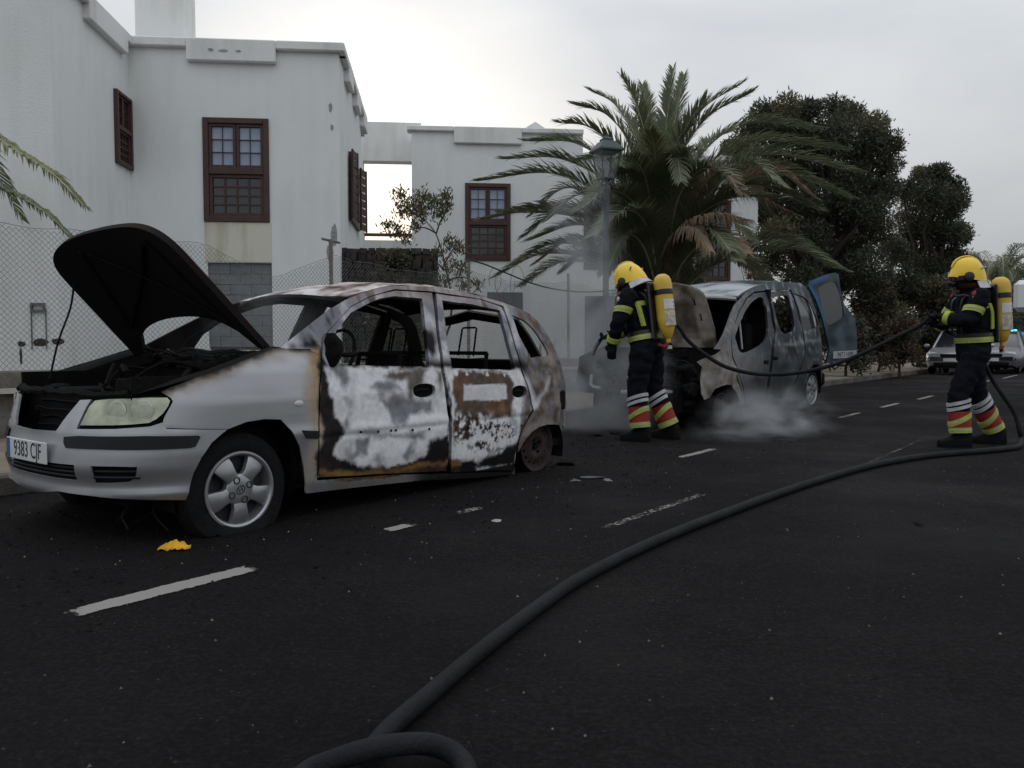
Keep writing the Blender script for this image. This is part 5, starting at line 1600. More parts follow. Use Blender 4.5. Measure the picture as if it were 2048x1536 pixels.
for sg, nm in ((-1, 'hinge'), (1, 'hinge')):
    MB().tube([(.38, sg * .66, .93), (.30, sg * .665, .97), tuple(FH(sg * .64, .08) - HNRM * .03)], .012, 6).build('bonnet_hinge', HND, car)
# ---- interior and underbody
fl = MB().box((1.75, 0, .20), (2.7, 1.5, .06)).box((.42, 0, .55), (.05, 1.5, .72))
fl.box((3.0, 0, .40), (.06, 1.3, .4)); fl.build('floor_pan', HND, car, False)
ds = MB()
for i in range(18):
    X = Matrix.Translation((R.uniform(.55, .8), R.uniform(-.62, .62), R.uniform(.66, .84))) @ Matrix.Rotation(R.uniform(0, 3), 4, 'Z')
    ds.rbox((0, 0, 0), (R.uniform(.1, .3), R.uniform(.08, .2), R.uniform(.05, .14)), .02, X=X)
ds.tube([(.62, y_, .84 + .012 * fbm(y_ * 6, 1)) for y_ in [-.68 + .068 * i for i in range(21)]], .035, 6)
ds.build('dashboard', HND, car)
sc_ = MB().tube([(.7, -.36, .80), (1.02, -.36, .92)], .02, 6)
ring = [(1.03 + .06 * sin(t), -.36 + .18 * cos(t), .93 + .17 * sin(t)) for t in [2 * pi * k / 20 for k in range(21)]]
sc_.tube(ring, .012, 6, False); sc_.build('steering_wheel', HND, car)
def seat(x, y, w, hoop_h, name='seat_frame', ang=.22):
    m_ = MB()
    top = Vector((x + .55 * sin(ang), y, .40 + .55 * cos(ang))); b_ = Vector((x, y, .40))
    for sy in (-1, 1):
        m_.tube([b_ + Vector((0, sy * w / 2, 0)), top + Vector((0, sy * w * .42, 0))], .017, 6)
        m_.tube([b_ + Vector((0, sy * w / 2, 0)), b_ + Vector((-.46, sy * w / 2, .03))], .017, 6)
        m_.tube([b_ + Vector((-.4, sy * w / 2, .0)), b_ + Vector((-.38, sy * w / 2, -.18))], .014, 5)
    m_.tube([top + Vector((0, -w * .42, 0)), top + Vector((0, w * .42, 0))], .017, 6)
    for k in range(7):
        t = (k + .5) / 7; p = b_.lerp(top, t)
        m_.tube([p + Vector((0, -w * .45, 0)), p + Vector((.03, 0, R.uniform(-.02, .02))), p + Vector((0, w * .45, 0))], .006, 4)
        m_.tube([b_ + Vector((-.45 * t, -w * .5, .02)), b_ + Vector((-.45 * t, w * .5, .02))], .006, 4)
    q = top + Vector((0, 0, -.02))
    for yy in ((0,) if hoop_h else ()):
        m_.tube(spline([q + Vector((0, -.075, 0)), q + Vector((.05, -.075, hoop_h)), q + Vector((.05, .075, hoop_h)), q + Vector((0, .075, 0))], 4) if False else
                [q + Vector((0, -.08, 0)), q + Vector((.045, -.075, hoop_h * .96)), q + Vector((.05, -.06, hoop_h)), q + Vector((.05, .06, hoop_h)), q + Vector((.045, .075, hoop_h * .96)), q + Vector((0, .08, 0))], .008, 5)
    m_.build(name, HND, car)
seat(1.30, -.36, .50, .20); seat(1.30, .36, .50, .22)
seat(2.20, -.36, .52, .22); seat(2.20, .10, .40, .0); seat(2.20, .42, .46, .22)
# burnt wing mirror stump
mm_ = MB()
mx_, mz_ = side(655, 700)
rings = []
for i in range(9):
    t = i / 8; rr = .06 * sin(pi * (.08 + .84 * t)) ** .6
    rings.append([(mx_ + .01 + .02 * sin(3 * t) + rr * .9 * cos(q) * (1 + .35 * fbm(cos(q) * 2, t * 4, 3)), -cW(mx_, mz_) - .02 + rr * sin(q) * (1 + .3 * fbm(sin(q) * 2, t * 4, 8)), mz_ - .10 + .20 * t) for q in [2 * pi * k / 12 for k in range(12)]])
mm_.loft(rings)
mm_.tube(spline([(mx_ + .0, -cW(mx_, mz_) - .02, mz_ - .02), (mx_ + .10, -cW(mx_, mz_) - .06, mz_ - .03), (mx_ + .16, -cW(mx_, mz_) - .07, mz_ - .02)], 4), .016, 6)
mm_.build('mirror_stump', HND, car)
# underside / sill shadow box, exhaust, dangling wires
ub = MB().box((1.9, 0, .13), (2.0, 1.3, .06)).box((.0, 0, .20), (.9, 1.0, .08)); ub.build('underbody', HND, car, False)
for _ in range(12):
    y_ = R.uniform(-.7, .2); x_ = -.55 + R.uniform(-.02, .5); z_ = .19
    MB().tube(spline([(x_, y_, z_), (x_ + R.uniform(-.05, .05), y_ + R.uniform(-.06, .06), z_ - .05), (x_ + R.uniform(-.08, .08), y_ + R.uniform(-.1, .1), z_ - R.uniform(.07, .13))], 3), .005, 4).build('hanging_wire', HND, car)
# wheel arch liners
for (cx, cz, rr, yo) in ((.03, .23, .37, .745), (2.72, .16, .34, .78)):
    for sg in (-1, 1):
        m_ = MB(); rings = []
        for i in range(13):
            t = pi * (-.08 + 1.16 * i / 12)
            rings.append([(cx + rr * cos(t), sg * yo, cz + rr * sin(t)), (cx + rr * cos(t), sg * .50, cz + rr * sin(t))])
        m_.loft(rings, closed=False, caps=False)
        m_.add([(cx + rr * cos(pi * (-.08 + 1.16 * i / 12)), sg * .50, cz + rr * sin(pi * (-.08 + 1.16 * i / 12))) for i in range(13)], [tuple(range(13))])
        m_.build('arch_liner', BK, car)

# ---- wheels
TYRE = M('tyre_rubber', (.009, .009, .0095), .9, spec=.15, var=.3, scale=15, bump=.3, bscale=50)
ALLOY = M('wheel_silver', (.36, .37, .385), .35, metal=.7, var=.18, scale=6)
ALLOYD = M('wheel_dark', (.018, .018, .02), .6)
def alloy_wheel(parent, loc, R_t=.31, R_r=.205, flat=.085, sg=-1, spokes=5, mat=ALLOY, rot=0.0, name='wheel', oval=True, steer=0.0):
    """axis along local y; outer side towards y = sg"""
    w = empty(name, loc, 0, parent=parent)
    w.rotation_euler = (0, 0, steer)
    Q = Matrix.Rotation(pi / 2 if sg < 0 else -pi / 2, 4, 'X') @ Matrix.Rotation(rot, 4, 'Z')   # local z -> outward
    prof = [(R_r - .005, -.16), (R_t - .05, -.17), (R_t - .012, -.155), (R_t, -.12), (R_t + .002, -.085), (R_t, -.05), (R_t - .012, -.015), (R_t - .05, .004), (R_r + .02, .006), (R_r - .004, -.004)]
    m_ = MB(); n = 48
    rings = []
    gz = -(R_t - flat)
    for r_, z_ in prof:
        ring = []
        for k in range(n):
            p = Q.to_3x3() @ Vector((r_ * cos(2 * pi * k / n), r_ * sin(2 * pi * k / n), z_))
            if flat and p.z < gz * .35:      # flat tyre: squash the bottom and bulge the sidewalls
                lim = gz
                if p.z < lim:
                    ov = lim - p.z; p.z = lim + .0
                q = clamp((gz * .35 - p.z) / (gz * .35 - gz)); p.y += (sg if z_ > -.08 else -sg) * .03 * q * q
            ring.append(p)
        rings.append(ring)
    m_.loft(rings, True, False)
    ty = m_.build('tyre', TYRE, w)
    MB().lathe([(R_r - .002, -.15), (R_r - .014, -.14), (R_r - .03, -.06), (R_r - .016, -.008), (R_r - .004, -.002), (R_r + .004, .004), (R_r + .002, .010), (R_r - .008, .011), (R_r - .018, .004), (R_r - .024, -.02), (R_r - .03, -.06)], 48, Q).build('rim', mat, w)
    MB().lathe([(R_r - .02, -.055), (.002, -.06)], 32, Q).build('brake_disc', ALLOYD, w)
    sm = MB()
    for k in range(spokes):
        a = 2 * pi * k / spokes
        X = Q @ Matrix.Rotation(a, 4, 'Z')
        wi, wo = .040, .056
        rr = [(.05, wi, .0), (.10, wi * .95, .010), (.15, wo * .9, .006), (R_r - .012, wo, -.012)]
        rings = [[(r_, -h_, z_ - .03), (r_, -h_, z_), (r_, -h_ * .7, z_ + .006), (r_, h_ * .7, z_ + .006), (r_, h_, z_), (r_, h_, z_ - .03)] for r_, h_, z_ in rr]
        sm.loft(rings, True, True, X)
    sm.lathe([(.085, -.03), (.085, .004), (.075, .010), (.03, .011), (.002, .011)], 28, Q)
    sp = sm.build('spokes', mat, w)
    lu = MB()
    for k in range(4):
        a = pi / 4 + k * pi / 2 + .25
        lu.lathe([(.020, .004), (.020, .012), (.016, .015), (.014, .008), (.002, .008)], 14, Q @ Matrix.Translation((.058 * cos(a), .058 * sin(a), .002)))
    lu.build('lug_caps', ALLOYD, w)
    if oval:
        om = MB(); X = Q @ Matrix.Rotation(-.35, 4, 'Z') @ Matrix.Translation((0, 0, .0125))
        om.tube([X @ Vector((.027 * cos(t), .019 * sin(t), 0)) for t in [2 * pi * k / 24 for k in range(25)]], .0025, 5, False)
        for xx in (-.010, .010): om.tube([X @ Vector((xx - .003, -.012, 0)), X @ Vector((xx + .003, .012, 0))], .0022, 5)
        om.tube([X @ Vector((-.010, -.002, 0)), X @ Vector((.010, .003, 0))], .0022, 5)
        om.build('emblem', ALLOYD, w)
    return w
HF = .225
alloy_wheel(car, (.0, -.815, HF), flat=.31 - HF, rot=radians(54), steer=0.0)
alloy_wheel(car, (.0, .815, HF), flat=.31 - HF, sg=1, rot=.4)
RIMB = M('burnt_rim', (.040, .028, .027), .85, spec=.2, var=.45, scale=10, bump=.3)
def steel_wheel(parent, loc, sg=-1, r=.203):
    w = empty('wheel', loc, 0, parent=parent); Q = Matrix.Rotation(pi / 2 if sg < 0 else -pi / 2, 4, 'X')
    MB().lathe([(r, -.17), (r + .004, -.165), (r - .02, -.155), (r - .03, -.08), (r - .02, -.02), (r - .004, -.012), (r + .004, -.002), (r + .004, .006), (r - .004, .008), (r - .012, .0), (r - .028, -.025), (r - .034, -.08)], 44, Q).build('rim', RIMB, w)
    def FD(a, b):
        q = hypot(a, b); z = interp([(0, -.02), (.05, -.02), (.07, .004), (.10, .006), (.13, -.012), (.16, -.022), (.19, -.02)], q)
        return Q @ Vector((a, b, z))
    circ = lambda cx, cy, rr, n: [(cx + rr * cos(2 * pi * k / n), cy + rr * sin(2 * pi * k / n)) for k in range(n)]
    shell('wheel_disc', circ(0, 0, r - .022, 36), [circ(.145 * cos(2 * pi * k / 15), .145 * sin(2 * pi * k / 15), .012, 8) for k in range(15)] + [circ(0, 0, .03, 12)], FD, RIMB, w, .02, .006)
    lu = MB()
    for k in range(4): lu.lathe([(.012, 0), (.012, .014), (.002, .016)], 6, Q @ Matrix.Translation((.055 * cos(k * pi / 2 + .5), .055 * sin(k * pi / 2 + .5), -.012)))
    lu.lathe([(.05, -.08), (.05, -.03), (.028, -.022), (.026, -.002), (.002, 0)], 16, Q)
    lu.build('hub', HND, w)
    bm_ = MB().lathe([(.15, -.12), (.15, -.06), (.05, -.05)], 28, Q); bm_.build('brake_drum', HND, w)
    return w
steel_wheel(car, (2.70, -.775, .20)); steel_wheel(car, (2.70, .775, .20), 1)
# ------------------------------------------------------------------ burnt blue van
VA = radians(40.0)
_vy = Vector((-cos(VA), sin(VA), 0))
VT = frame_matrix(rs(9.41, 3.9) + _vy * .9, VA)
van = empty('burnt_van', (0, 0, 0), 0, 'burnt-out blue-grey van with open bonnet and open rear door', 'van')
van.matrix_world = VT
VZW = [(.05, .85), (.2, .875), (.4, .90), (.7, .905), (1.0, .89), (1.15, .87), (1.5, .80), (1.75, .72), (1.9, .66), (2.1, .55)]
def vW(x, z):
    w = interp(VZW, z)
    if x < -.1: w *= 1 - .12 * clamp((-.1 - x) / .7) ** 2
    if x > 2.9: w *= 1 - .10 * clamp((x - 2.9) / .6) ** 2
    return w
def FV(a, b): return (a, -vW(a, b), b)
def vs_(L): return [inv(FV, x, y, VT, 1.0, .9) for x, y in L]
VB = (.020, .030, .037); VASH = (.36, .37, .38); VDK = (.018, .020, .023); VBR = (.17, .13, .10)
def paint_van(x, z):
    n1 = fbm(x * 2.2, z * 3.0, 51); n2 = fbm(x * 7, z * 7, 53); n3 = fbm(x * 22, z * 22, 55, 3)
    c = mixc(VB, (.060, .078, .088), clamp(.30 + 1.3 * n1)); al = .4
    heat = sstep(1.6, .1, x + .35 * n1)          # front end burnt hardest
    c = mixc(c, mixc(VASH, (.30, .28, .27), clamp(.4 + n2)), heat * .6); al = lerp(al, 1, heat)
    c = mixc(c, VBR, clamp(n2 * 1.5 - .05) * sstep(.9, -.3, x) * .9)
    c = mixc(c, VDK, clamp(-n1 * 1.7 - .05) * .85 * sstep(1.45, .7, z))
    c = mixc(c, VDK, sstep(.75, .35, z + .12 * n1) * .85)
    c = mixc(c, (.30, .32, .33), sstep(.035, .0, abs(z - 1.02 - .06 * (x - 2.2) + .012 * n2)) * sstep(1.5, 1.9, x) * .6)  # highlight along the belt line, painted into the colour
    c = mixc(c, (.26, .28, .29), sstep(.02, .0, abs(hypot(x - 3.01, z - .33) - .47)) * (1 if z > .45 else 0) * .5)  # painted highlight round the rear wheel arch
    c = mixc(c, VASH, sstep(.25, .42, n2 + .3 * n3) * .55 * sstep(.7, 1.1, z))
    return c + (al,)
VP = PM('burnt_van_paint', .38, .85, .25)
VS = M('van_soot', (.008, .008, .0085), .9, var=.4, scale=9, bump=.4, spec=.12)
# front door
fdo = vs_([(1466, 712), (1463, 686), (1468, 657), (1480, 621), (1494, 598), (1510, 586), (1531, 584), (1541, 620), (1548, 660), (1545, 690), (1540, 730), (1531, 790), (1520, 815), (1496, 822), (1486, 770)])
fdw = smooth_loop(vs_([(1471, 675), (1480, 704), (1505, 700), (1530, 681), (1536, 644), (1526, 597), (1509, 600), (1493, 618), (1479, 648)]), 4)
vd = shell('front_door', fdo, [fdw], FV, VP, van, .04, .03, paint_van, dent=lambda a, b: .012 * fbm(a * 3, b * 3, 60))
MB().tube([Vector(FV(*q)) + Vector((0, .03, 0)) for q in vs_([(1483, 634), (1487, 675), (1489, 698)])], .012, 6).build('window_post', M('ash_metal', (.30, .31, .32), .7), vd)
# sliding door
sdo = vs_([(1535, 584), (1556, 581), (1581, 582), (1592, 612), (1599, 640), (1606, 668), (1610, 707), (1601, 734), (1592, 760), (1575, 790), (1537, 797), (1541, 760), (1546, 725), (1550, 690), (1552, 660), (1546, 625)])
sdw = smooth_loop(vs_([(1543, 595), (1572, 591), (1583, 615), (1588, 640), (1588, 655), (1582, 664), (1568, 667), (1560, 657), (1549, 622)]), 4)
sdr = shell('sliding_door', sdo, [sdw], FV, VP, van, .04, .03, paint_van, dent=lambda a, b: .010 * fbm(a * 3, b * 3, 62) + .01 * exp(-((b - .75) / .05) ** 2))
for d_, (px, py) in ((vd, (1532, 724)), (sdr, (1551, 716))):
    x, z = vs_([(px, py)])[0]
    MB().rbox((x, -vW(x, z) - .006, z), (.13, .02, .05), .02).build('handle', VS, d_)
# rear quarter, roof rail, sill
vap = vs_([(1490, 826), (1484, 770), (1464, 714), (1461, 686), (1466, 657), (1478, 620), (1492, 596), (1509, 583), (1531, 581), (1582, 579), (1594, 612), (1601, 640), (1608, 668), (1612, 707), (1603, 735), (1594, 762), (1577, 794), (1535, 802), (1521, 819)])
bso = vs_([(1430, 698), (1448, 668), (1462, 628), (1472, 607), (1492, 586), (1513, 572), (1542, 565), (1575, 564), (1601, 566), (1611, 573)])
bso += [(3.30, 1.72), (3.38, 1.50), (3.42, 1.30), (3.46, 1.10), (3.50, .90), (3.50, .45), (3.42, .40)]
rwx, rwz = 3.01, .33
bso += [(rwx + .40 * cos(t), rwz + .40 * sin(t)) for t in [radians(a) for a in (12, 35, 60, 85, 110, 135, 160, 180)]]
bso += [(2.55, .22), (1.6, .18), (.6, .14), (.52, .17)] + vs_([(1484, 822), (1480, 770), (1460, 716), (1452, 700)])
vqw = smooth_loop(vs_([(1587, 587), (1612, 597), (1626, 619), (1636, 648), (1634, 652), (1609, 661), (1603, 640)]), 4)
vbs = shell('body_side', bso, [vap, vqw], FV, VP, van, .045, .02, paint_van, dent=lambda a, b: .006 * fbm(a * 3, b * 3, 64))
SMG = M('smoked_glass', (.022, .026, .028), .10, var=.3, scale=3, spec=.9)
shell('quarter_window', offset_poly(vqw, -.004), [], FV, SMG, van, .08, .006, dent=lambda a, b: -.01)
# far side: blackened, left without window holes to keep the light out
far_o = [(-.1, .35), (.3, .15), (3.45, .25), (3.5, .9), (3.35, 1.6), (3.1, 1.9), (1.8, 1.86), (1.26, 1.78), (.85, 1.66), (.42, 1.5), (.1, 1.0), (-.6, .85), (-.6, .4)]
shell('body_side', far_o, [], FV, VP, van, .10, .02, lambda a, b: VDK + (1,), mirror=True)
# roof
VRZ = [(.50, 1.535), (.9, 1.68), (1.26, 1.78), (1.82, 1.862), (2.4, 1.90), (2.95, 1.915), (3.15, 1.87)]
def FVR(a, b):
    z = interp(VRZ, a); w = vW(a, z) - .01
    return (a, b, z + .05 * (1 - (b / w) ** 2) + .004)
ro = [(.72 - .10 * (1 - (b / .7) ** 2), b) for b in [-.70 + .14 * i for i in range(11)]] + [(3.14, .62), (3.14, -.62)]
def paint_vroof(a, b):
    n = fbm(a * 3, b * 3, 70); c = mixc((.40, .42, .44), VB, clamp(sstep(.9, 1.9, a) + .5 * n)); return mixc(c, VDK, clamp(n - .1)) + (.8,)
shell('roof', ro, [], FVR, VP, van, .07, .03, paint_vroof, dent=lambda a, b: .012 * fbm(a * 2.5, b * 2.5, 72))
MB().tube([(.72 - .10 * (1 - (b / .7) ** 2), b, FVR(.66, b)[2] - .02) for b in [-.68 + .136 * i for i in range(11)]], .05, 8, flat=.6).build('windscreen_header', M('ash_metal', (.30, .31, .32), .7), van)
# far A-pillar, cowl
MB().tube(spline([(.10, .82, 1.0), (.40, .78, 1.30), (.66, .70, 1.55)], 4), .05, 8).build('windscreen_pillar', VS, van)
vi = MB().box((1.9, 0, .28), (3.0, 1.6, .10)).box((.22, 0, .70), (.06, 1.6, .66)).box((3.3, 0, .6), (.06, 1.5, .5)); vi.build('floor_pan', VS, van, False)
MB().box((1.55, 0, 1.0), (.08, 1.55, 1.5)).build('blackout_bulkhead', VS, van, False)  # added dark panel so the van windows stay black inside
R = random.Random(17)
dv = MB()
for _ in range(26):
    X = Matrix.Translation((R.uniform(.2, .5), R.uniform(-.75, .75), R.uniform(.85, 1.05))) @ Matrix.Rotation(R.uniform(0, 3), 4, 'Z')
    dv.rbox((0, 0, 0), (R.uniform(.1, .3), R.uniform(.1, .3), R.uniform(.06, .16)), .02, X=X)
dv.build('dashboard', VS, van)
for y_ in (-.42, .42):
    m_ = MB().rbox((1.0, y_, .62), (.5, .5, .14), .05).rbox((1.28, y_, .98), (.12, .46, .62), .05, X=Matrix.Rotation(0, 4, 'Y')).rbox((1.34, y_, 1.38), (.08, .26, .16), .04)
    m_.build('seat', VS, van)
# near front fender: torn and folded
ff = vs_([(1462, 716), (1460, 694), (1440, 700), (1424, 711), (1400, 724), (1412, 733), (1406, 760), (1400, 788), (1409, 800), (1426, 797), (1432, 778), (1441, 772), (1452, 769), (1463, 770), (1472, 782), (1480, 802), (1488, 822), (1484, 780), (1478, 745)])
def paint_vf(x, z):
    c = paint_van(x, z); n = fbm(x * 6, z * 6, 77)
    return mixc(c[:3], mixc((.34, .31, .27), VBR, clamp(.35 + 1.2 * n)), .75) + (1,)
shell('front_fender', ff, [], FV, VP, van, .025, .008, paint_vf, dent=lambda a, b: .05 * sin(a * 9 + b * 4) * sstep(.1, -.6, a) + .02 * fbm(a * 5, b * 5, 80))
ffar = [(.1, .95), (-.3, .90), (-.62, .72), (-.72, .50), (-.62, .42), (-.38, .45), (-.2, .60), (.05, .64), (.2, .55)]
shell('front_fender', ffar, [], FV, VP, van, .06, .01, lambda a, b: mixc((.14, .13, .125), VDK, clamp(.4 + fbm(a * 5, b * 5))) + (1,), mirror=True)
# bonnet standing up
def FVB(a, b):
    k = b / .82; u = abs(a) / .72
    return Vector((.12 - .24 * k - .05 * k * k + .05 * (1 - u * u), a * (1 - .10 * k), .97 + .80 * k - .03 * u * u * k))
bo_ = [(-.70, 0), (.70, 0), (.72, .3), (.70, .6)] + [(.70 * cos(t) if abs(cos(t)) > .2 else .70 * cos(t), .60 + .22 * sin(t) ** .6) for t in [pi * i / 14 for i in range(1, 14)]] + [(-.70, .6), (-.72, .3)]
slots = [[(a - .02, b - .05), (a + .02, b - .05), (a + .02, b + .05), (a - .02, b + .05)] for a, b in ((-.52, .58), (-.56, .38), (.52, .58))]
def paint_vb(a, b):
    n = fbm(a * 4, b * 4, 90); n2 = fbm(a * 12, b * 12, 92)
    c = mixc((.20, .175, .14), (.33, .30, .26), clamp(.4 + n)); c = mixc(c, (.07, .05, .035), clamp(-n * 1.4 + .2 * n2)); c = mixc(c, RUST, clamp(n2) * .4)
    rim = max(abs(a) - .45, 0) + max(b - .58, 0)
    return (mixc(mixc(c, (.06, .045, .035), .6), c, sstep(0, .08, rim)) if b > .1 else c) + (1,)
vbon = shell('bonnet', bo_, slots, FVB, VP, van, .03, .03, paint_vb, flip=True, dent=lambda a, b: .02 * fbm(a * 3, b * 3, 93) - .03 * sstep(.02, .09, min(.50 - abs(a), b - .08, .60 - b)))
# engine bay debris
ve = MB()
for _ in range(60):
    s_ = R.uniform(.05, .16)
    X = Matrix.Translation((R.uniform(-.62, .1), R.uniform(-.70, .70), R.uniform(.25, .78))) @ Matrix.Rotation(R.uniform(0, 3), 4, 'Z') @ Matrix.Rotation(R.uniform(-.6, .6), 4, 'X')
    ve.rbox((0, 0, 0), (s_ * R.uniform(1, 2), s_, s_ * R.uniform(.5, 1.4)), .015, X=X)
for _ in range(20):
    p = Vector((R.uniform(-.65, 0), R.uniform(-.7, .7), R.uniform(.3, .85))); q = p + Vector((R.uniform(-.2, .2), R.uniform(-.4, .4), R.uniform(-.3, .2)))
    ve.tube(spline([p, (p + q) / 2 + Vector((0, 0, R.uniform(-.1, .1))), q], 4), R.uniform(.008, .025), 5)
ve.box((-.2, 0, .35), (.7, 1.2, .3)); ve.build('engine', VS, van)
AM = M('ash_metal', (.30, .31, .32), .7)
MB().tube(spline([(-.45, -.62, .47), (-.55, -.4, .44), (-.60, -.1, .43), (-.60, .2, .42)], 5), .028, 7).build('front_crossbar', AM, van)
MB().tube(spline([(-.50, -.15, .60), (-.55, -.12, .45), (-.5, -.05, .20)], 5), .03, 6).build('radiator_bracket', AM, van)
MB().lathe([(.055, 0), (.06, .01), (.045, .02), (.05, .03), (.002, .028)], 16, Matrix.Translation((-.62, -.35, .33)) @ Matrix.Rotation(-pi / 2, 4, 'Y')).build('pulley', AM, van)
MB().tube([(-.56, .68, .62), (-.60, .66, .50), (-.62, .60, .47), (-.62, .50, .46)], .022, 6).build('lamp_bracket', AM, van)
# wheels
alloy_wheel(van, (rwx, -.83, rwz), R_t=.325, R_r=.215, flat=0.0, rot=.3, spokes=7, oval=False)
alloy_wheel(van, (rwx, .83, rwz), R_t=.325, R_r=.215, flat=0.0, sg=1, spokes=7, oval=False)
for sg in (-1, 1):
    wv = steel_wheel(van, (.06, sg * .80, .21), sg, .208)
for (cx, cz, rr) in ((.06, .25, .38), (rwx, rwz, .42)):
    for sg in (-1, 1):
        m_ = MB(); rings = []
        for i in range(13):
            t = pi * (-.05 + 1.1 * i / 12)
            rings.append([(cx + rr * cos(t), sg * .82, cz + rr * sin(t)), (cx + rr * cos(t), sg * .50, cz + rr * sin(t))])
        m_.loft(rings, closed=False, caps=False)
        m_.add([(cx + rr * cos(pi * (-.05 + 1.1 * i / 12)), sg * .50, cz + rr * sin(pi * (-.05 + 1.1 * i / 12))) for i in range(13)], [tuple(range(13))])
        m_.build('arch_liner', BK, van)
MB().rbox((3.50, 0, .48), (.16, 1.68, .24), .05).build('rear_bumper', VS, van)
MB().box((1.5, 0, .20), (3.6, 1.3, .1)).build('underbody', VS, van, False)
m_ = MB().rbox((3.40, .43, 1.12), (.05, .82, 1.36), .03, X=Matrix.Translation((0, 0, 0)))
m_.build('rear_door', VS, van)
# open rear door, hinged at the road-side rear corner
HX, HY = 3.40, -.86
oa = radians(24)
DU = Vector((cos(oa), -sin(oa), 0)); DN = Vector((-sin(oa), -cos(oa), 0))
def FVD(a, b): return Vector((HX, HY, 0)) + DU * a + Vector((0, 0, b)) + DN * (.03 * (1 - ((b - 1.2) / .9) ** 2))
def vdr(L): return [inv(FVD, x, y, VT, .3, 1.2) for x, y in L]
do_ = vdr([(1653, 727), (1659, 698), (1650, 657), (1641, 623), (1631, 598), (1618, 573), (1622, 562), (1651, 550), (1670, 545), (1677, 549), (1681, 577), (1689, 609), (1704, 628), (1711, 642), (1714, 675), (1714, 707), (1711, 716)])
dw_ = smooth_loop(vdr([(1637, 576), (1650, 567), (1668, 563), (1677, 578), (1684, 605), (1687, 632), (1674, 643), (1660, 650), (1652, 643), (1643, 608)]), 3)
def paint_vdoor(a, b):
    n = fbm(a * 4, b * 4, 95); c = mixc((.035, .056, .070), (.085, .115, .128), clamp(.4 + n)); c = mixc(c, VDK, clamp(-n * 1.3) * .6)
    blue = sstep(.085, .04, seg_dist(a, b, do_[2:8], False)) * sstep(1.25, 1.5, b)
    return mixc(c, (.04, .13, .27), blue * .8) + (.4,)
vdo = shell('rear_door', do_, [dw_], FVD, VP, van, .03, .035, paint_vdoor, flip=False, dent=lambda a, b: .008 * fbm(a * 5, b * 5, 96))
shell('door_glass', offset_poly(dw_, -.003), [], FVD, SMG, vdo, .08, .006, flip=False, dent=lambda a, b: -.008)
pc_ = vdr([(1688, 709)])[0]
PV = Matrix.Translation(FVD(*pc_) + DN * .016) @ Matrix(((DU.x, 0, DN.x, 0), (DU.y, 0, DN.y, 0), (0, 1, 0, 0), (0, 0, 0, 1))) @ Matrix.Rotation(radians(2), 4, 'Z')
MB().rbox((0, 0, 0), (.50, .11, .008), .002, X=PV).build('number_plate', M('plate_grey', (.34, .36, .37), .5, var=.3, scale=12), vdo)
text_mesh('lettering', '9872 HPP', .10, M('plate_dark', (.03, .032, .035), .6), vdo, PV @ Matrix.Translation((0, 0, .0045)), .001, .82)
# ------------------------------------------------------------------ firefighters
SUIT = M('suit_navy', (.0065, .0070, .0115), .9, var=.35, scale=14, bump=.5, bscale=35, spec=.1)
LIME = M('reflective_lime', (.34, .39, .055), .55, var=.2, scale=12)
LIMEG = M('reflective_grey_stripe', (.32, .33, .27), .4, var=.15, scale=12)
SREF = M('reflective_silver', (.40, .41, .43), .4, var=.2, scale=12)
REDF = M('suit_red', (.24, .013, .013), .75, var=.25, scale=14, bump=.3, bscale=40)
GLV = M('glove_black', (.010, .010, .012), .8, spec=.2)
BOOT = M('boot_black', (.005, .005, .0055), .75, spec=.12)
HELM = M('helmet_yellow', (.80, .53, .006), .32, var=.10, scale=5, coat=.3)
CYL = M('cylinder_yellow', (.62, .40, .045), .45, var=.12, scale=6)
SKIN = M('face_skin', (.36, .21, .15), .6)
MASK = M('mask_black', (.008, .008, .009), .35, spec=.5)

def limb_pts(J, R_, n=4):
    """J list of joints, R_ radii -> resampled (pt, radius)"""
    out = []
    for (a, b, ra, rb) in zip(J, J[1:], R_, R_[1:]):
        for k in range(n): out.append((Vector(a).lerp(Vector(b), k / n), lerp(ra, rb, k / n)))
    out.append((Vector(J[-1]), R_[-1])); return out

def remesh_body(name, mb, parent, mat, vox=.016, seed=0):
    me = bpy.data.meshes.new('tmp'); me.from_pydata([tuple(v) for v in mb.v], [], mb.f)
    o = bpy.data.objects.new('tmp_body', me); COL.objects.link(o)
    m = o.modifiers.new('r', 'REMESH'); m.mode = 'VOXEL'; m.voxel_size = vox
    s_ = o.modifiers.new('s', 'SMOOTH'); s_.factor = .6; s_.iterations = 6
    dg = bpy.context.evaluated_depsgraph_get()
    nm = bpy.data.meshes.new_from_object(o.evaluated_get(dg))
    bpy.data.objects.remove(o)
    for v in nm.vertices:      # cloth folds
        n = v.normal; c = v.co
        v.co = c + n * (.008 * fbm(c.x * 9, c.y * 9, c.z * 14 + seed, 3) + .005 * sin(c.z * 55 + 6 * fbm(c.x * 4, c.y * 4, c.z * 4 + seed)))
    nm.polygons.foreach_set('use_smooth', [True] * len(nm.polygons))
    nm.name = name; nm.materials.clear(); nm.materials.append(mat)
    b = bpy.data.objects.new(name, nm); COL.objects.link(b); b.parent = parent
    return b

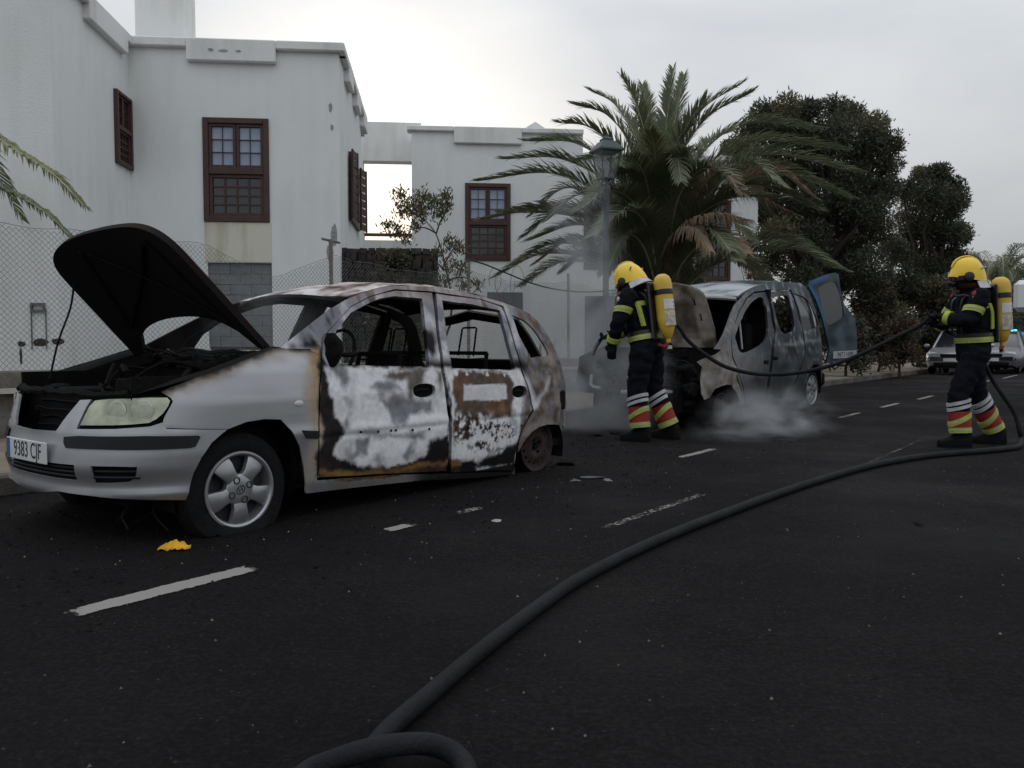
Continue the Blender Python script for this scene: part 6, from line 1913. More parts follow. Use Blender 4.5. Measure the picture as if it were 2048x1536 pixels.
def firefighter(loc, face, P, label, size=1.0):
    """loc on the ground; face = heading vector; P = joints in own frame (x forward, y left, z up)"""
    ff = empty('person', loc, atan2(face[1], face[0]), label, 'person')
    ff.scale = (size, size, size)
    V = {k: Vector(v) for k, v in P.items() if isinstance(v, tuple)}
    mb = MB()
    def tub(J, Rr, flat=1.0, n=14): mb.tube([p for p, r in limb_pts(J, Rr)], [r for p, r in limb_pts(J, Rr)], n, True, flat=flat)
    # torso: stack of oval rings
    sp = [V['pelvis'] + Vector((0, 0, -.08)), V['pelvis'], V['waist'], V['chest'], V['upper'], V['neck']]
    wy = [.165, .185, .180, .205, .185, .075]; wx = [.135, .150, .140, .150, .125, .070]
    rings = []
    for i in range(len(sp) - 1):
        for k in range(4):
            t = k / 4; c = sp[i].lerp(sp[i + 1], t); a = lerp(wx[i], wx[i + 1], t); b = lerp(wy[i], wy[i + 1], t)
            rings.append([c + P['tw'] @ Vector((a * cos(q), b * sin(q), 0)) for q in [2 * pi * j / 20 for j in range(20)]])
    mb.loft(rings)
    tub([V['neck'] + Vector((0, 0, -.05)), V['head']], [.075, .07])
    mb.sph(tuple(V['head']), (.095, .078, .115), 16, 10)
    for s_ in ('L', 'R'):
        tub([V['sh' + s_], V['el' + s_], V['wr' + s_]], [.092, .075, .056])
        mb.sph(tuple(V['sh' + s_]), .10)
        tub([V['hip' + s_], V['kn' + s_], V['an' + s_] + Vector((0, 0, .04))], [.125, .098, .088])
    remesh_body('body', mb, ff, SUIT, seed=loc[0])
    # bands round the limbs
    def band(a, b, t0, t1, ra, rb, mat, name, tilt=0.0, parent=ff, n=20, grow=.008):
        a, b = Vector(a), Vector(b); ax = (b - a).normalized(); u = ax.orthogonal().normalized(); w = ax.cross(u)
        rg = []
        for t, gr in ((t0, -.012), (t0 + .004, grow), (t1 - .004, grow), (t1, -.012)):
            c = a.lerp(b, t); r_ = lerp(ra, rb, t) + gr
            ring = []
            for k in range(n):
                d = u * cos(2 * pi * k / n) + w * sin(2 * pi * k / n)
                p = c + d * r_; p += ax * (tilt * d.x * r_ * 2.2) + d * .004 * fbm(d.x * 3, d.y * 3, t * 20)
                ring.append(p)
            rg.append(ring)
        return MB().loft(rg, True, False).build(name, mat, parent)
    for s_ in ('L', 'R'):
        el, wr, sh, kn, an, hip = (V[k + s_] for k in ('el', 'wr', 'sh', 'kn', 'an', 'hip'))
        band(sh, el, .42, .66, .092, .075, LIME, 'reflective_band', .1)
        band(sh, el, .52, .56, .093, .076, LIMEG, 'reflective_stripe', .1, grow=.010)
        band(el, wr, .70, .92, .075, .056, LIME, 'reflective_band')
        an_ = an + Vector((0, 0, .04))
        band(kn, an_, .16, .25, .100, .095, SREF, 'knee_stripe', .10); band(kn, an_, .29, .38, .099, .094, SREF, 'knee_stripe', .10)
        band(kn, an_, .44, .98, .097, .090, REDF, 'red_gaiter', 0, grow=.006)
        band(kn, an_, .56, .70, .097, .092, LIME, 'reflective_band', .22, grow=.011)
        band(kn, an_, .84, .98, .095, .090, LIME, 'reflective_band', 0, grow=.011)
        band(kn, an_, .61, .65, .097, .092, LIMEG, 'reflective_stripe', .22, grow=.013)
        band(kn, an_, .89, .93, .095, .090, LIMEG, 'reflective_stripe', 0, grow=.013)
        # red panel on the shin front
        bt = MB()
        tx = P['toe' + s_]
        fd = (Vector((tx[0], tx[1], 0)) - Vector((an.x, an.y, 0))).normalized(); fl = Vector((-fd.y, fd.x, 0))
        c0 = Vector((an.x, an.y, an.z))
        gz = an.z - .085
        rings = []
        for (x_, w_, h0, h1) in [(-.105, .028, .012, .06), (-.09, .048, .0, .15), (-.03, .058, .0, .16), (.04, .056, .0, .13), (.10, .060, .0, .095), (.16, .055, .0, .080), (.20, .040, .004, .066), (.212, .018, .012, .045)]:
            rings.append([c0 + fd * x_ + fl * (w_ * yy) + Vector((0, 0, gz - c0.z + (h0 if zz == 0 else lerp(h0, h1, zz)))) for yy, zz in ((-1, 0), (-1.05, .35), (-.85, .8), (-.35, 1), (.35, 1), (.85, .8), (1.05, .35), (1, 0))])
        bt.loft(rings); bt.build('boot', BOOT, ff)
        # glove: palm, four curled fingers, thumb
        g = P['grip' + s_]; w0 = V['wr' + s_]; fw = Vector(g['dir']).normalized(); pn = Vector(g['palm']).normalized(); sd = fw.cross(pn).normalized()
        gm = MB()
        gm.tube([w0 - fw * .05, w0 + fw * .01], [.062, .052], 12)
        gm.rbox((0, 0, 0), (.10, .092, .042), .016, X=Matrix.Translation(w0 + fw * .055) @ Matrix((fw, sd, pn)).transposed().to_4x4())
        for k, ln in enumerate((.078, .088, .084, .066)):
            b0 = w0 + fw * .10 + sd * (-.034 + .0225 * k)
            c = g['curl']
            p1 = b0 + (fw * cos(c * .6) + pn * sin(c * .6)) * ln * .45
            p2 = p1 + (fw * cos(c * 1.4) + pn * sin(c * 1.4)) * ln * .33
            p3 = p2 + (fw * cos(c * 2.2) + pn * sin(c * 2.2)) * ln * .28
            gm.tube([b0 - fw * .015, b0, p1, p2, p3], [.0125, .0125, .012, .011, .008], 8)
        th = -1 if s_ == 'L' else 1
        tb_ = w0 + fw * .03 + sd * (th * .04)
        gm.tube([tb_, tb_ + (fw * .6 + sd * th * .6 + pn * .4).normalized() * .035, tb_ + (fw * .8 + sd * th * .35 + pn * .8).normalized() * .068], [.016, .014, .009], 8)
        gm.build('glove', GLV, ff)
    # collar, belt and chest band, shoulder straps
    TW = P['tw']
    def oval(c, a, b, h, mat, name, grow=.012, a0=0, a1=2 * pi, n=28):
        full = abs(a1 - a0 - 2 * pi) < 1e-6
        ks = n if full else n + 1
        rg = []
        for dz, gr in ((-h / 2, -.006), (-h / 2 + .003, grow), (h / 2 - .003, grow), (h / 2, -.006)):
            rg.append([Vector(c) + TW @ Vector(((a + gr) * cos(q), (b + gr) * sin(q), dz)) for q in [a0 + (a1 - a0) * j / n for j in range(ks)]])
        return MB().loft(rg, full, False).build(name, mat, ff)
    oval(V['waist'].lerp(V['pelvis'], .45), .152, .190, .055, LIME, 'reflective_band', .010)
    oval(V['waist'].lerp(V['pelvis'], .45), .152, .190, .016, LIMEG, 'reflective_stripe', .013)
    oval(V['waist'].lerp(V['pelvis'], .12), .148, .186, .045, MASK, 'harness_belt', .012)
    oval(V['chest'].lerp(V['upper'], .45), .142, .200, .05, LIME, 'reflective_band', .010, pi * .56, pi * .86, 8)
    oval(V['chest'].lerp(V['upper'], .45), .142, .200, .05, LIME, 'reflective_band', .010, -pi * .86, -pi * .56, 8)
    for sy in (-1, 1):
        pts = []; pl = []
        for (cn, ax_, ay_) in ((V['waist'], -.150, .110), (V['chest'], -.158, .115), (V['upper'], -.135, .115), (V['upper'].lerp(V['neck'], .35), -.03, .125), (V['upper'], .125, .11), (V['chest'], .158, .10), (V['waist'], .152, .10)):
            pts.append(cn + TW @ Vector((ax_, sy * ay_, 0)))
        ptsS = spline(pts, 5)
        MB().tube(ptsS, .017, 6, flat=.35 if True else 1).build('harness_strap', MASK, ff)
        # vertical reflective strip on the back beside the cylinder
        q = [cn + TW @ Vector((ax_, sy * ay_, 0)) for cn, ax_, ay_ in ((V['waist'].lerp(V['chest'], .2), -.098, .160), (V['chest'], -.098, .172), (V['chest'].lerp(V['upper'], .55), -.085, .168))]
        ax = Vector((0, 0, 1))
        st_ = MB(); rg = []
        for p in spline(q, 4):
            rg.append([p + TW @ Vector((-.010, -.026, 0)), p + TW @ Vector((-.014, .0, 0)), p + TW @ Vector((-.006, .026, 0)), p + TW @ Vector((.02, .026, 0)), p + TW @ Vector((.02, -.026, 0))])
        st_.loft(rg).build('reflective_band', LIME, ff)
    MB().tube([V['neck'].lerp(V['head'], .1) + TW @ Vector((.088 * cos(q), .092 * sin(q), .012 * cos(q))) for q in [2 * pi * k / 20 for k in range(21)]], .034, 8, False).build('collar', M('collar_dark_red', (.030, .008, .010), .9, spec=.1), ff)
    # red and white shoulder patches
    for s_, sy in (('L', 1), ('R', -1)):
        for k, (mat_, nm) in enumerate(((REDF, 'shoulder_patch'), (SREF, 'shoulder_patch'))):
            c = V['sh' + s_] + TW @ Vector((.046 + .014 * k, sy * (.030 + .014 * k), .038 - .044 * k))
            MB().sph(tuple(c), (.037, .037, .037), 12, 9).build(nm, mat_, ff)
    # ---- head gear
    HM = Matrix.Translation(V['head']) @ P['hrot'].to_4x4()
    HM0 = HM; HS = HM @ Matrix.Scale(1.01, 4)
    f_ = MB().sph((.035, 0, -.01), (.075, .066, .095), 16, 10, X=HM)
    f_.sph((.112, 0, -.02), (.018, .014, .022), 8, 6, X=HM); f_.build('face', SKIN, ff)
    mk = MB()
    rings = []
    for t in range(9):
        z_ = -.125 + .155 * t / 8; w = .074 * (1 - .25 * abs(t / 8 - .55)); d_ = .118 + .02 * sin(pi * t / 8)
        rings.append([(d_ * cos(q) ** .8 if cos(q) > 0 else 0, w * sin(q), z_) for q in [radians(a) for a in (-84, -60, -35, -12, 12, 35, 60, 84)]])
    mk.loft(rings, False, False, X=HM)
    mask = mk.build('breathing_mask', MASK, ff)
    MB().lathe([(.040, -.01), (.042, .03), (.030, .045), (.012, .05)], 14, HM @ Matrix.Translation((.135, 0, -.075)) @ Matrix.Rotation(pi / 2 + .4, 4, 'Y')).build('regulator', MASK, mask)
    hs = spline([HM @ Vector((.16, .0, -.09)), HM @ Vector((.15, .07, -.20)), V['upper'] + TW @ Vector((.10, .16, .02)), V['chest'] + TW @ Vector((-.10, .17, 0))], 6)
    MB().tube(hs, .011, 7).build('air_hose', MASK, ff)
    h = MB()
    n = 28; rings = []
    # helmet shell: dome over the ears, longer at the back, small brow
    for i in range(11):
        t = i / 10; ring = []
        for k in range(n):
            q = 2 * pi * k / n
            zlow = -.015 - .085 * (.5 - .5 * cos(q)) ** 1.3 - .03 * max(0, sin(abs(q if q < pi else 2 * pi - q)) - .4)
            ph = t * pi / 2
            rx = .150 if cos(q) > 0 else .165
            base = Vector((rx * cos(q), .128 * sin(q), zlow))
            p = Vector((base.x * cos(ph) ** .85, base.y * cos(ph) ** .85, lerp(zlow, .155, sin(ph))))
            if cos(q) > .5 and t < .25: p.x += .028 * (1 - t * 4) * (cos(q) - .5) * 2
            ring.append(p)
        rings.append(ring)
    h.loft(rings, True, True, X=HS)
    hel = h.build('helmet', HELM, ff, True, 60)
    MB().tube([HS @ Vector((.13 * cos(q) + .01, 0, .05 + .115 * sin(q))) for q in [pi * (.06 + .80 * k / 14) for k in range(15)]], .016, 6, flat=.5).build('crest', HELM, hel)
    for sy in (-1, 1):
        MB().lathe([(.046, 0), (.044, .016), (.02, .022), (.002, .022)], 16, HS @ Matrix.Translation((.035, sy * .112, -.035)) @ Matrix.Rotation(-sy * pi / 2, 4, 'X')).build('ear_pivot', MASK, hel)
        MB().rbox((0, 0, 0), (.055, .012, .018), .004, X=HS @ Matrix.Translation((-.10, sy * .104, .035)) @ Matrix.Rotation(-sy * .55, 4, 'Z') @ Matrix.Rotation(.25, 4, 'Y')).build('reflective_strip', SREF, hel)
    # visor edge and silver neck cape
    vz = [[HS @ Vector((.162 * cos(q), .132 * sin(q), z_)) for q in [radians(a) for a in range(-60, 61, 12)]] for z_ in (-.018, -.06)]
    MB().loft(vz, False, False).build('visor', M('smoked_visor', (.010, .010, .012), .12, spec=.8), hel)
    cape = [[HS @ Vector(((r_) * cos(q), r_ * .86 * sin(q), z_)) for q in [radians(a) for a in range(100, 261, 10)]] for r_, z_ in ((.155, -.085), (.175, -.125), (.195, -.155), (.188, -.160))]
    MB().loft(cape, False, False).build('neck_cape', SREF, hel)
    # ---- breathing apparatus on the back
    BX = Matrix.Translation(V['waist'].lerp(V['chest'], .62) + Vector((0, 0, .085))) @ TW.to_4x4() @ Matrix.Rotation(P.get('cyl_tilt', 0.0), 4, 'Y')
    ap_ = empty('breathing_apparatus', (0, 0, 0), 0, parent=ff)
    r_ = .088; cx = -.255; hh = .30
    cyl = MB().lathe([(.018, -hh - .06), (.022, -hh - .055), (.024, -hh - .02), (.042, -hh - .005), (r_ * .72, -hh + .05), (r_ * .92, -hh + .11), (r_, -hh + .17), (r_, hh - .10), (r_ * .94, hh - .055), (r_ * .75, hh - .018), (r_ * .4, hh + .004), (.004, hh + .008)], 28, BX @ Matrix.Translation((cx, 0, .02)))
    cyl.build('air_cylinder', CYL, ap_)
    MB().lathe([(r_ + .003, .105), (r_ + .008, .11), (r_ + .008, .15), (r_ + .003, .155)], 28, BX @ Matrix.Translation((cx, 0, .02))).build('cylinder_strap', MASK, ap_)
    def wrap(z0, z1, q0, q1, mat, nm):
        rg = [[BX @ Vector((cx + (r_ + .003) * cos(q0 + (q1 - q0) * k / 10), (r_ + .003) * sin(q0 + (q1 - q0) * k / 10), .02 + z)) for k in range(11)] for z in (z0, z1)]
        return MB().loft(rg, False, False).build(nm, mat, ap_)
    qa = P.get('lab', pi)
    wrap(-.04, .055, qa - .75, qa + .75, M('label_white', (.62, .63, .64), .6, var=.12, scale=10), 'cylinder_label')
    wrap(-.20, -.055, qa - .8, qa + .8, M('label_worn', (.45, .42, .33), .7, var=.4, scale=22), 'cylinder_label')
    for dz in (.022, -.015): wrap(dz - .008, dz + .008, qa + .35, qa + .55, MASK, 'label_mark')
    bp_ = MB().rbox((-.158, 0, -.02), (.03, .27, .56), .012, X=BX); bp_.build('back_plate', MASK, ap_)
    MB().tube([BX @ Vector((cx, 0, -hh - .04)), BX @ Vector((cx + .03, .04, -hh - .075)), BX @ Vector((cx + .06, .09, -hh - .05))], .016, 7).build('valve', REDF, ap_)
    MB().lathe([(.026, 0), (.026, .03), (.01, .035)], 10, BX @ Matrix.Translation((cx, -.01, -hh - .10))).build('valve_knob', SREF, ap_)
    return ff

def rot_y(a): return Matrix.Rotation(a, 3, 'Y')
# left firefighter, seen from behind, bending towards the burnt engine
fl_loc = on_ground(1293, 880); fl_face = Vector((-.80, .60, 0)).normalized()
PL = dict(pelvis=(0, 0, .93), waist=(.035, 0, 1.06), chest=(.085, 0, 1.25), upper=(.125, 0, 1.40), neck=(.155, 0, 1.49), head=(.205, 0, 1.60),
          shL=(.11, .195, 1.39), elL=(.17, .275, 1.15), wrL=(.255, .235, .95), shR=(.12, -.195, 1.39), elR=(.22, -.25, 1.14), wrR=(.42, -.10, 1.04),
          hipL=(0, .095, .90), knL=(.05, .115, .50), anL=(.0, .13, .085), hipR=(0, -.095, .90), knR=(.02, -.17, .50), anR=(-.13, -.235, .085),
          toeL=(.26, .16, 0), toeR=(.13, -.27, 0), tw=rot_y(.20), hrot=rot_y(.52), cyl_tilt=-.08, lab=pi * .86,
          gripL=dict(dir=(.15, -.1, -1), palm=(.3, -.9, -.1), curl=.75), gripR=dict(dir=(.9, .35, -.3), palm=(0, .3, 1), curl=.8))
ffL = firefighter(fl_loc, fl_face, PL, 'firefighter in yellow helmet seen from behind, bending towards the smoking van', 1.07)
# right firefighter, in profile, holding the hose in both hands
fr_loc = on_ground(1942, 890); fr_face = Vector((-1.0, .10, 0)).normalized()
PR = dict(pelvis=(0, 0, .95), waist=(.0, 0, 1.08), chest=(.015, 0, 1.27), upper=(.03, 0, 1.42), neck=(.055, 0, 1.52), head=(.075, 0, 1.66),
          shL=(.045, .195, 1.41), elL=(.17, .25, 1.19), wrL=(.315, .08, 1.235), shR=(.05, -.195, 1.41), elR=(.16, -.26, 1.19), wrR=(.26, -.12, 1.17),
          hipL=(.0, .095, .92), knL=(.185, .13, .50), anL=(.17, .16, .085), hipR=(0, -.095, .92), knR=(-.09, -.13, .50), anR=(-.29, -.16, .085),
          toeL=(.42, .18, 0), toeR=(-.04, -.18, 0), tw=rot_y(.06), hrot=rot_y(.10), cyl_tilt=.0, lab=pi * .62,
          gripL=dict(dir=(.75, -.55, .1), palm=(0, -.2, 1), curl=.85), gripR=dict(dir=(.8, .5, -.1), palm=(0, .2, 1), curl=.85))
ffR = firefighter(fr_loc, fr_face, PR, 'firefighter in profile at the right holding a hose in both hands', 1.03)

# ------------------------------------------------------------------ hoses
HOSE = M('hose_rubber', (.0095, .0108, .0125), .75, var=.45, scale=7, bump=.3, bscale=70, spec=.2)
gp = [(2042, 880), (2036, 893), (1995, 899), (1950, 903), (1850, 912), (1750, 929), (1650, 956), (1550, 989), (1450, 1026), (1350, 1065), (1250, 1110), (1150, 1163), (1080, 1211), (1000, 1271), (920, 1336), (850, 1396), (790, 1447), (757, 1482), (735, 1518)]
pts = [on_ground(x, y, .027) for x, y in gp]
# up behind the right firefighter to his hands, then across to the left firefighter
def wf(loc, face, p):
    k_ = 1.07 if (Vector(loc) - fl_loc).length < .01 else 1.03
    p = (p[0] * k_, p[1] * k_, p[2] * k_)
    f = Vector(face); l = Vector((-f.y, f.x, 0)); return Vector(loc) + f * p[0] + l * p[1] + Vector((0, 0, p[2]))
gL = wf(fr_loc, fr_face, (.40, .02, 1.255)); gR = wf(fr_loc, fr_face, (.33, -.07, 1.20))
Zf = fr_loc.y
up_ = [at_y(2040, 862, Zf + .25), at_y(2028, 825, Zf + .3), at_y(2005, 790, Zf + .32), at_y(1985, 760, Zf + .36), wf(fr_loc, fr_face, (-.12, -.32, 1.0)), wf(fr_loc, fr_face, (.12, -.27, 1.10))]
fl_h = wf(fl_loc, fl_face, (.50, -.05, 1.02))
mid_ = []
for i, (x, y) in enumerate([(1840, 651), (1800, 670), (1760, 690), (1720, 709), (1680, 725), (1640, 737), (1600, 745), (1550, 749), (1500, 746), (1450, 733), (1410, 709), (1375, 680), (1345, 646)]):
    mid_.append(at_y(x, y, lerp(gL.y, fl_loc.y + .25, (i + 1) / 13)))
run = list(reversed(up_))
path = [wf(fl_loc, fl_face, (.56, -.02, .97)), fl_h, wf(fl_loc, fl_face, (.30, -.30, 1.10))] + list(reversed(mid_)) + [gL, gR] + run + pts
def nearest_smooth(path): return spline(path, 6)
hs_ = nearest_smooth(path)
for p in hs_: p.z = max(p.z, .0262)
tag(MB().tube(hs_, [.021 if p.z > .2 else .026 for p in hs_], 12).build('fire_hose', HOSE), 'black fire hose held by both firefighters and trailing across the road', 'hose')
lp_ = [on_ground(560, 1600, .03), on_ground(610, 1548, .034), on_ground(660, 1524, .055), on_ground(735, 1500, .082), on_ground(800, 1489, .08), on_ground(860, 1489, .055), on_ground(905, 1506, .034), on_ground(930, 1535, .028), on_ground(940, 1590, .028), on_ground(920, 1680, .028)]
tag(MB().tube(spline(lp_, 8), .026, 12).build('fire_hose', HOSE), 'loop of dark fire hose crossing the bottom edge of the road', 'hose')
MB().tube([wf(fl_loc, fl_face, (.56, -.02, .97)), wf(fl_loc, fl_face, (.59, .0, .91)), wf(fl_loc, fl_face, (.61, .02, .83))], [.026, .022, .016], 12).build('nozzle', M('nozzle_metal', (.12, .12, .12), .5, metal=.5), None)
tag(bpy.data.objects['nozzle'], 'metal spray nozzle in the hands of the bending firefighter', 'nozzle')
# ------------------------------------------------------------------ distant vehicles
def far_car(px, Y, face, col, label, h=1.48, L=4.2, w=1.76, police=False, group=None, metal=.35):
    base = at_y(px, 690, Y).xy.to_3d()
    c = empty('parked_car', base, atan2(face.y, face.x), label, 'car')
    pm_ = M('car_paint_' + str(int(px)), col, .3, metal=metal, var=.05, scale=2, coat=.5)
    st = [(-L / 2, .55, .70, .80, .80), (-L / 2 + .12, .25, .95, .86, .86), (-L / 2 + .5, .2, 1.0, .88, .86), (-.6, .2, .98, .88, .87), (.5, .2, .95, .88, .86), (1.1, .2, .90, .87, .82), (L / 2 - .35, .22, .82, .84, .76), (L / 2 - .06, .30, .72, .74, .68), (L / 2, .42, .60, .66, .62)]
    rg = []
    for x, z0, z1, wl, wt in st:
        rg.append([(x, -wl * .9 * w / 1.76, z0), (x, -wl * w / 1.76, z0 + .18), (x, -wl * w / 1.76, z1 - .14), (x, -wt * w / 1.76 * .96, z1), (x, 0, z1 + .03), (x, wt * w / 1.76 * .96, z1), (x, wl * w / 1.76, z1 - .14), (x, wl * w / 1.76, z0 + .18), (x, wl * .9 * w / 1.76, z0)])
    MB().loft(rg).build('body', pm_, c)
    MB().loft([[(x, -a * w / 1.76, z), (x, a * w / 1.76, z), (x2, b * w / 1.76, z2), (x2, -b * w / 1.76, z2)] for x, a, z, x2, b, z2 in ((-1.55, .70, .93, -1.25, .58, h - .08), (.95, .74, .90, .15, .60, h - .05))] if False else
              [[(-1.75, -.72, .95), (-1.3, -.78, .95), (.4, -.78, .93), (1.0, -.74, .90), (1.05, 0, .92), (1.0, .74, .90), (.4, .78, .93), (-1.3, .78, .95), (-1.75, .72, .95)],
               [(-1.45, -.58, h - .08), (-1.1, -.62, h - .02), (-.1, -.62, h - .02), (.25, -.58, h - .07), (.28, 0, h - .05), (.25, .58, h - .07), (-.1, .62, h - .02), (-1.1, .62, h - .02), (-1.45, .58, h - .08)]]).build('windows', GLASSD, c)
    MB().rbox((-.62, 0, h - .01), (1.5, 1.22, .05), .03).build('roof', pm_, c)
    for sy in (-1, 1):
        for (a, b) in (((1.02, sy * .76, .90), (.25, sy * .60, h - .04)), ((-1.75, sy * .74, .95), (-1.42, sy * .60, h - .05)), ((-.35, sy * .80, .93), (-.40, sy * .635, h - .03))):
            MB().tube([a, b], .035, 5).build('pillar', pm_, c)
        MB().rbox((L / 2 - .16, sy * .60, .68), (.22, .30, .15), .05).build('headlamp', M('car_headlamp', (.55, .57, .58), .15, coat=.5), c)
        MB().rbox((.75, sy * 1.0, .98), (.10, .18, .12), .04).build('wing_mirror', pm_, c)
        for x in (1.32, -1.30):
            wv = empty('wheel', (x, sy * .80, .31), 0, parent=c); Q = Matrix.Rotation(-sy * pi / 2, 4, 'X')
            MB().lathe([(.20, -.16), (.29, -.16), (.31, -.13), (.31, -.03), (.29, 0), (.20, .005)], 22, Q).build('tyre', TYRE, wv)
            MB().lathe([(.20, -.02), (.205, .008), (.17, -.005), (.06, .004), (.002, .004)], 18, Q).build('rim', ALLOY, wv)
    MB().rbox((L / 2 - .02, 0, .64), (.05, .70, .12), .02).build('grille', BK, c)
    MB().rbox((L / 2 - .01, 0, .36), (.05, 1.1, .12), .02).build('air_intake', BK, c)
    MB().rbox((L / 2 + .015, 0, .50), (.02, .50, .11), .004).build('number_plate', M('plate_white', (.62, .64, .66)), c)
    if police:
        MB().rbox((-.3, 0, h + .06), (.25, 1.0, .08), .02).build('light_bar', M('light_bar_body', (.05, .06, .10), .4), c)
        for sy, e_ in ((-1, 6.0), (1, 6.0)):
            MB().rbox((-.3, sy * .40, h + .10), (.24, .30, .10), .03).build('blue_light', M('blue_beacon', (.05, .2, .9), .3, emit=(.05, .30, 1.0), estr=6.0), c)
        MB().rbox((L / 2 - .02, -.35, .80), (.04, .12, .05), .01).build('blue_light', M('blue_beacon', (.05, .2, .9)), c)
        for sy in (-1, 1): MB().box((-.2, sy * .886, .72), (2.4, .006, .16)).build('side_stripe', M('police_stripe', (.03, .08, .35), .4), c)
    return c
fdir = -RD
far_car(1925, 29.0, fdir, (.40, .41, .42), 'silver car parked by the kerb behind the right firefighter', h=1.55)
far_car(1998, 30.0, fdir, (.16, .17, .19), 'dark grey car beside the right firefighter air cylinder')
far_car(2046, 33.0, fdir, (.62, .64, .66), 'white police car with glowing blue light at the right edge', police=True)
far_car(1775, 44.0, Vector((1, .2, 0)), (.48, .52, .56), 'pale car glimpsed between the bushes above the hose')

# fire engine just outside the right edge: only its mirror reaches into the picture
TRK = M('truck_white', (.70, .70, .69), .35, var=.04, coat=.4)
tb_ = Vector((8.95, 13.2, 0)); tr = empty('fire_truck', tb_, atan2(fdir.y, fdir.x), 'white truck at the right edge with its mirror showing', 'truck')
# local x forward, y left; the kerb-side front corner sits at the origin
m_ = MB().rbox((-1.0, 1.22, 1.75), (2.0, 2.4, 2.1), .14); m_.build('cab', TRK, tr)
MB().rbox((-4.3, 1.22, 1.8), (4.4, 2.4, 2.4), .08).build('box_body', TRK, tr)
MB().rbox((-3.2, 1.22, .62), (6.6, 2.1, .3), .04).build('chassis', BK, tr)
MB().rbox((.015, 1.22, 2.1), (.03, 2.0, .9), .012).build('windscreen', GLASSD, tr)
MB().rbox((-1.0, -.0, 2.1), (1.1, .03, .8), .012).build('side_window', GLASSD, tr)
for sy in (.15, 2.3):
    for x in (-.9, -4.6):
        wv = empty('wheel', (x, sy, .48), 0, parent=tr); Q = Matrix.Rotation(pi / 2 if sy < 1 else -pi / 2, 4, 'X')
        MB().lathe([(.28, -.24), (.45, -.24), (.48, -.2), (.48, -.05), (.45, 0), (.28, .005)], 26, Q).build('tyre', TYRE, wv)
        MB().lathe([(.28, -.03), (.285, .008), (.2, -.02), (.1, .03), (.002, .03)], 18, Q).build('rim', ALLOY, wv)
Ti_ = tr.matrix_basis.inverted()
mpos = Ti_ @ at_y(2047, 592, 12.9)
mr = empty('wing_mirror', mpos, 0, parent=tr)
MB().rbox((0, 0, 0), (.16, .27, .50), .075).build('mirror_housing', TRK, mr)
MB().rbox((-.062, 0, 0), (.015, .22, .44), .006).build('mirror_glass', GLASSD, mr)
q_ = Vector((-.25, .02, 2.3)) - mpos
MB().tube(spline([(0, .06, .18), (-.02, .2, .25), q_], 5), .018, 7).build('mirror_arm', BK, mr)
q_ = Vector((-.25, .02, 1.5)) - mpos
MB().tube(spline([(0, .06, -.18), (-.02, .2, -.2), q_], 5), .018, 7).build('mirror_arm', BK, mr)

# ------------------------------------------------------------------ litter on the road
R = random.Random(33)
cp = on_ground(350, 1098)
n = 14; v = []; f = []
for i in range(n):
    for j in range(8):
        a = i / (n - 1); b = j / 7
        w = .03 + .075 * sin(pi * clamp(.12 + .85 * a)) 
        v.append((a * .30 - .15, (b - .5) * 2 * w + .03 * sin(a * 5), .008 + .030 * abs(fbm(a * 3.2, b * 2.4, 5)) + .035 * sin(pi * a) * sin(pi * b) + .012 * fbm(a * 9, b * 8, 2)))
for i in range(n - 1):
    for j in range(7): f.append((i * 8 + j, (i + 1) * 8 + j, (i + 1) * 8 + j + 1, i * 8 + j + 1))
o = mesh_obj('rag', v, f, M('yellow_cloth', (.62, .33, .012), .8, var=.2, scale=14), None, True, 60); o.location = cp; o.rotation_euler = (0, 0, radians(14)); o.scale = (.5, .55, .75)
sm_ = o.modifiers.new('thickness', 'SOLIDIFY'); sm_.thickness = .003
tag(o, 'crumpled yellow rag lying on the road below the front wheel', 'rag')
def scrap(px, py, size, mat, label, name='debris', cat='debris', flat=.4, group=None):
    pts_ = [(R.gauss(0, 1) * size * .5, R.gauss(0, 1) * size * .5, abs(R.gauss(0, 1)) * size * flat * .5) for _ in range(16)]
    o = MB().hull(pts_).build(name, mat, None, False); p = on_ground(px, py); o.location = p + Vector((0, 0, -min(q[2] for q in pts_) + .001))
    return tag(o, label, cat, group)
CHAR = HND
scrap(1840, 1050, .045, CHAR, 'small dark lump alone on the road right of the hose')
scrap(998, 1042, .05, M('pale_scrap', (.30, .29, .27), .8), 'pale flat scrap on the road beyond the dashes', flat=.15)
scrap(1185, 957, .09, M('melted_plastic', (.05, .055, .06), .3, var=.3), 'shiny melted plastic puddle behind the rear wheel', flat=.12)
scrap(1150, 962, .06, M('melted_plastic', (.05, .055, .06), .3), 'small melted drip nearest the burnt rear wheel', flat=.2)
scrap(1212, 962, .05, M('melted_plastic', (.05, .055, .06), .3), 'melted drip furthest from the burnt rear wheel', flat=.2)
scrap(1135, 930, .10, CHAR, 'charred tyre remains behind the rear rim of the car', flat=.4)
scrap(1230, 868, .10, CHAR, 'charred lump on the road left of the bending firefighter', flat=.5)
scrap(1195, 872, .07, CHAR, 'small charred lump between car and van', flat=.5)
gc = []
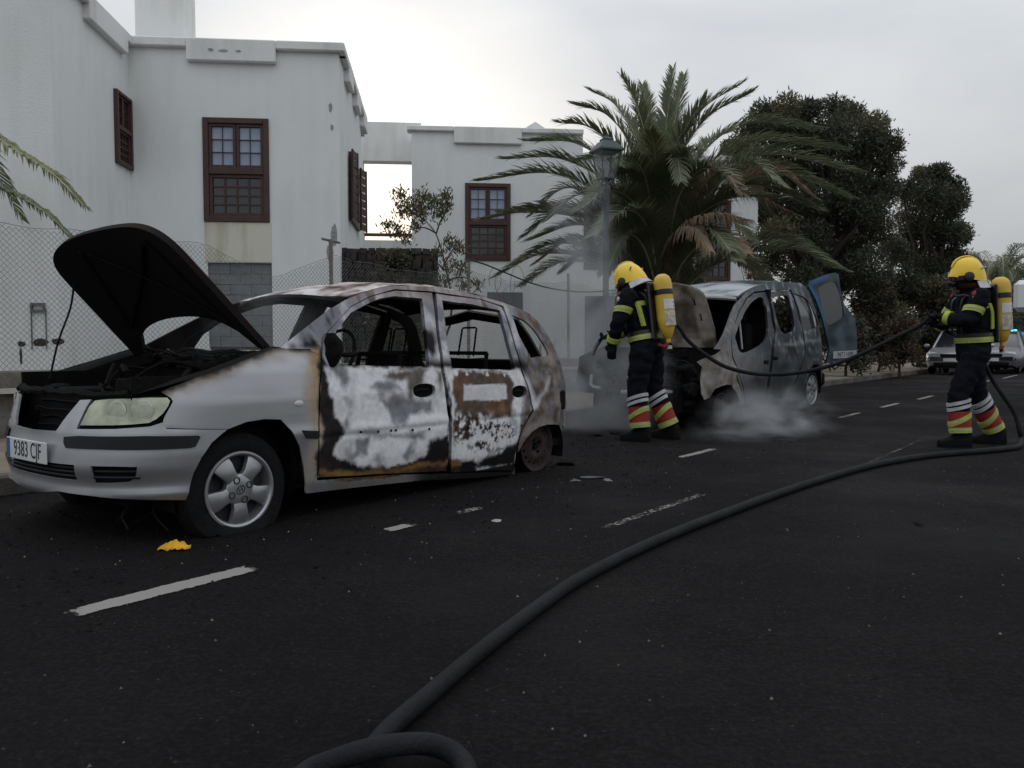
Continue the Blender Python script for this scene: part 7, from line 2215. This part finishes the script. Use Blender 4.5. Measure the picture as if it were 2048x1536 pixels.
# fine chippings and ash scattered over the road
gm = MB()
for _ in range(1500):
    s_ = R.uniform(.5, 9.5); nn_ = R.uniform(-.5, 5.6)
    p = rs(s_ - .5, nn_, .001); r_ = .0015 + .006 * R.random() ** 3
    gm.add([p + Vector((r_, 0, 0)), p + Vector((-.5 * r_, .8 * r_, 0)), p + Vector((-.5 * r_, -.8 * r_, 0)), p + Vector((0, 0, r_ * 1.1))], [(0, 1, 3), (1, 2, 3), (2, 0, 3)])
tag(gm.build('road_grit', M('grit', (.15, .145, .14), .8, var=.8, scale=3), None, False), 'fine pale grit scattered over the asphalt', 'grit', kind='stuff')
am = MB()
for _ in range(1500):
    q = R.gauss(0, 1); s_ = R.uniform(1.2, 9.0); nn_ = 4.4 + R.gauss(0, .9)
    if nn_ > 5.9 or nn_ < 2.6: continue
    p = rs(s_, nn_, .001); r_ = R.uniform(.006, .022); a = R.uniform(0, 6.28)
    am.add([p + Vector((cos(a + k * 2.1) * r_ * R.uniform(.5, 1), sin(a + k * 2.1) * r_ * R.uniform(.5, 1), R.uniform(.0, .004))) for k in range(3)] + [p + Vector((0, 0, r_ * .5))], [(0, 1, 3), (1, 2, 3), (2, 0, 3)])
tag(am.build('charred_flakes', HND, None, False), 'black charred flakes on the road round the burnt vehicles', 'debris', kind='stuff')

# ------------------------------------------------------------------ smoke
def smoke(name, c, size, rz, dens, label, nscale=1.6, lo=.46, hi=.72, col=(.80, .82, .86), shape='ell', seed=0.0, vert=1.0):
    mb = MB().sph((0, 0, 0), (size[0] / 2, size[1] / 2, size[2] / 2), 20, 12)
    o = mb.build(name, None, None, True)
    o.location = c; o.rotation_euler = (0, 0, rz)
    mt = bpy.data.materials.new(name); mt.use_nodes = True; t = mt.node_tree; N = t.nodes; K = t.links.new
    N.remove(N['Principled BSDF']); out = [x for x in N if x.type == 'OUTPUT_MATERIAL'][0]
    pv = N.new('ShaderNodeVolumePrincipled'); pv.inputs['Color'].default_value = col + (1,); pv.inputs['Anisotropy'].default_value = .2
    tc = N.new('ShaderNodeTexCoord')
    mp = N.new('ShaderNodeMapping'); mp.inputs['Location'].default_value = (seed, seed * .7, seed * 1.3); mp.inputs['Scale'].default_value = (1, 1, vert)
    K(tc.outputs['Object'], mp.inputs['Vector'])
    nz = N.new('ShaderNodeTexNoise'); nz.inputs['Scale'].default_value = nscale; nz.inputs['Detail'].default_value = 5; nz.inputs['Distortion'].default_value = .8
    K(mp.outputs[0], nz.inputs['Vector'])
    r = N.new('ShaderNodeMapRange'); r.inputs[1].default_value = lo; r.inputs[2].default_value = hi
    K(nz.outputs['Fac'], r.inputs[0])
    dv_ = N.new('ShaderNodeVectorMath'); dv_.operation = 'DIVIDE'; dv_.inputs[1].default_value = (size[0] / 2, size[1] / 2, size[2] / 2)
    K(tc.outputs['Object'], dv_.inputs[0])
    ln = N.new('ShaderNodeVectorMath'); ln.operation = 'LENGTH'; K(dv_.outputs[0], ln.inputs[0])
    fo_ = N.new('ShaderNodeMapRange'); fo_.interpolation_type = 'SMOOTHSTEP'; fo_.inputs[1].default_value = 1.0; fo_.inputs[2].default_value = .25
    K(ln.outputs['Value'], fo_.inputs[0])
    m1 = N.new('ShaderNodeMath'); m1.operation = 'MULTIPLY'; K(r.outputs[0], m1.inputs[0]); K(fo_.outputs[0], m1.inputs[1])
    m2 = N.new('ShaderNodeMath'); m2.operation = 'MULTIPLY'; m2.inputs[1].default_value = dens; K(m1.outputs[0], m2.inputs[0])
    K(m2.outputs[0], pv.inputs['Density']); K(pv.outputs[0], out.inputs['Volume'])
    o.data.materials.clear(); o.data.materials.append(mt)
    return tag(o, label, 'smoke', kind='stuff')
RZ_ = pi / 2 - ROAD_A
smoke('smoke', at_y(1205, 790, 9.9), (2.2, 2.0, 2.4), RZ_, 2.3, 'grey smoke pouring from the front of the van', 1.5, .40, .70)
smoke('smoke', at_y(1170, 640, 11.2), (2.0, 1.6, 3.2), RZ_, 1.7, 'thin smoke hanging behind the bending firefighter', 1.3, .42, .70, seed=3)
smoke('smoke', at_y(1160, 420, 12.2), (1.4, 1.1, 2.8), RZ_, 2.3, 'wisp of pale smoke rising past the street lamp', 1.8, .47, .70, seed=7, vert=.6)
smoke('smoke', at_y(1540, 838, 9.3), (3.4, 1.5, .95), RZ_, 2.6, 'low white steam drifting over the road beside the van', 2.3, .47, .70, seed=11, vert=1.6)
smoke('smoke', CT @ Vector((.55, -.1, 1.2)), (1.3, 1.5, .9), RZ_, .9, 'faint smoke over the windscreen opening of the silver car', 1.8, .45, .7, seed=15)
